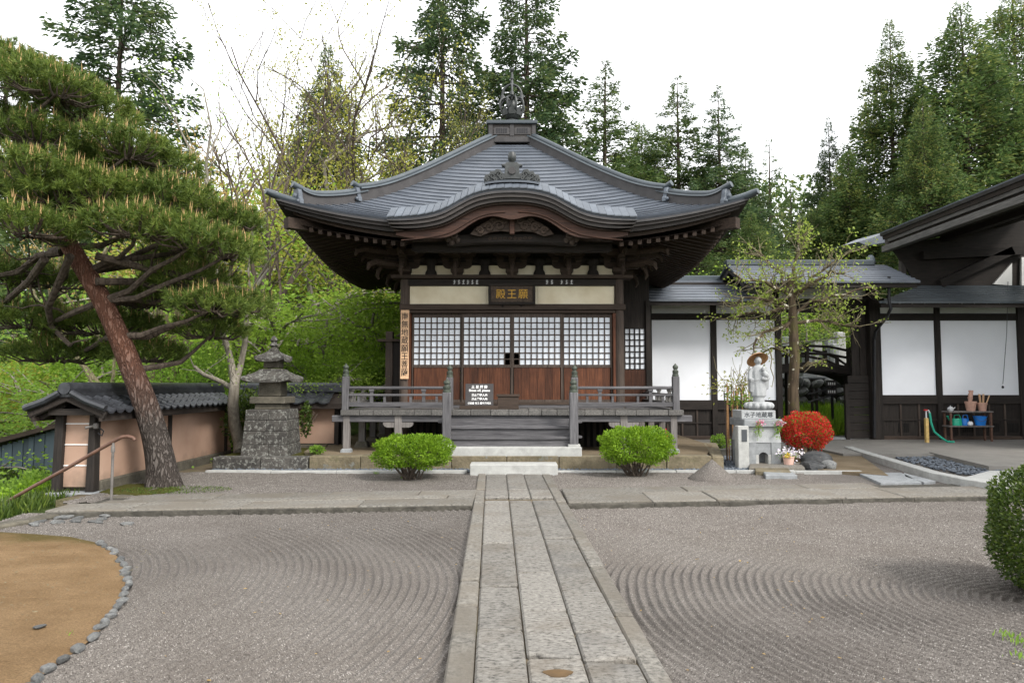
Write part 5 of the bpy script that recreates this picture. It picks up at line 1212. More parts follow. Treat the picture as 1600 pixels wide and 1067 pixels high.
# timber roof bed
RZ, EZ, OV = 1.43, 1.20, .52
def tile_roof(par, c, y0, y1, along, RZ, EZ, OV, sides=(-1, 1), tw=.235, rows=3):
    """tiles laid on both slopes of a ridge running along Y ('y') or X ('x')"""
    def W(l, o, z): return Vector((c + o, l, z)) if along == 'y' else Vector((l, c + o, z))
    L = y1 - y0
    for s in sides:
        MB().hexa([W(y0, 0, RZ - .07), W(y1, 0, RZ - .07), W(y1, s * OV * .97, EZ - .06), W(y0, s * OV * .97, EZ - .06)], [W(y0, 0, RZ - .02), W(y1, 0, RZ - .02), W(y1, s * OV * .97, EZ - .012), W(y0, s * OV * .97, EZ - .012)]).build('roof_bed', 'dark_wood_y', par)
        MB().bar(W(y0 + .02, s * (OV - .04), EZ - .09), W(y1 - .02, s * (OV - .04), EZ - .09), .05, .07).build('eave_board', 'dark_wood_y', par)
        for l in np.arange(y0 + .15, y1, .3): MB().bar(W(l, s * .1, RZ - .13), W(l, s * (OV - .08), EZ - .09), .045, .05).build('rafter', 'dark_wood_y', par, loc=W(l, 0, 0))
        n = int(L / tw); rl = 1.0 / rows
        for i in range(n):
            for r in range(rows):
                o1 = .04 + (OV + .03 - .04) * r * rl; o2 = .04 + (OV + .03 - .04) * (r + 1.12) * rl; o2 = min(o2, OV + .05)
                zf = lambda o: RZ - (RZ - EZ) * o / OV
                m = MB(); l0 = y0 + i * tw; pr = [(-.5, .045), (-.40, .052), (-.3, .028), (-.1, .008), (.15, .004), (.36, .022), (.5, .045)]
                up = [W(l0 + (u + .5) * tw, s * o1, zf(o1) + h + .004) for u, h in pr]; dn = [W(l0 + (u + .5) * tw, s * o2, zf(o2) + h + .024) for u, h in pr]; k = len(pr)
                lo = [p - Vector((0, 0, .028)) for p in dn]
                m.add(up + dn + lo, [(j, j+1, k+j+1, k+j) for j in range(k-1)] + [(k+j, k+j+1, 2*k+j+1, 2*k+j) for j in range(k-1)])
                m.build('tile', 'roof_tile', par, smooth=False, loc=W(l0, 0, RZ))
    for k, (w_, z0_, z1_) in enumerate(((.13, RZ - .01, RZ + .05), (.115, RZ + .052, RZ + .095))): MB().bar(W(y0 - .02, 0, (z0_ + z1_) / 2), W(y1 + .02, 0, (z0_ + z1_) / 2), 2 * w_, z1_ - z0_).build('ridge_course', 'roof_tile', par)
    MB().tube([W(y0 - .06, 0, RZ + .11), W(y1 + .06, 0, RZ + .11)], .085, 12).build('ridge_roll', 'roof_tile', par, smooth=True)
    # verge tiles at the start
    for s in sides: MB().tube([W(y0 - .02, s * .08, RZ + .05), W(y0 - .02, s * OV * .55, (RZ + EZ) / 2 + .05), W(y0 - .02, s * (OV + .05), EZ + .06)], .05, 8).build('verge_tile', 'roof_tile', par, smooth=True)
tile_roof(ew, WC, WY0 - .3, WY1 - .1, 'y', RZ, EZ, OV)
for s in (-1, 1): MB().bar((WC, WY0 - .26, RZ - .02), (WC + s * (OV + .02), WY0 - .26, EZ - .04), .05, .10).build('gable_board', 'dark_wood_x', ew)
MB().box(WC - .3, XF + .1, WY0 - .22, WY0 + .1, zt3 - .04, zt3 + .05).build('end_beam', 'dark_wood_x', ew)
ew2 = thing('earthen_wall', (-4.9, 15.55, 0), 'short pink earthen wall with tiled roof behind the stone pagoda', 'wall')
Yb = 15.55
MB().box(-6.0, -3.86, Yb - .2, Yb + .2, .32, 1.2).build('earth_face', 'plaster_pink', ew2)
MB().box(-6.0, -3.80, Yb - .25, Yb + .25, -.3, .30).build('stone_footing', 'lantern_stone', ew2, bevel=.02)
for x in (-3.82, -3.66): MB().box(x - .05, x + .05, Yb - .18, Yb + .1, .2, 1.2).build('wall_post', 'dark_wood_z', ew2)
tile_roof(ew2, Yb, -5.9, -3.62, 'x', 1.44, 1.20, .5, (-1, 1), .29, 2)
sc = thing('security_camera', (XF + .02, WY0 + .05, .95), 'small grey security camera on the wall end', 'camera')
p = Vector((XF + .06, WY0 - .09, 1.0)); MB().box(p.x - .03, p.x + .03, p.y - .03, p.y + .03, p.z - .04, p.z + .04).build('housing', 'steel', sc, bevel=.01); MB().tube([p + Vector((-.02, 0, .0)), p + Vector((-.11, -.08, -.02))], [.018, .022], 10).build('lens_tube', 'steel', sc, smooth=True)
MB().tube([p + Vector((.05, 0, -.03)), p + Vector((.11, 0, -.07)), p + Vector((.09, 0, -.14)), p + Vector((.03, 0, -.1))], .009, 6).build('cable', 'black_iron', sc)
# shed on the lower ground
sh = thing('shed', (-10.5, 14.2, -2), 'blue grey sheet iron shed below the bank', 'shed')
ys = 14.0; a, b = PX(-40, 703, ys), PX(96, 662, ys)
n = 16
for k in range(n):
    xa_, xb_ = a.x + (b.x - a.x) * k / n, a.x + (b.x - a.x) * (k + 1) / n; zt_k = a.z + (b.z - a.z) * (k + .5) / n - .08
    MB().box(xa_ + .003, xb_ - .003, ys + (k % 2) * .012, ys + .04, -2.6, zt_k).build('iron_sheet', 'iron_sheet', sh, loc=(xa_, ys, 0))
MB().prism([(a.x - .2, a.z - .06), (b.x + .1, b.z - .05), (b.x + .1, b.z + .04), (a.x - .2, a.z + .03)], lambda u, v, d: (u, d, v), ys - .25, ys + 2.5).build('roof', 'brown_wood_x', sh)
# handrail of the steps leading down
hr = thing('handrail', tuple(G(177, 782, .05)), 'brown handrail descending past the wall end', 'handrail')
Yh = G(177, 782, .05).y
rp = [PX(x, y, Yh) for x, y in ((211, 687.5), (208, 684), (200, 681.5), (191, 682.5), (180, 688), (150, 705), (100, 734), (50, 761), (0, 790), (-40, 813))]
MB().tube(rp, .024, 10).build('rail', 'rust_rail', hr, smooth=True)
q = PX(177, 690, Yh); MB().tube([(q.x, Yh, -.05), (q.x, Yh, q.z)], .018, 10).build('post', 'steel', hr, smooth=True); MB().lathe([(.026, 0), (.026, .06), (.02, .09)], (q.x, Yh, q.z - .14), 10).build('collar', 'steel', hr)
q = PX(12, 785, Yh); MB().tube([(q.x, Yh, -.9), (q.x, Yh, q.z)], .022, 10).build('post', 'steel', hr, smooth=True)
# kerb stones along the edge of the bank
ks = thing('bank_kerb', (-6.2, 9.2, 0), 'dark kerb stones along the edge of the bank', kind='structure')
kp = [G(x, y, .06) for x, y in ((-60, 838), (0, 820), (50, 812), (100, 800), (160, 786), (215, 770), (250, 762))]
for a, b in zip(kp[:-1], kp[1:]):
    d = (b - a).normalized(); s_ = Vector((-d.y, d.x, 0)) * .22; q = [a + d * .006, b - d * .006, b - d * .006 + s_, a + d * .006 + s_]
    MB().hexa([(p.x, p.y, -.9) for p in q], [(p.x, p.y, .05 + R.uniform(-.01, .015)) for p in q]).build('kerb_stone', 'lantern_stone', ks, bevel=.02, loc=a)
for k in range(14):
    q = G(R.uniform(20, 200), R.uniform(800, 822), .02); link('loose_stone', R.choice(stones), ks, (q.x, q.y, .02), (0, 0, R.uniform(0, 3)), scale=(R.uniform(.12, .25), .12, .08))

# ================================================================== stone pagoda
YPg = 13.55; xc = XY(426, YPg, 640); hp_ = 1 / 1100 * YPg
pg = thing('stone_pagoda', (xc, YPg, PT - .03), 'lichen covered stone pagoda on a tall tapered pedestal', 'stone pagoda')
zp = lambda y: ZY(y, YPg)
def frus(mb, w0, w1, z0, z1, d=1.0):
    mb.hexa([(xc + u * w0, YPg + v * w0 * d, z0) for u, v in ((-1,-1),(1,-1),(1,1),(-1,1))], [(xc + u * w1, YPg + v * w1 * d, z1) for u, v in ((-1,-1),(1,-1),(1,1),(-1,1))]); return mb
zl = [PT - .05, zp(692), zp(672), zp(655), zp(639)]; wl_ = [.44, .42, .405, .39, .378]
for k in range(4):                  # pedestal courses, split in blocks
    w0, w1 = wl_[k], wl_[k+1]; cutx = R.uniform(-.1, .25)
    for u0, u1 in ((-1, cutx), (cutx, 1)):
        MB().hexa([(xc + u0 * w0 + .002, YPg - w0, zl[k] + .002), (xc + u1 * w0 - .002, YPg - w0, zl[k] + .002), (xc + u1 * w0 - .002, YPg + w0, zl[k] + .002), (xc + u0 * w0 + .002, YPg + w0, zl[k] + .002)],
                  [(xc + u0 * w1 + .002, YPg - w1, zl[k+1]), (xc + u1 * w1 - .002, YPg - w1, zl[k+1]), (xc + u1 * w1 - .002, YPg + w1, zl[k+1]), (xc + u0 * w1 + .002, YPg + w1, zl[k+1])]).build('pedestal_block', 'lichen_stone', pg, bevel=.012)
for w0, w1, y0, y1, nm in ((.26, .25, 639, 630.5, 'neck_block'), (.33, .33, 630, 619.5, 'slab'), (.21, .20, 619, 594, 'pagoda_body'), (.15, .14, 575, 562, 'upper_body'), (.2, .17, 581, 576, 'slab')):
    frus(MB(), w0, w1, zp(y0), zp(y1)).build(nm, 'lantern_stone', pg, bevel=.012)
def stone_roof(w, y_e, y_t, wt):    # flaring pagoda roof
    def fn(u, v):
        a = v * 8; k = int(a) % 8; f = a - int(a); cor = [(-1,-1),(0,-1),(1,-1),(1,0),(1,1),(0,1),(-1,1),(-1,0)]; p = Vector(cor[k]).lerp(Vector(cor[(k+1) % 8]), f)
        d = max(abs(p.x), abs(p.y)); c_ = min(abs(p.x), abs(p.y)); q = (1 - u); wr = wt + (w - wt) * q ** 1.5
        return (xc + p.x * wr, YPg + p.y * wr, zp(y_e) + (zp(y_t) - zp(y_e)) * u + .05 * q * c_ ** 3)
    m = MB().grid(fn, 6, 32); n = len(m.v); m.v += [(x, y, z - .055) for x, y, z in m.v[:33]]
    for k in range(32): m.f.append((k, k+1, n+k+1, n+k))
    m.f.append(tuple(range(n, n + 32))); return m
stone_roof(.45, 593, 577, .2).build('lower_roof', 'lichen_stone', pg, smooth=True)
stone_roof(.275, 561, 547, .07).build('upper_roof', 'lichen_stone', pg, smooth=True)
MB().lathe([(.09, -.03), (.1, .03), (.055, .05), (.05, .08), (.085, .10), (.06, .14), (.05, .16), (.075, .2), (.04, .26), (.01, .29)], (xc, YPg, zp(548)), 10).build('finial', 'lichen_stone', pg, smooth=True)

# ================================================================== statue group
YPd = 13.05
zs_ = lambda y, Y=YPd: ZY(y, Y)
xp0, xp1 = XY(1165, YPd, 690), XY(1221, YPd, 690); xm = (xp0 + xp1) / 2
ped = thing('statue_pedestal', (xm, YPd + .4, .05), 'pale granite pedestal with a carved offering niche', 'pedestal')
D = .82
MB().box(xp0 + .01, xp0 + .19, YPd, YPd + D, .05, zs_(692)).build('base_block', 'granite_grey', ped, bevel=.008)
MB().box(xp1 - .19, xp1 - .01, YPd, YPd + D, .05, zs_(692)).build('base_block', 'granite_grey', ped, bevel=.008)
MB().box(xp0 + .195, xp1 - .195, YPd + .25, YPd + D, .05, zs_(692)).build('niche_back', 'granite_grey', ped)
MB().box(xp0 + .195, xp1 - .195, YPd + .0, YPd + .25, .05, .115).build('niche_floor', 'granite_grey', ped, bevel=.004)
w_ = (xp1 - xp0 - .39) / 2; xm = (xp0 + xp1) / 2; zt_n = zs_(692)
arcp = [(-w_, zt_n), (-w_, .30)] + [(-w_ * .78 * math.cos(t), .22 + .13 * math.sin(t)) for t in np.linspace(0, math.pi, 9)] + [(w_, .30), (w_, zt_n)]
MB().prism(arcp, lambda u, v, d: (xm + u, d, v), YPd + .015, YPd + .2).build('niche_arch', 'granite_grey', ped)
for s in (-1, 1): MB().box(xm + s * w_ * .85 - .03, xm + s * w_ * .85 + .03, YPd + .01, YPd + .2, .115, .30).build('niche_pillar', 'granite', ped, bevel=.006)
MB().hexa([(xp0 + .0, YPd + .0, zs_(692)), (xp1, YPd, zs_(692)), (xp1, YPd + D, zs_(692)), (xp0, YPd + D, zs_(692))], [(xp0 + .03, YPd + .03, zs_(667)), (xp1 - .03, YPd + .03, zs_(667)), (xp1 - .03, YPd + D - .03, zs_(667)), (xp0 + .03, YPd + D - .03, zs_(667))]).build('pedestal_body', 'statue_stone', ped, bevel=.008)
MB().box(xp0 - .03, xp1 + .02, YPd - .03, YPd + D + .02, zs_(667), zs_(655)).build('pedestal_slab', 'granite_grey', ped, bevel=.012)
YSt = YPd + .42; sxc = XY(1185, YSt, 600)
nz = (zs_(655), ZY(641, YPd + .18)); nb0, nb1 = XY(1158.5, YPd + .15, 648), XY(1212, YPd + .15, 648)
MB().box(nb0, nb1, YPd + .15, YPd + .7, nz[0], nz[1]).build('inscribed_block', 'statue_stone', ped, bevel=.008)
text_mesh('水子地蔵尊', .108, 'grey_ink', lambda u, v, w: ((nb0 + nb1) / 2 + u, YPd + .149 - w, (nz[0] + nz[1]) / 2 + v), parent=ped, extrude=.0015, bold=.002)
lot = MB().lathe([(.16, 0), (.22, .03), (.245, .08), (.235, .13), (.19, .155), (.15, .16)], (sxc, YSt, nz[1] - .004), 24).build('lotus_seat', 'statue_stone', ped, smooth=True)
for k in range(12):
    a = k * math.pi / 6; c = Vector((sxc + .225 * math.cos(a), YSt + .225 * math.sin(a), nz[1] + .075)); MB().lathe([(.01, -.06), (.05, -.03), (.062, .01), (.045, .045), (.01, .07)], c, 8, 1, 1).build('lotus_petal', 'statue_stone', lot, smooth=True)
# the robed figure: one continuous body
zf = nz[1] + .155; Hs = ZY(557, YSt) - zf
st = thing('jizo_statue', (sxc, YSt, zf), 'white stone robed monk statue holding a child', 'statue')
m = MB(); N = 28
prof_ = [(0, .125, .10, 0), (.06, .12, .10, 0), (.10, .12, .1, 0), (.13, .165, .125, 0), (.2, .168, .13, 0), (.3, .165, .125, 0), (.42, .16, .12, .0), (.52, .16, .12, 0), (.62, .16, .12, 0), (.70, .155, .11, 0), (.765, .125, .09, 0), (.80, .07, .06, 0), (.82, .05, .05, 0), (.835, .05, .052, -.005),
         (.85, .058, .064, -.01), (.88, .068, .075, -.012), (.915, .073, .08, -.01), (.95, .068, .075, -.005), (.985, .045, .05, 0), (1.0, .015, .015, 0)]
b0_ = len(m.v)
for i, (t_, rx, ry, oy) in enumerate(prof_):
    for k in range(N):
        a = 2 * math.pi * k / N; fold = 1 + (.045 * math.sin(9 * a + t_ * 6) if .1 < t_ < .7 else 0)
        m.v.append((sxc + rx * fold * math.cos(a), YSt + oy + ry * fold * math.sin(a), zf + t_ * Hs))
for i in range(len(prof_) - 1):
    for k in range(N): m.f.append((b0_+i*N+k, b0_+i*N+(k+1) % N, b0_+(i+1)*N+(k+1) % N, b0_+(i+1)*N+k))
m.f.append(tuple(range(b0_, b0_ + N))[::-1]); m.f.append(tuple(range(len(m.v) - N, len(m.v))))
S = lambda x, y, z: Vector((sxc + x, YSt + y, zf + z * Hs))
m.tube([S(-.14, 0, .72), S(-.185, -.01, .62), S(-.20, -.03, .5), S(-.17, -.10, .46)], [.05, .052, .05, .042], 12)      # arms in wide sleeves
m.tube([S(.14, 0, .72), S(.195, -.01, .62), S(.19, -.05, .52), S(.10, -.14, .50), S(.02, -.155, .52)], [.05, .052, .05, .042, .03], 12)
m.hexa([S(-.205, -.06, .22), S(-.14, -.07, .2), S(-.14, .05, .2), S(-.205, .05, .22)], [S(-.215, -.1, .5), S(-.13, -.12, .5), S(-.13, .04, .5), S(-.215, .04, .5)])
m.hexa([S(.13, -.07, .26), S(.2, -.06, .28), S(.2, .05, .28), S(.13, .05, .26)], [S(.10, -.13, .52), S(.21, -.1, .52), S(.21, .04, .52), S(.1, .04, .52)])
m.tube([S(.16, -.12, .56), S(.10, -.15, .60), S(.06, -.14, .66)], [.05, .062, .045], 10)                                # the child on the arm
m.lathe([(.01, -.05), (.035, -.035), (.047, 0), (.035, .035), (.01, .05)], S(.06, -.15, .72), 10)
m.lathe([(.008, -.03), (.018, -.01), (.012, .02), (.004, .03)], S(0, -.09, .90), 8, .8, 1)                              # nose, brow, mouth, ears
for s in (-1, 1):
    m.lathe([(.006, -.015), (.02, 0), (.006, .015)], S(s * .03, -.078, .915), 8, 1, .6); m.lathe([(.01, -.04), (.018, -.01), (.02, .02), (.008, .035)], S(s * .073, .0, .9), 8, .6, 1)
m.lathe([(.005, -.008), (.022, 0), (.005, .008)], S(0, -.075, .868), 8, 1, .5)
for j, fx in enumerate((-.05, -.03, -.01, .01, .028)): m.tube([S(-.14 + j * .012, -.14, .47), S(-.10 + j * .012, -.165, .475 + j * .006), S(-.075 + j * .01, -.16, .49)], [.011, .011, .008], 6)
body = m.build('robed_body', 'statue_stone', st); st.scale = (.87, .92, 1)
rm = body.modifiers.new('remesh', 'REMESH'); rm.mode = 'VOXEL'; rm.voxel_size = .011; rm.use_smooth_shade = True
hat = MB().lathe([(.004, .085), (.04, .08), (.10, .06), (.16, .028), (.195, -.005), (.205, -.006), (.165, .042), (.10, .078), (.04, .098), (.004, .103)], S(0, .03, .93), 28)
hatm = one('straw_hat', hat, 'straw', 'brown conical straw hat on the statue', 'hat', tuple(S(0, .03, .93)), smooth=True); hatm.rotation_euler = (math.radians(-38), math.radians(-6), 0)
# stone marker post, slabs, vases
mp = thing('stone_marker', tuple(G(1162, 733, .05)), 'square stone marker post with a dark inset plate', 'marker')
Ym = G(1162, 733, .05).y; a, b = XY(1153.5, Ym, 700), XY(1170.5, Ym, 700)
MB().box(a, b, Ym, Ym + .2, -.05, ZY(665.5, Ym)).build('post', 'granite', mp, bevel=.01); MB().box(a + .065, b - .035, Ym - .006, Ym + .01, ZY(690, Ym), ZY(671, Ym)).build('plate', 'grey_ink', mp)
for nm, q, z, mat, lb in (('stone_slab', ((1170, 730), (1258, 730), (1250, 722), (1172, 722)), .14, 'worn_stone', 'long worn stone slab right below the pedestal'), ('stone_slab', ((1180, 735), (1236, 737), (1230, 728), (1178, 727)), .13, 'platform_stone', 'brownish stone slab between the marker and the flower pot'), ('stone_slab', ((1196, 742), (1246, 742), (1232, 733), (1190, 733)), .115, 'granite_grey', 'low pale slab in front of the other slabs')):
    pp = [G(x, y, z) for x, y in q]; one(nm, MB().hexa([(p.x, p.y, -.05) for p in pp], [tuple(p) for p in pp]), mat, lb, 'slab', tuple(pp[0]), bevel=.012)
def blossom(P, D, size, n, seed, spread):
    rg = np.random.default_rng(seed); c = rg.normal(0, 1, (n, 3)) * spread + P; d = rg.normal(0, 1, (n, 3)); d[:, 1] -= 1.0; d /= np.linalg.norm(d, axis=1, keepdims=True); return c, d
# ================================================================== rack with garden things
Yk = 18.35; k0, k1 = XY(1479, Yk, 660), XY(1545, Yk, 660)
rk = thing('potting_rack', ((k0 + k1) / 2, Yk, TZ), 'two tier rack against the white walled wing', 'rack')
sh1, sh2 = ZY(664.5, Yk), ZY(642, Yk)
for nm, z in (('shelf', sh1), ('shelf', sh2)): MB().box(k0 - .03, k1 + .03, Yk - .16, Yk + .16, z - .035, z).build(nm, 'pale_wood_z', rk, bevel=.005)
for x in (k0 + .03, k1 - .03):
    for y in (Yk - .13, Yk + .13): MB().box(x - .022, x + .022, y - .022, y + .022, TZ, sh2 - .035).build('leg', 'rust_rail', rk, loc=(x, y, TZ))
def pot(px, wpx, ytop, zb, mat, label, name='flower_pot', rim=True):
    c = XY(px, Yk, 640); r = wpx / 2 / 1100 * Yk; zt = ZY(ytop, Yk); h = zt - zb
    m = MB().lathe([(r * .72, 0), (r * .95, h * .8), (r * 1.02, h * .8), (r * 1.02, h), (r * .9, h), (r * .85, h * .85), (r * .7, .04)], (c, Yk, zb), 18); return one(name, m, mat, label, 'pot', (c, Yk, zb), smooth=True)
pot(1517, 16.5, 627, sh2, 'terracotta', 'larger terracotta pot on the rack holding a stack of pots'); pot(1535, 14, 629, sh2, 'terracotta', 'smaller pale clay pot on the rack with sticks in it')
c = XY(1516.5, Yk, 620)
for k in range(3): one('clay_tube', MB().lathe([(.045, 0), (.05, .1), (.056, .11), (.056, .15), (.04, .15), (.035, .02)], (c + (k - 1) * .012, Yk, ZY(629, Yk) + k * .085), 12), 'terracotta', ('lowest', 'middle', 'topmost')[k] + ' narrow clay pot of the stack in the larger pot', 'pot', (c, Yk, ZY(629, Yk)))
for k, (dx, ly) in enumerate(((-.05, -.02), (.03, .02), (.10, .12))): x = XY(1534, Yk, 620) + dx * .8; one('wooden_stick', MB().bar((x, Yk, ZY(635, Yk)), (x + ly, Yk, ZY(615.5 + (2 if k == 2 else 0), Yk)), .05 if k < 2 else .02, .02), 'board_wood', ('upright thick', 'second upright thick', 'thin slanting')[k] + ' wooden stick in the smaller clay pot', 'stick', (x, Yk, ZY(640, Yk)))
c = XY(1485, Yk, 636); kt = thing('kettle', (c, Yk, sh2), 'shiny metal kettle on the rack top', 'kettle'); MB().lathe([(.05, 0), (.075, .03), (.075, .07), (.04, .11), (.012, .115), (.016, .135), (.005, .145)], (c, Yk, sh2), 16).build('body', 'kettle_metal', kt, smooth=True); MB().tube([(c + .06, Yk, sh2 + .05), (c + .12, Yk, sh2 + .09), (c + .125, Yk, sh2 + .1)], [.018, .012, .01], 8).build('spout', 'kettle_metal', kt, smooth=True); MB().tube([(c - .06, Yk, sh2 + .09), (c - .04, Yk, sh2 + .17), (c + .04, Yk, sh2 + .17), (c + .06, Yk, sh2 + .09)], .007, 6).build('handle', 'black_iron', kt)
def wcan(px, w, mat, label, sp):
    c = XY(px, Yk, 658); t_ = thing('watering_can', (c, Yk, sh1), label, 'watering can'); h = ZY(653.5, Yk) - sh1
    MB().lathe([(w, 0), (w * 1.02, .02), (w * .95, h * .9), (w * .85, h)], (c, Yk, sh1), 18, 1, .8).build('body', mat, t_, smooth=True)
    MB().tube([(c - w * .5, Yk, sh1 + h * .95), (c - w * .4, Yk, sh1 + h * 1.45), (c + w * .6, Yk, sh1 + h * 1.5), (c + w * .9, Yk, sh1 + h * .9), (c + w * .95, Yk, sh1 + h * .3)], .012, 8).build('handle', mat, t_, smooth=True)
    if sp: MB().tube([(c - w * .9, Yk, sh1 + h * .3), (c - w * 1.5, Yk - .04, sh1 + h * .7), (c - w * 2.0, Yk - .06, sh1 + h * 1.2)], [.025, .018, .015], 8).build('spout', mat if sp == 1 else 'plastic_white', t_, smooth=True); MB().lathe([(.015, 0), (.035, .03), (.035, .036)], (c - w * 2.0, Yk - .06, sh1 + h * 1.18), 10).build('rose', mat, t_)
wcan(1494.5, .13, 'plastic_green', 'green watering can on the lower shelf', 1); wcan(1507.5, .10, 'plastic_blue', 'blue watering can between green can and bucket', 0)
c = XY(1531.5, Yk, 655); bk = thing('bucket', (c, Yk, sh1), 'bright blue plastic bucket on the lower shelf', 'bucket'); h = ZY(650, Yk) - sh1
MB().lathe([(.12, 0), (.165, h * .95), (.175, h * .95), (.175, h), (.155, h), (.11, .03)], (c, Yk, sh1), 20, 1, .8).build('body', 'plastic_blue', bk, smooth=True); MB().tube([(c - .165, Yk - .03, sh1 + h * .9), (c - .08, Yk - .13, sh1 + h * .45), (c + .05, Yk - .14, sh1 + h * .6), (c + .165, Yk - .03, sh1 + h * .9)], .006, 6).build('handle', 'steel', bk)
c = XY(1516, Yk - .08, 660); one('white_jug', MB().lathe([(.03, -.05), (.055, -.03), (.06, .0), (.05, .04), (.02, .06)], (c, Yk - .08, sh1 + .05), 12, 1.2, 1), 'plastic_white', 'small white jug lying beside the bucket', 'jug', (c, Yk - .08, sh1), smooth=True)
Yt = 17.9; c = XY(1447.5, Yt, 660); tp = thing('standpipe', (c, Yt, TZ), 'yellow standpipe with tap before the white wall', 'tap')
MB().box(c - .04, c + .04, Yt - .04, Yt + .04, TZ - .02, ZY(653, Yt)).build('pipe_casing', 'brass', tp, bevel=.008); MB().tube([(c, Yt, ZY(653, Yt)), (c, Yt, ZY(642, Yt)), (c + .05, Yt - .02, ZY(641, Yt)), (c + .08, Yt - .02, ZY(645, Yt))], .02, 8).build('tap', 'kettle_metal', tp); MB().box(c - .05, c + .03, Yt - .03, Yt + .03, ZY(641.5, Yt), ZY(639.5, Yt)).build('tap_handle', 'red_paint', tp)
one('garden_hose', MB().tube([(c + .08, Yt - .02, ZY(645, Yt)), (c + .1, Yt - .03, ZY(660, Yt)), (c + .16, Yt - .05, ZY(674, Yt)), (c + .30, Yt - .1, ZY(683, Yt)), (c + .45, Yt - .1, TZ + .03), (c + .62, Yt - .1, TZ + .02)], .026, 8), 'hose_green', 'green garden hose drooping from the tap', 'hose', (c, Yt, TZ), smooth=True)
# fire-red bottle like objects under the right veranda end
for px, yy, h_, lb in ((1026, 676, .22, 'thin red bar under the right end of the veranda'), (1040, 672, .30, 'red fire extinguisher under the right end of the veranda')):
    p = PX(px, 690, 15.4); one('fire_extinguisher' if px == 1040 else 'red_stake', MB().lathe([(.055 if px == 1040 else .02, 0), (.055 if px == 1040 else .02, h_ * .8), (.02, h_), (.02, h_ * 1.2)], (p.x, 15.4, PT - .02), 12), 'red_paint', lb, 'extinguisher' if px == 1040 else 'stake', (p.x, 15.4, PT), smooth=True)
# loose gravel cone
cg = G(1122, 753, .05); cc = Vector((cg.x, cg.y + .32, .045)); m = MB(); n = 40
for i in range(14):
    for k in range(n):
        a = 2 * math.pi * k / n; r = .40 * i / 13; m.v.append((cc.x + r * math.cos(a) * (1 + .03 * math.sin(3 * a)), cc.y + r * math.sin(a), cc.z + .33 * (1 - i / 13) ** 1.02 + (.0 if i < 13 else -.03) + R.uniform(-.006, .006)))
for i in range(13):
    for k in range(n): m.f.append((i*n+k, i*n+(k+1) % n, (i+1)*n+(k+1) % n, (i+1)*n+k))
one('gravel_cone', m, 'gravel', 'pointed heap of grey gravel by the clipped shrub', 'gravel heap', tuple(cc), smooth=True)
# ================================================================== vegetation
def unit(a): return a / np.maximum(np.linalg.norm(a, axis=-1, keepdims=True), 1e-9)
def leaf_quads(P, D, Nn, L, W, fold=.0):
    """one diamond leaf per point"""
    D = unit(D); S = unit(np.cross(D, Nn)); L = np.broadcast_to(L, (len(P),))[:, None]; W = np.broadcast_to(W, (len(P),))[:, None]; U = unit(np.cross(S, D))
    V = np.stack([P, P + D * L * .45 + S * W * .5 + U * L * fold, P + D * L, P + D * L * .45 - S * W * .5 + U * L * fold], 1)
    return V.reshape(-1, 3), np.arange(len(P) * 4).reshape(-1, 4)
def leaves(name, P, D, L, W, mat, parent=None, rg=rng, loc=(0, 0, 0), fold=.08):
    Nn = rg.normal(0, 1, P.shape); V, Fq = leaf_quads(np.asarray(P), np.asarray(D), Nn, L, W, fold)
    return mesh_np(name, V, Fq, False, mat)
def curve(p0, d0, length, n, rr, wig, grav=0.0):
    pts = [Vector(p0)]; d = Vector(d0).normalized()
    for k in range(n):
        d = (d + Vector((rr.gauss(0, wig), rr.gauss(0, wig), rr.gauss(0, wig) + grav))).normalized(); pts.append(pts[-1] + d * length / n)
    return pts, d
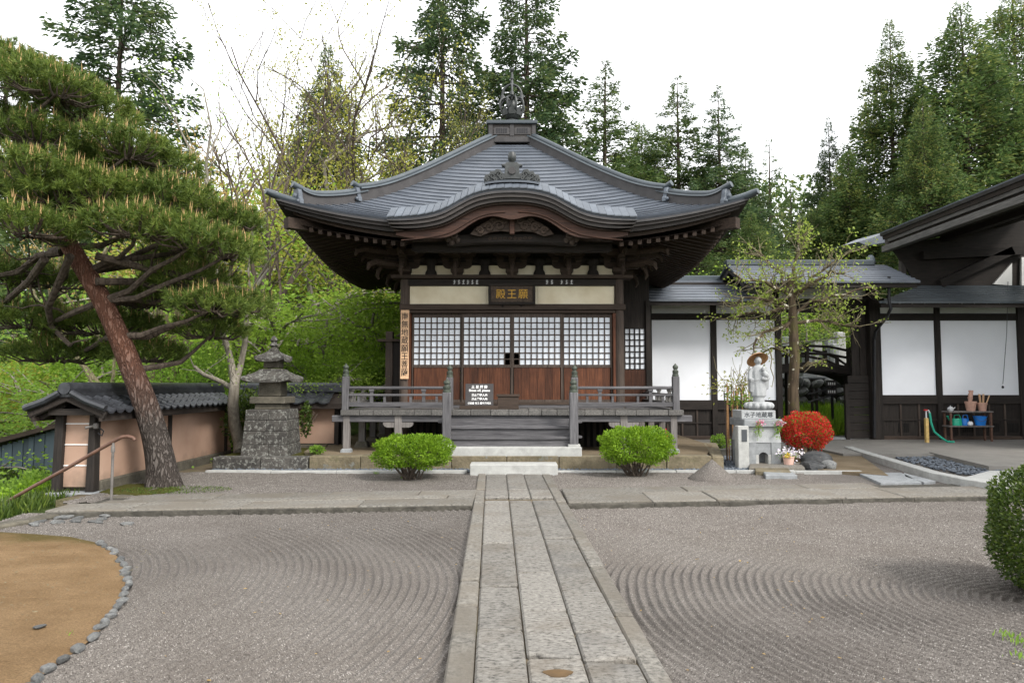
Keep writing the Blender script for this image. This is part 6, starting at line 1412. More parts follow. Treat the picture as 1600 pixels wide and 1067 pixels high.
# ---- conifers
def conifer(seed, h, rb, mat, nb=8, droop=.5, base=.05, power=.95, tier=.62, dens=1.0, puff=.10, miss=.10):
    """separate boughs in uneven tiers round a stem, each a drooping plume of sprays with a lifted tip"""
    rr = random.Random(seed); rg = np.random.default_rng(seed); tr = MB()
    tr.tube([(0, 0, -1.5), (0.05, 0, h * .3), (-.05, .03, h * .65), (0, 0, h * .985)], [h * .014, h * .010, h * .005, .015], 8)
    P, D, LL = [], [], []; z = h * base
    while z < h * .992:
        t = z / h; r = rb * (1 - t) ** power + .05; n = max(3, int(round(nb * min(1, .45 + r * .22) * rr.uniform(.8, 1.2)))); a0 = rr.uniform(0, 6.28)
        for k in range(n):
            if rr.random() < miss: continue
            a = a0 + 6.283 * (k + rr.uniform(-.38, .38)) / n; L = r * rr.choice((.62, .8, .95, 1.0, 1.08, 1.2)) * rr.uniform(.9, 1.1)
            dr = np.array([math.cos(a), math.sin(a), 0.0]); tg = np.array([-math.sin(a), math.cos(a), 0.0]); zz = z + rr.uniform(-.2, .2) * min(1, r); rise = (.55 * t - .08) + rr.uniform(-.1, .1)
            prof = lambda f: rise * L * f - droop * .34 * L * f ** 1.6 + droop * .22 * L * max(0, f - .72) ** 1.5
            if L > .5: tr.tube([tuple(dr * L * f + np.array([0, 0, zz + prof(f)])) for f in (0, .35, .7, .95)], [.012 + .011 * L, .01 + .008 * L, .008 + .004 * L, .006], 4, False)
            m = int(dens * (18 + 62 * L ** 1.15)); f = .22 + .78 * rg.uniform(0, 1, m) ** .75; w = (.20 * L * np.sqrt(np.maximum(.05, 1.05 - f)) + .07) * 1.15
            g = np.clip(rg.normal(0, .6, m), -1.3, 1.3); lump = .75 + .25 * np.sin(f * 14 + rr.uniform(0, 6)); v = rg.normal(0, 1, m)
            pv = np.array([prof(x) for x in f]); P.append(dr * (L * f)[:, None] + tg * (g * w * lump)[:, None] + np.array([0, 0, 1.0]) * (zz + pv + v * puff * min(1, .35 + .35 * L) - .5 * np.abs(g) * w * droop)[:, None])
            D.append(dr * .7 + tg * (g * 1.1)[:, None] + np.array([0, 0, 1.0]) * (-.25 * droop + .25 * np.sign(v) * .5)[:, None] + rg.normal(0, .3, (m, 3))); LL.append(rg.uniform(.13, .26, m) * min(1.15, .55 + .3 * L))
        z += tier * (.42 + .75 * (1 - t)) * rr.uniform(.8, 1.2)
    P = np.concatenate(P); D = np.concatenate(D); LL = np.concatenate(LL); n = len(P)
    me = leaves('crown', P, D, LL, LL * rg.uniform(.28, .42, n), mat, rg=rg)
    return tr.mesh('trunk', 'dark_bark', smooth=True), me
KON = {'a': conifer(1, 20, 5.0, 'cedar_dark', 9, .8, .05, .95, .62, 1.0, .13), 'b': conifer(2, 20, 6.2, 'cedar_leaf', 10, .5, .04, .95, .60, 1.0, .24), 'c': conifer(3, 18, 5.8, 'cedar_leaf', 10, .6, .04, .88, .62, 1.05, .28),
       'd': conifer(4, 18, 4.4, 'fir_leaf', 8, .5, .05, .92, .62, .95, .12, .16), 'e': conifer(5, 12, 2.3, 'fir_leaf', 6, .4, .08, .9, .6, .7, .08, .2), 'f': conifer(6, 20, 4.2, 'cedar_dark', 8, .9, .06, .55, .85, 1.15, .16, .18)}
def plant(kind, px, ytop, Y, label, wide=1.0, rz=0, name='cedar_tree', cat='tree', group=None, meshes=None, h0=None):
    tr, cr = (meshes or KON)[kind]; X = XY(px, Y, 400); g = float(terrain_h(np.array(X), np.array(Y))); top = ZY(ytop, Y)
    hh = h0 or {'a': 20, 'b': 20, 'c': 18, 'd': 18, 'e': 12, 'f': 20}[kind]; s = (top - g) / hh
    o = thing(name, (X, Y, g), label, cat, group); o.scale = (s * wide, s * wide, s); o.rotation_euler = (0, 0, rz)
    for nm, me in (('trunk', tr), ('crown', cr)):
        c = bpy.data.objects.new(nm, me); C.objects.link(c); c.parent = o
    return o
gk = 'conifers behind the hall'
plant('f', 178, -95, 27, 'tall ragged dark cedar rising behind the old pine', 1.1, .4, group=gk)
plant('b', 508, 66, 33, 'yellowish cedar standing behind the bare spring tree', .95, 1.0, group=gk)
plant('f', 690, -150, 31, 'dark tall conifer left of the roof finial', .88, 2.1, group=gk)
plant('a', 822, -120, 29, 'tall dark cedar directly behind the roof finial', 1.0, 3.0, group=gk)
plant('d', 948, 92, 31, 'airy light green cypress right of the roof finial', 1.35, .7, group=gk)
plant('d', 1062, 114, 35, 'slim green cypress left of the pointed dark fir', 1.3, 1.9, group=gk)
plant('a', 1126, 132, 33, 'pointed dark fir above the right roof corner', 1.2, 4.2, group=gk)
plant('e', 1206, 218, 38, 'thin sparse young fir in the gap of the skyline', 1.15, .5, group=gk)
plant('e', 1238, 285, 40, 'small sparse fir at the foot of the great cedars', 1.3, 1.5, group=gk)
plant('b', 1402, 28, 37, 'great cedar with a slender leaning spire top', .95, .3, group=gk)
plant('a', 1300, 182, 40, 'shorter dark cedar at the edge of the great cedars', 1.0, 2.0, group=gk)
plant('c', 1516, 2, 34, 'broad yellow green cedar over the great hall eave', 1.15, 2.6, group=gk)
plant('b', 1600, -60, 39, 'tallest dense cedar behind the great hall roof', 1.0, 5.0, group=gk)
plant('c', 1330, 235, 36, 'bushy cedar before the shorter dark cedar', 1.2, 4.0, group=gk)
plant('b', 1450, 150, 31, 'low spreading cedar above the gate roof', 1.0, 4.6, group=gk)
plant('c', 1005, 190, 37, 'short cypress filling behind the right roof slope', 1.1, 1.2, group=gk)
plant('d', 880, 165, 36, 'pale cypress between finial and airy cypress', 1.1, 2.9, group=gk)
plant('c', 1175, 330, 27, 'bushy young cedar over the corridor roof', 1.35, 3.3, group=gk)
plant('d', 1090, 300, 26, 'leafy young cypress beside the right eave tip', 1.3, 5.3, group=gk)
plant('f', 620, 240, 36, 'dark cedar half hidden behind the left roof slope', 1.3, 4.9, group=gk)
plant('c', 1270, 330, 36, 'bushy cedar right behind the gate roof', 1.35, .9, group=gk)
plant('a', 1168, 225, 38, 'slender dark cedar behind the pointed dark fir', 1.2, 1.1, group=gk)
plant('b', 1660, 20, 33, 'dense cedar at the side of the great hall', 1.0, 1.7, group=gk)
# ---- broadleaved trees
def broadleaf(seed, h, spread, mat, n_main=5, leafn=26, L=(.09, .15), layers=True, trunk_r=.16, bare=False, depth=3, bark_m='grey_bark', first=.3, upw=.5, cl=.42):
    rr = random.Random(seed); rg = np.random.default_rng(seed); tr = MB(); tips = []
    def grow(p, d, length, r, lev):
        n = 5; pts, dd = curve(p, d, length, n, rr, .13, .02 if not layers else .0)
        tr.tube(pts, [r * (1 - .55 * k / n) for k in range(n + 1)], 6 if lev < 2 else 4, False)
        if lev >= depth: tips.append((pts[-1], dd)); tips.append((pts[n // 2], dd)); return
        for k in range(rr.randint(3, 4)):
            q = pts[rr.randint(2, n)]; a = rr.uniform(0, 6.28); nd = (dd + Vector((math.cos(a), math.sin(a), rr.uniform(-.25, .4) + (upw - .5))) * rr.uniform(.6, 1.0)).normalized()
            if layers and lev >= 1: nd.z *= .45; nd.normalize()
            grow(q, nd, length * rr.uniform(.5, .75), r * .5, lev + 1)
        if lev: tips.append((pts[-1], dd))
    pts, dd = curve((0, 0, -.8), (rr.uniform(-.1, .1), 0, 1), h * first + .8, 5, rr, .06); tr.tube(pts, [trunk_r * (1.25 - .09 * k) for k in range(6)], 9, False)
    for k in range(n_main):
        a = 6.28 * k / n_main + rr.uniform(-.4, .4); q = pts[-1 - (k % 2)]
        grow(q, Vector((math.cos(a) * spread, math.sin(a) * spread, upw + rr.uniform(0, .5))), h * rr.uniform(.32, .48), trunk_r * .62, 1)
    grow(pts[-1], Vector((rr.uniform(-.2, .2), rr.uniform(-.2, .2), 1)), h * .42, trunk_r * .6, 1)
    P, D = [], []
    for c, d in tips:
        m = max(1, int(leafn * rr.uniform(.5, 1.4)));
        if bare and rr.random() < bare: continue
        off = rg.normal(0, 1, (m, 3)) * np.array([cl, cl, cl * (.35 if layers else .7)]); P.append(np.array(c) + off); dd_ = unit(off) + rg.normal(0, .5, (m, 3)); dd_[:, 2] -= .3; D.append(dd_)
    P = np.concatenate(P); D = np.concatenate(D); n = len(P)
    return tr.mesh('trunk', bark_m, smooth=True), leaves('crown', P, D, rg.uniform(*L, n), rg.uniform(.6, .85, n) * L[1] * .75, mat, rg=rg)
BL = {'m1': broadleaf(21, 6, .9, 'maple_leaf', 6, 62, (.06, .10)), 'm2': broadleaf(22, 6, .8, 'bush_leaf', 6, 64, (.06, .10)), 'y': broadleaf(23, 7, .85, 'maple_yellow', 6, 60, (.06, .10)), 'm3': broadleaf(26, 6, 1.0, 'maple_leaf', 7, 56, (.06, .10), layers=False),
      'bare': broadleaf(24, 12, .55, 'maple_yellow', 5, 12, (.05, .085), False, .12, .3, 4, 'dark_bark', .18, .9, .11), 'dead': broadleaf(25, 9, .35, 'maple_yellow', 3, 3, (.08, .1), False, .15, .93, 3, 'dark_bark', .35, 1.0),
      'o': broadleaf(27, 8, .6, 'orange_leaf', 5, 26, (.05, .08), False, .14, .2, 3, 'twig_bark', .3, .8, .16)}
def leafy(kind, px, ytop, Y, label, wide=1.0, rz=0, name='maple_tree', group='broadleaved trees round the yard', sink=0):
    ht = {k: max(v.co.z for v in BL[k][0].vertices) + .3 for k in BL}
    o = plant(kind, px, ytop, Y, label, wide, rz, name, 'tree', group, BL, ht[kind]); return o
leafy('m1', 540, 330, 22.5, 'lime green maple nearest the left eave', 1.25, .3)
leafy('m2', 590, 455, 20.0, 'small bushy maple beside the veranda corner', 1.3, 1.3)
leafy('m1', 470, 430, 19.5, 'maple with layered foliage above the stone pagoda', 1.25, 2.4)
leafy('m2', 430, 285, 26, 'green maple behind the layered maple', 1.15, 3.4)
leafy('y', 540, 232, 27, 'yellow green maple above the left roof corner', 1.15, 4.4)
leafy('m3', 650, 215, 28, 'light green tree peeping over the left roof slope', .95, .8)
leafy('y', 515, 115, 29, 'tall pale leaved tree in front of the yellowish cedar', .72, 5.2)
leafy('m3', 345, 440, 21, 'bright young tree behind the earthen wall', 1.2, 1.8)
leafy('m2', 250, 480, 20, 'rounded green tree seen under the pine boughs', 1.4, 2.9)
leafy('y', 120, 500, 22, 'yellowish tree on the slope behind the tiled wall', 1.5, 4.0)
leafy('m2', 30, 520, 18, 'dense green tree at the left slope over the shed', 1.4, .2)
leafy('m3', -60, 470, 24, 'leafy tree at the far left slope', 1.5, 1.1)
leafy('m1', 385, 380, 27, 'airy green tree between pine and maples', 1.1, 5.5)
leafy('m2', 180, 560, 16.5, 'low leafy tree right behind the tiled wall', 1.5, 3.7)
leafy('m3', 310, 560, 17.5, 'small tree over the far tiled wall corner', 1.6, .9)
leafy('m1', 500, 545, 17.6, 'small maple over the short tiled wall', 1.5, 5.1)
leafy('bare', 585, -60, 25, 'tall half bare tree with fine spring branches', .95, .5, 'bare_tree')
leafy('bare', 470, 0, 30, 'half bare tree with thin twigs against the sky', 1.15, 2.2, 'bare_tree')
leafy('dead', 345, 95, 19, 'dead grey tree with forked bare limbs', 1.0, .8, 'dead_tree')
leafy('o', 215, 195, 17, 'thin tree with orange new leaves beyond the pine top', .8, 2.0, 'young_tree')
leafy('bare', 730, 60, 27, 'bare twigged tree beside the roof crown', .5, 1.6, 'bare_tree')
leafy('m3', 1100, 385, 24, 'green tree under the right eave tip', 1.5, 2.7)
leafy('m3', 1290, 480, 33, 'green tree beyond the graveyard', 1.8, 3.1)
leafy('m3', 1010, 400, 26, 'tree behind the right end of the hall', 1.3, 4.3)

# ---- the old red pine
def pine():
    rr = random.Random(77); rg = np.random.default_rng(77); YT = G(257, 760, .04).y
    root = thing('red_pine', tuple(G(257, 758, .04)), 'old leaning red pine with wide spreading needle pads', 'tree')
    tp = [((258, 775), 0), ((257, 752), 0), ((250, 715), .0), ((240, 675), 0), ((226, 625), -.05), ((208, 578), -.1), ((185, 525), -.15), ((160, 470), -.2), ((135, 425), -.25), ((110, 385), -.3), ((82, 340), -.35), ((50, 300), -.4), ((10, 265), -.4), ((-30, 235), -.4)]
    tpts = [PX(x, y, YT + d) for (x, y), d in tp]; rad = [.28, .232, .205, .19, .175, .162, .15, .14, .14, .13, .115, .10, .085, .06]
    m = MB(); m.tube(tpts, rad, 18)
    b0 = 0
    for i, v in enumerate(m.v):         # plated irregular stem, root flare
        r_ = i // 18; k = i % 18
        if r_ < len(tpts):
            c = tpts[r_]; dv = Vector(v) - c; m.v[i] = tuple(c + dv * (1 + .10 * math.sin(k * 1.05 + r_ * 1.7) + (.25 * max(0, 1 - r_ / 1.2) * (1 + .5 * math.sin(k * 2.1)))))
    tk = m.build('trunk', 'pine_bark', root, smooth=True)
    sdv = tk.modifiers.new('sub', 'SUBSURF'); sdv.levels = 2; sdv.render_levels = 2
    pads = [  # px, py, depth offset, half width px, half height px, half depth (m)
        (45, 118, -.4, 85, 34, .9), (130, 165, .1, 80, 34, .9), (200, 225, -.3, 72, 34, .9), (265, 300, -.2, 72, 36, .85), (95, 235, .6, 80, 30, .8), (20, 190, .5, 60, 30, .8),
        (60, 262, -1.3, 70, 30, .7), (150, 290, -.8, 75, 34, .8), (215, 345, -.9, 80, 34, .8), (300, 365, -.6, 70, 34, .8), (355, 385, -.3, 52, 26, .7), (45, 345, -1.5, 80, 32, .7),
        (300, 430, .4, 70, 26, .8), (375, 470, .3, 48, 24, .7), (240, 460, .8, 70, 26, .8), (330, 510, .6, 55, 24, .7), (160, 500, 1.0, 90, 30, .9), (45, 490, .6, 80, 30, .8), (225, 545, .8, 55, 26, .7), (90, 545, 1.2, 80, 26, .8), (10, 420, .8, 60, 28, .8), (-40, 280, -.8, 60, 40, .8), (-60, 150, -.2, 60, 40, .8), (260, 250, .5, 50, 26, .7), (370, 340, .2, 38, 20, .6), (280, 400, .9, 60, 24, .7), (80, 430, 1.2, 60, 26, .8), (5, 95, .2, 70, 34, .9), (90, 130, -.9, 70, 30, .8), (170, 255, .4, 75, 32, .8), (230, 295, .6, 70, 30, .8), (320, 330, .3, 60, 28, .8), (60, 205, -.6, 70, 30, .8), (100, 300, -1.0, 70, 30, .8), (30, 300, -.3, 70, 30, .8), (330, 470, -.2, 60, 24, .8)]
    br = MB(); P, D, CP, CD = [], [], [], []
    for (x, y, dz, hw, hh, hd) in pads:
        c = PX(x, y, YT + dz); sc = (YT + dz) / 1100; a, b = hw * sc, hh * sc
        # limb from the stem
        j = min(range(5, len(tpts)), key=lambda q: (tpts[q] - c).length + (0 if tpts[q].z < c.z + .3 else 2)); s = tpts[j]
        mid = s.lerp(c, .5) + Vector((rr.uniform(-.15, .15), rr.uniform(-.2, .2), -.18 + rr.uniform(-.1, .15))); q1 = s.lerp(mid, .5) + Vector((0, rr.uniform(-.1, .1), rr.uniform(-.12, .08))); q2 = mid.lerp(c, .55) + Vector((rr.uniform(-.12, .12), 0, -.12))
        br.tube([s, q1, mid, q2, c - Vector((0, 0, b * .6))], [.055, .047, .038, .028, .018], 7)
        nt = int(150 * (a * hd) / .55); nt = max(150, min(520, int(nt * 1.7)))
        for k in range(nt):
            u = rr.uniform(0, 6.28); r_ = math.sqrt(rr.random()); ex, ey = math.cos(u) * r_ * a, math.sin(u) * r_ * hd
            dome = b * (1.0 - r_ ** 2) * rr.uniform(.2, 1.0) - b * .35 + rr.gauss(0, .075); tpos = c + Vector((ex, ey, dome)); outd = Vector((math.cos(u) * r_ * .8, math.sin(u) * r_ * .8, 1.0 - r_ * .45)).normalized()
            if k % 11 == 0:
                hub = c + Vector((ex * .3, ey * .3, -b * .75)); br.tube([hub, hub.lerp(tpos, .5) + Vector((0, 0, -.07)), tpos - outd * .03], [.02, .014, .007], 4, False)
            nn = 34; nd = np.array(outd) * .75 + rg.normal(0, .55, (nn, 3)); nd = unit(nd); base = np.array(tpos) + np.array(outd) * rg.uniform(-.05, .05, (nn, 1)); P.append(base); D.append(nd)
            if r_ < .97 and rr.random() < .6 and dome > -b * .1:
                for q in range(rr.randint(1, 2)): CP.append(np.array(tpos) + rg.normal(0, .02, 3)); CD.append(np.array([rr.gauss(0, .12), rr.gauss(0, .12), 1]))
    # old gnarled low limbs on the left
    for pts in ([(95, 395), (60, 400), (30, 425), (0, 430), (-30, 425)], [(70, 405), (45, 440), (10, 470), (-20, 480)], [(110, 400), (75, 480), (80, 510), (110, 540)], [(150, 440), (220, 440), (300, 470), (370, 495)], [(120, 300), (60, 320), (0, 345), (-20, 350)], [(150, 400), (230, 420), (330, 440), (390, 455)], [(60, 180), (20, 195), (-20, 190)]):
        q = [PX(x, y, YT - .5 + .3 * k + rr.uniform(-.2, .2)) for k, (x, y) in enumerate(pts)]; n = len(q); br.tube(q, [.06 - .035 * k / n for k in range(n)], 8)
        for k in range(5):
            a_ = q[rr.randint(1, n - 1)]; e, _ = curve(a_, (rr.uniform(-1, 1), rr.uniform(-.5, .5), rr.uniform(-.5, .6)), rr.uniform(.4, .9), 5, rr, .3); br.tube(e, [.022, .018, .014, .011, .008, .005], 5, False)
    br.build('limbs', 'dark_bark', root, smooth=True)
    P = np.concatenate(P); D = np.concatenate(D); n = len(P); S = unit(np.cross(D, rg.normal(0, 1, D.shape))); L = rg.uniform(.085, .14, n)[:, None]; W = .0052
    og = np.array(org(root)); V = np.stack([P + S * W, P - S * W, P + D * L], 1).reshape(-1, 3) - og; me = mesh_np('needles', V, np.arange(n * 3).reshape(-1, 3), False, 'pine_needle'); link('needles', me, root, org(root))
    CP, CD = np.array(CP), unit(np.array(CD)); n = len(CP); L = rg.uniform(.09, .20, n)[:, None]; vv, ff = [], []; k = 0
    S1 = unit(np.cross(CD, rg.normal(0, 1, CD.shape))); S2 = np.cross(CD, S1); w = .0095
    V = np.stack([CP + S1 * w, CP - S1 * w * .5 + S2 * w * .87, CP - S1 * w * .5 - S2 * w * .87, CP + CD * L], 1).reshape(-1, 3) - og
    b = np.arange(n)[:, None, None] * 4; Fc = (np.array([[0, 1, 3], [1, 2, 3], [2, 0, 3]])[None] + b).reshape(-1, 3); link('buds', mesh_np('buds', V, Fc, False, 'pine_candle'), root, org(root))
pine()

# ---- shrubs
def shell_leaves(n, c, r, rg, L, W, mat, name='foliage', jitter=.12, zmin=-.5, bumps=0, box=2.0, lump=.05):
    u = unit(rg.normal(0, 1, (n * 2, 3))); u = u[u[:, 2] > zmin][:n]; s = 1 / (np.abs(u / 1.0) ** box).sum(1) ** (1 / box)
    rad = s * (1 - np.abs(rg.normal(0, jitter, len(u)))) * (1 + lump * np.sin(u[:, 0] * 7 + u[:, 2] * 5) * np.sin(u[:, 1] * 6 + 1))
    P = u * rad[:, None] * np.array(r); D = u * .8 + rg.normal(0, .6, u.shape); D[:, 2] += .3
    return leaves(name, P, D, rg.uniform(*L, len(u)), rg.uniform(*W, len(u)), mat, rg=rg)
def clipped(pxl, pxr, ytop, ybase, label, seed):
    rg = np.random.default_rng(seed); rr = random.Random(seed); c = G((pxl + pxr) / 2, ybase, .05); c.y += .35; Y = c.y; w = (XY(pxr, Y, 700) - XY(pxl, Y, 700)) / 2; zt = ZY(ytop, Y); cx = (XY(pxr, Y, 700) + XY(pxl, Y, 700)) / 2
    t = thing('clipped_shrub', (cx, Y, .04), label, 'shrub', 'clipped lime green shrubs before the hall'); hz = (zt - .04) * .355; cz = zt - hz
    me = shell_leaves(13000, 0, (w, w * .85, hz), rg, (.03, .05), (.016, .026), 'lime_leaf', jitter=.17, zmin=-.95, box=2.7, lump=.17); link('foliage', me, t, (cx, Y, cz))
    m = MB(); 
    for k in range(26):
        a = rr.uniform(0, 6.28); r_ = rr.uniform(.3, .8) * w; e, _ = curve((cx + rr.uniform(-.12, .12), Y + rr.uniform(-.1, .1), 0), (math.cos(a) * .6, math.sin(a) * .6, 1), zt * .85, 6, rr, .12); m.tube(e, [.016, .014, .012, .010, .008, .006, .004], 5, False)
    m.build('stems', 'dark_bark', t); return t
clipped(588, 702, 681, 753, 'clipped lime green shrub left of the stone path', 31)
clipped(940, 1048, 669, 748, 'clipped lime green shrub between path and gravel cone', 32)
def hedge_ball():
    rg = np.random.default_rng(5); c = Vector((4.28, 5.25, .50)); t = thing('hedge_ball', (c.x, c.y, 0), 'large dark green clipped hedge ball on the gravel', 'hedge')
    link('foliage', shell_leaves(26000, 0, (.63, .63, .54), rg, (.022, .038), (.014, .022), 'hedge_leaf', jitter=.09, zmin=-.98, box=2.5, lump=.05), t, tuple(c))
    m = MB(); rr = random.Random(3)
    for k in range(14): e, _ = curve((c.x + rr.uniform(-.15, .15), c.y + rr.uniform(-.15, .15), -.02), (rr.uniform(-.6, .6), rr.uniform(-.6, .6), 1), .7, 5, rr, .1); m.tube(e, [.02, .018, .014, .01, .008, .005], 5, False)
    m.build('stems', 'dark_bark', t)
    bm = bmesh.new(); bmesh.ops.create_icosphere(bm, subdivisions=3, radius=.5); me = bpy.data.meshes.new('inner_twigs'); bm.to_mesh(me); bm.free(); me.materials.append(MT['hedge_leaf']); link('inner_twigs', me, t, tuple(c), scale=(.84, .84, .70))
hedge_ball()
def azalea():
    rg = np.random.default_rng(8); p = PX(1259, 673, 13.95); t = thing('azalea_bush', (p.x, p.y, .1), 'azalea bush covered in red blossom', 'shrub')
    link('blossom', shell_leaves(7000, 0, (.47, .45, .37), rg, (.025, .045), (.02, .036), 'red_petal', jitter=.22, zmin=-.9, box=2.3, lump=.08), t, tuple(p)); link('leaves', shell_leaves(2600, 0, (.46, .44, .365), rg, (.03, .05), (.015, .025), 'bush_leaf', jitter=.2, zmin=-.95, box=2.3), t, tuple(p))
    m = MB(); rr = random.Random(4)
    for k in range(12): e, _ = curve((p.x, p.y, .05), (rr.uniform(-.7, .7), rr.uniform(-.7, .7), 1), .75, 5, rr, .12); m.tube(e, [.016, .014, .012, .01, .008, .005], 5, False)
    m.build('stems', 'dark_bark', t)
azalea()
for px, py, w, h, Y, lb, sd in ((1275, 711, .62, .30, 13.25, 'big dark rock under the azalea', 3), (1270, 725, .50, .17, 12.85, 'flat dark rock in front of the big rock', 9), (1296, 725, .32, .19, 12.8, 'rounded grey rock beside the earth path', 12)):
    p = PX(px, py, Y); o = link('garden_rock', rock_mesh('garden_rock', sd, 'dark_rock' if sd != 12 else 'field_stone', 3, 1.0, .15), None, (p.x, Y, .045 + h * .42), (0, 0, sd), scale=(w, w * .8, h * 1.25)); tag(o, lb, 'rock')
# flower pot
Yf = 12.95; c = XY(1232, Yf, 709); fp = thing('flower_pot', (c, Yf, .1), 'pink flower pot of white pansies by the pedestal', 'flower pot')
MB().lathe([(.075, 0), (.10, .17), (.107, .17), (.107, .19), (.09, .19), (.08, .15)], (c, Yf, .10), 18).build('pot', 'pot_pink', fp, smooth=True)
rg = np.random.default_rng(51)
def tuft(n, cx, cy, cz, s, L, W, mat, par, nm): P = rg.normal(0, 1, (n, 3)) * np.array(s); D = unit(P + 1e-6) + rg.normal(0, .5, (n, 3)); link(nm, leaves(nm, P, D, rg.uniform(*L, n), rg.uniform(*W, n), mat, rg=rg), par, (cx, cy, cz))
tuft(160, c + .03, Yf, .35, (.10, .07, .04), (.03, .05), (.03, .045), 'pansy', fp, 'white_flowers'); tuft(40, c - .06, Yf - .08, .31, (.02, .02, .015), (.025, .04), (.025, .035), 'yellow_petal', fp, 'yellow_flowers'); tuft(120, c, Yf, .31, (.08, .06, .03), (.03, .05), (.015, .02), 'bush_leaf', fp, 'leaves')
# flower sprays in the pedestal's vases
for k, (px, lb) in enumerate(((1186, 'pink flower spray hanging at the left of the pedestal slab'), (1216, 'pink flower spray hanging at the right of the pedestal slab'))):
    p = PX(px, 663, YPd - .06); sp_ = thing('flower_spray', tuple(p), lb, 'flowers'); tuft(46, p.x + .03, p.y, p.z + .03, (.03, .02, .02), (.025, .04), (.02, .03), 'pink_petal', sp_, 'blossom'); tuft(14, p.x + .05, p.y - .01, p.z + .03, (.03, .02, .02), (.02, .03), (.02, .03), 'pansy', sp_, 'pale_blossom')
    tuft(110, p.x - .02, p.y, p.z - .09, (.03, .02, .07), (.03, .05), (.014, .02), 'bush_leaf', sp_, 'leaves'); MB().tube([(p.x, p.y + .02, p.z - .16), (p.x, p.y + .03, p.z)], .012, 6).build('stem', 'dark_bark', sp_)
# plants in bamboo left of the statue
pb = thing('bamboo_planter', (XY(1150, 14.2), 14.2, .1), 'withered plants tied to bamboo stakes left of the statue', 'plant'); rr = random.Random(9)
for k in range(16):
    x = XY(1134 + k * 2.6, 14.2, 650) + rr.uniform(-.02, .02); MB().tube([(x, 14.2 + rr.uniform(-.12, .12), .03), (x + rr.uniform(-.03, .03), 14.2, ZY(rr.uniform(598, 615), 14.2))], .012, 6).build('bamboo_stake', 'straw' if k % 3 else 'brown_wood_z', pb, loc=(x, 14.2, 0))
rg = np.random.default_rng(52); cx = XY(1150, 14.2, 600)
tuft(330, cx, 14.2, ZY(603, 14.2), (.24, .14, .10), (.05, .09), (.02, .035), 'maple_yellow', pb, 'upper_leaves'); tuft(240, cx + .08, 14.1, ZY(625, 14.2), (.16, .1, .06), (.05, .08), (.025, .035), 'bush_leaf', pb, 'green_leaves')
m = MB()
for k in range(22): e, _ = curve((cx + rr.uniform(-.2, .2), 14.2, ZY(612, 14.2)), (rr.uniform(-.6, .9), rr.uniform(-.2, .2), 1), rr.uniform(.4, .8), 6, rr, .2); m.tube(e, .005, 4, False)
m.build('twigs', 'twig_bark', pb)
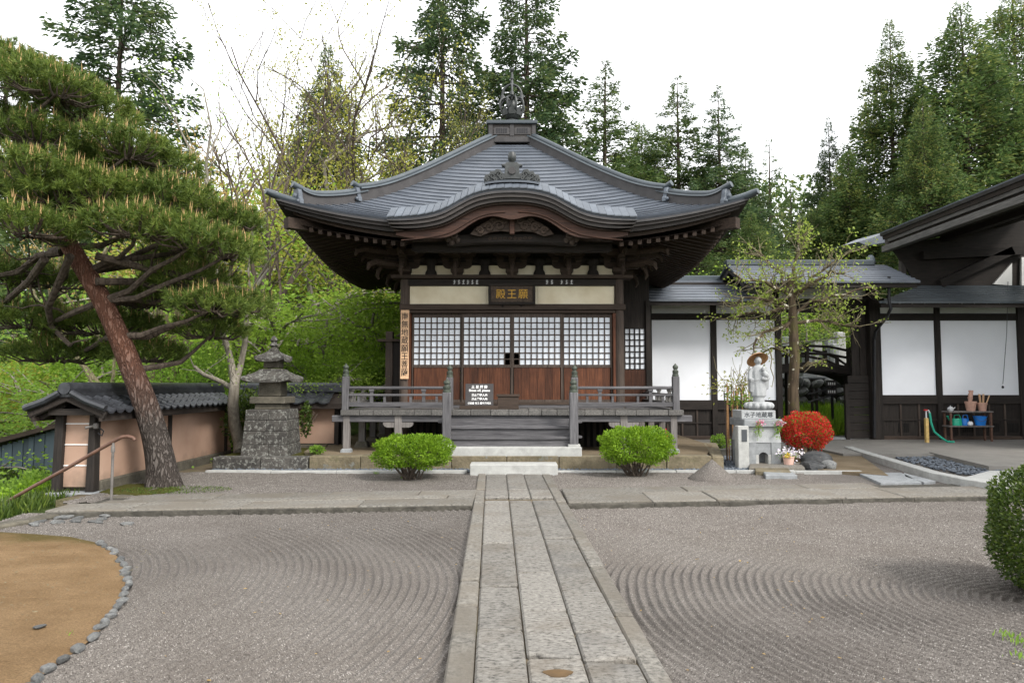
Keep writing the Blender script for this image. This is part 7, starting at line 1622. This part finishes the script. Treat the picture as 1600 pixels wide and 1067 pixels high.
# ---- pruned plum tree right of the statue
def plum():
    rr = random.Random(15); rg = np.random.default_rng(15); Y = 15.6; b = Vector((XY(1240, Y, 660), Y, .05)); t = thing('plum_tree', tuple(b), 'pruned tree with lichen trunk and sparse new leaves', 'tree')
    m = MB(); tw = MB(); tips = []
    px = [(1241, 705), (1241, 660), (1239, 610), (1242, 560), (1240, 520), (1238, 480), (1236, 455), (1232, 430)]; tp = [PX(x, y, Y) for x, y in px]; m.tube(tp, [.15, .13, .115, .11, .10, .09, .065, .035], 12)
    limbs = [[(1238, 485), (1215, 470), (1190, 462), (1160, 465), (1138, 478)], [(1239, 500), (1212, 512), (1190, 525), (1178, 540), (1177, 560)], [(1237, 470), (1222, 440), (1205, 415), (1185, 395)], [(1237, 475), (1262, 450), (1285, 425), (1310, 405), (1335, 395)], [(1239, 490), (1270, 470), (1300, 460), (1335, 455), (1360, 448)], [(1240, 505), (1275, 500), (1310, 505), (1345, 512)], [(1236, 450), (1240, 420), (1248, 390), (1250, 372)], [(1241, 570), (1225, 548), (1205, 545), (1190, 548)], [(1243, 575), (1265, 566), (1285, 562)], [(1238, 465), (1210, 450), (1175, 440), (1145, 430)], [(1238, 480), (1200, 490), (1165, 492), (1130, 500)], [(1238, 460), (1275, 440), (1300, 425), (1320, 425)]]
    for li, L in enumerate(limbs):
        dep = rr.uniform(-.9, .9) if li not in (0, 4) else 0; n = len(L); q0 = [PX(x, y, Y + dep * k / (n - 1)) for k, (x, y) in enumerate(L)]; q = [q0[0]]
        for a_, b_ in zip(q0[:-1], q0[1:]): q += [a_.lerp(b_, .5) + Vector((rr.gauss(0, .045), rr.gauss(0, .05), rr.gauss(0, .05))), b_ + Vector((rr.gauss(0, .02), 0, rr.gauss(0, .025)))]
        n = len(q); m.tube(q, [.042 * (1 - .7 * k / n) for k in range(n)], 8)
        for k in range(22 if li not in (7, 8) else 3):
            i = rr.randint(1, n - 1); f = rr.random(); s = q[i-1].lerp(q[i], f); dd = (q[i] - q[i-1]).normalized(); d = (dd * .7 + Vector((rr.gauss(0, .6), rr.gauss(0, .6), rr.gauss(.1, .5)))).normalized(); e, d2 = curve(s, d, rr.uniform(.3, .75), 5, rr, .16, .02); tw.tube(e, [.013, .011, .009, .007, .005, .003], 5, False); tips.append(e[-1]); tips.append(e[3])
            for z in range(2): e2, _ = curve(e[rr.randint(2, 4)], d2 + Vector((rr.gauss(0, .7), rr.gauss(0, .7), rr.gauss(0, .5))), rr.uniform(.15, .4), 4, rr, .2, .0); tw.tube(e2, [.007, .006, .005, .004, .003], 4, False); tips.append(e2[-1])
    e = [PX(x, y, Y - .3) for x, y in ((1203, 547), (1206, 560), (1204, 575), (1209, 590), (1206, 605))]; tw.tube(e, [.016, .014, .012, .01, .006], 5)
    m.build('trunk', 'lichen_bark', t, smooth=True); tw.build('twigs', 'twig_bark', t); P, D = [], []
    for c in tips:
        if rr.random() < .5: continue
        k = rr.randint(4, 9); off = rg.normal(0, .045, (k, 3)); P.append(np.array(c) + off); D.append(unit(off) + rg.normal(0, .4, (k, 3)))
    P = np.concatenate(P) - np.array(b); D = np.concatenate(D); link('crown', leaves('crown', P, D, rg.uniform(.045, .075, len(P)), rg.uniform(.035, .06, len(P)), 'plum_leaf', rg=rg), t, tuple(b))
plum()
# ---- smooth grey tree behind the pine
def grey_tree():
    rr = random.Random(19); rg = np.random.default_rng(19); Y = 13.9; t = thing('grey_barked_tree', tuple(PX(375, 705, Y)), 'smooth grey forked tree beside the stone pagoda', 'tree'); m = MB(); tips = []
    for L, r0, r1 in (([(376, 708), (374, 690), (366, 660), (364, 630), (366, 605), (368, 590)], .13, .085), ([(366, 608), (352, 600), (336, 592), (318, 585), (303, 572)], .06, .03), ([(367, 600), (362, 570), (356, 545), (348, 520), (345, 490), (338, 455), (340, 420)], .075, .03), ([(368, 598), (376, 570), (383, 535), (384, 505), (392, 470), (405, 440), (420, 420)], .07, .025), ([(345, 500), (335, 470), (320, 440), (322, 410)], .035, .015), ([(384, 515), (395, 450), (425, 400), (460, 375)], .03, .012), ([(392, 470), (388, 420), (395, 370), (420, 330)], .025, .01), ([(322, 410), (330, 330), (322, 260), (330, 200), (318, 140)], .045, .012), ([(326, 290), (300, 240), (275, 190), (262, 165)], .03, .01), ([(328, 240), (345, 200), (342, 150)], .02, .008)):
        n = len(L); q = [PX(x, y, Y + .25 * math.sin(k * 1.3)) for k, (x, y) in enumerate(L)]; m.tube(q, [r0 + (r1 - r0) * k / (n - 1) for k in range(n)], 10); 
        for k in range(4): e, _ = curve(q[rr.randint(n // 2, n - 1)], (rr.gauss(0, .6), rr.gauss(0, .5), .6), rr.uniform(.3, .8), 5, rr, .2); m.tube(e, [.012, .01, .008, .006, .005, .003], 4, False); tips.append(e[-1])
    m.build('trunk', 'grey_bark', t, smooth=True); og = np.array(org(t)); P, D = [], []
    for c in tips:
        k = 12; off = rg.normal(0, .14, (k, 3)); P.append(np.array(c) + off - og); D.append(unit(off))
    P = np.concatenate(P); D = np.concatenate(D); link('crown', leaves('crown', P, D, rg.uniform(.05, .08, len(P)), rg.uniform(.03, .05, len(P)), 'maple_leaf', rg=rg), t, tuple(og))
grey_tree()
# ---- low plants
def bush(name, px, py, Y, r, n, mat, label, L=(.05, .08), seed=1, zg=None, group=None):
    rg = np.random.default_rng(seed); p = PX(px, py, Y); t = thing(name, (p.x, Y, zg if zg is not None else p.z - r[2]), label, 'shrub', group); link('foliage', shell_leaves(n, 0, r, rg, L, (L[0] * .5, L[1] * .6), mat, jitter=.3, zmin=-.95, lump=.2), t, tuple(p))
    m = MB(); rr = random.Random(seed)
    for k in range(7): e, _ = curve((p.x, Y, p.z - r[2]), (rr.uniform(-.6, .6), rr.uniform(-.6, .6), 1), r[2] * 1.5, 5, rr, .15); m.tube(e, .008, 4, False)
    m.build('stems', 'dark_bark', t)
bush('bush', 70, 775, 12.0, (.8, .7, .42), 5200, 'bush_leaf', 'leafy bush below the end of the tiled wall', seed=61)
bush('bush', 15, 765, 12.8, (.8, .7, .36), 4200, 'hedge_leaf', 'darker bush in front of the iron shed', seed=62)
bush('bush', 70, 800, 11.0, (.7, .5, .5), 4000, 'lime_leaf', 'fern green bush by the handrail foot', seed=63)
bush('bush', -20, 640, 17, (1.8, 1.2, 1.2), 6500, 'maple_yellow', 'yellow green bush behind the shed roof', (.07, .11), seed=64)
bush('bush', 60, 610, 18, (1.6, 1.2, 1.0), 6500, 'maple_leaf', 'bright bush left of the tiled ridge', (.07, .11), seed=65)
bush('camellia_bush', 384, 650, 14.5, (.42, .4, .55), 2600, 'hedge_leaf', 'glossy camellia behind the stone pagoda', (.05, .08), seed=66)
bush('shrub', 478, 655, 14.6, (.10, .10, .38), 420, 'hedge_leaf', 'slender leafy shoot right of the stone pagoda', (.05, .08), seed=67)
bush('shrub', 495, 703, 13.2, (.12, .10, .06), 260, 'bush_leaf', 'tiny weed clump on the platform corner', (.05, .07), seed=68)
bush('shrub', 1125, 690, 16.5, (.22, .15, .15), 420, 'bush_leaf', 'weeds at the foot of the corridor wall', (.05, .08), seed=69)
for k, (px, py, Y) in enumerate(((560, 590, 18.3), (610, 610, 19.2), (455, 600, 18.4), (300, 600, 17.2), (590, 520, 21))):
    bush('bush', px, py, Y, (1.3, 1.0, 1.0), 6000, 'bush_leaf' if k % 2 else 'maple_leaf', ('green bush left of the veranda', 'green bush under the side veranda', 'bush behind the pagoda wall', 'bush behind the long tiled wall', 'bush before the small maple')[k], (.06, .10), seed=80 + k)
def blades(name, n, fn, L, W, mat, label, seed):
    rg = np.random.default_rng(seed); P = fn(rg, n); D = rg.normal(0, .35, P.shape); D[:, 2] = 1; V, Fq = leaf_quads(P, D, rg.normal(0, 1, P.shape), rg.uniform(*L, len(P)), rg.uniform(*W, len(P))); return tag(link(name, mesh_np(name, V, Fq, False, mat)), label, kind='stuff')
def bank(rg, n):
    X = rg.uniform(8.3, 11.5, n); Y = rg.uniform(20.4, 22.4, n); Z = np.maximum(terrain_h(X, Y), -.1) - .02; return np.stack([X, Y, Z], -1)
blades('bank_grass', 9000, bank, (.25, .6), (.02, .045), 'grass_blade', 'tall bright grass on the bank beyond the gate', 90)
def left_bank(rg, n):
    X = rg.uniform(-9.5, -6.2, n); Y = rg.uniform(8.2, 10.6, n); return np.stack([X, Y, terrain_h(X, Y) - .02], -1)
blades('slope_grass', 6000, left_bank, (.08, .26), (.012, .03), 'hedge_leaf', 'rough grass on the bank beside the handrail', 95)
def mossy(rg, n):
    c = G(262, 768, .03); a = rg.uniform(0, 6.28, n); r = .75 * np.sqrt(rg.uniform(0, 1, n)); return np.stack([c.x + r * np.cos(a) * 1.1 + .1, c.y + r * np.sin(a) * .5, np.full(n, .05)], -1)
blades('moss_tufts', 1100, mossy, (.015, .04), (.006, .012), 'hedge_leaf', 'short grass and moss round the pine roots', 91)
MB_ = MB().slab([(G(262, 768).x + 1.0 * math.cos(a) - .15, G(262, 768).y + .1 + .62 * math.sin(a)) for a in []] or [(-5.95, 10.25), (-5.6, 10.05), (-5.2, 10.0), (-4.95, 10.15), (-4.85, 10.45), (-5.1, 10.75), (-5.4, 11.0), (-5.7, 11.15), (-6.0, 11.0)], -.1, .055); tag(MB_.build('root_mound', 'moss'), 'mossy mound round the pine roots', kind='structure')
def weeds(rg, n):
    c = [G(x, y, .0) for x, y in ((1592, 1010), (1575, 1000), (1600, 1035), (100, 1000), (588, 745), (1010, 742), (630, 752))]; k = rg.integers(0, len(c), n); B = np.array([tuple(v) for v in c])[k]; B[:, :2] += rg.normal(0, .035, (n, 2)); B[:, 2] = np.where(k > 3, .05, .02); return B
blades('weed_tufts', 200, weeds, (.02, .06), (.006, .014), 'bush_leaf', 'small weeds sprouting in the gravel and sand', 92)
mb = MB().slab([(-6.15, 9.6), (-5.4, 9.6), (-5.35, 12.4), (-5.45, 14.9), (-6.15, 15.0)], -.15, .04); tag(mb.build('wall_foot_soil', 'soil'), 'bare soil strip along the tiled wall', kind='structure')
def far_wood():
    rg = np.random.default_rng(99); n = 110000; X = rg.uniform(-60, 60, n); Y = rg.uniform(44, 62, n); Z = terrain_h(X, Y) + rg.uniform(0, 1, n) ** .7 * (7 + 2.5 * np.sin(X * .35) + 1.5 * np.sin(X * .9 + 2)); P = np.stack([X, Y, Z], -1); D = rg.normal(0, 1, P.shape); D[:, 2] -= .5
    return tag(link('far_wood', leaves('far_wood', P, D, rg.uniform(.3, .6, n), rg.uniform(.14, .24, n), 'cedar_leaf', rg=rg)), 'distant wooded hillside behind the trees', kind='stuff')
far_wood()

def litter(rg, n):
    a = rg.uniform(-1.4, 1.5, n); r = 2.0 * np.sqrt(rg.uniform(0, 1, n)); return np.stack([-4.9 + r * np.cos(a), 5.3 + r * np.sin(a), np.full(n, .118) - .028 * (r / 2.0)], -1)
def flat_bits(name, n, fn, L, W, mat, label, seed):
    rg = np.random.default_rng(seed); P = fn(rg, n); D = rg.normal(0, 1, P.shape); D[:, 2] *= .08; U = rg.normal(0, .25, P.shape); U[:, 2] = 1; V, Fq = leaf_quads(P, D, U, rg.uniform(*L, n), rg.uniform(*W, n)); return tag(link(name, mesh_np(name, V, Fq, False, mat)), label, kind='stuff')
flat_bits('sand_litter', 500, litter, (.012, .04), (.004, .012), 'twig_bark', 'dry needles and leaf bits on the sand', 93)
def yard(rg, n): return np.stack([rg.uniform(-3, 3.2, n), rg.uniform(3.5, 8.6, n), np.full(n, .02)], -1)
flat_bits('gravel_litter', 160, yard, (.015, .035), (.008, .02), 'orange_leaf', 'few dry leaf bits blown over the gravel', 94)
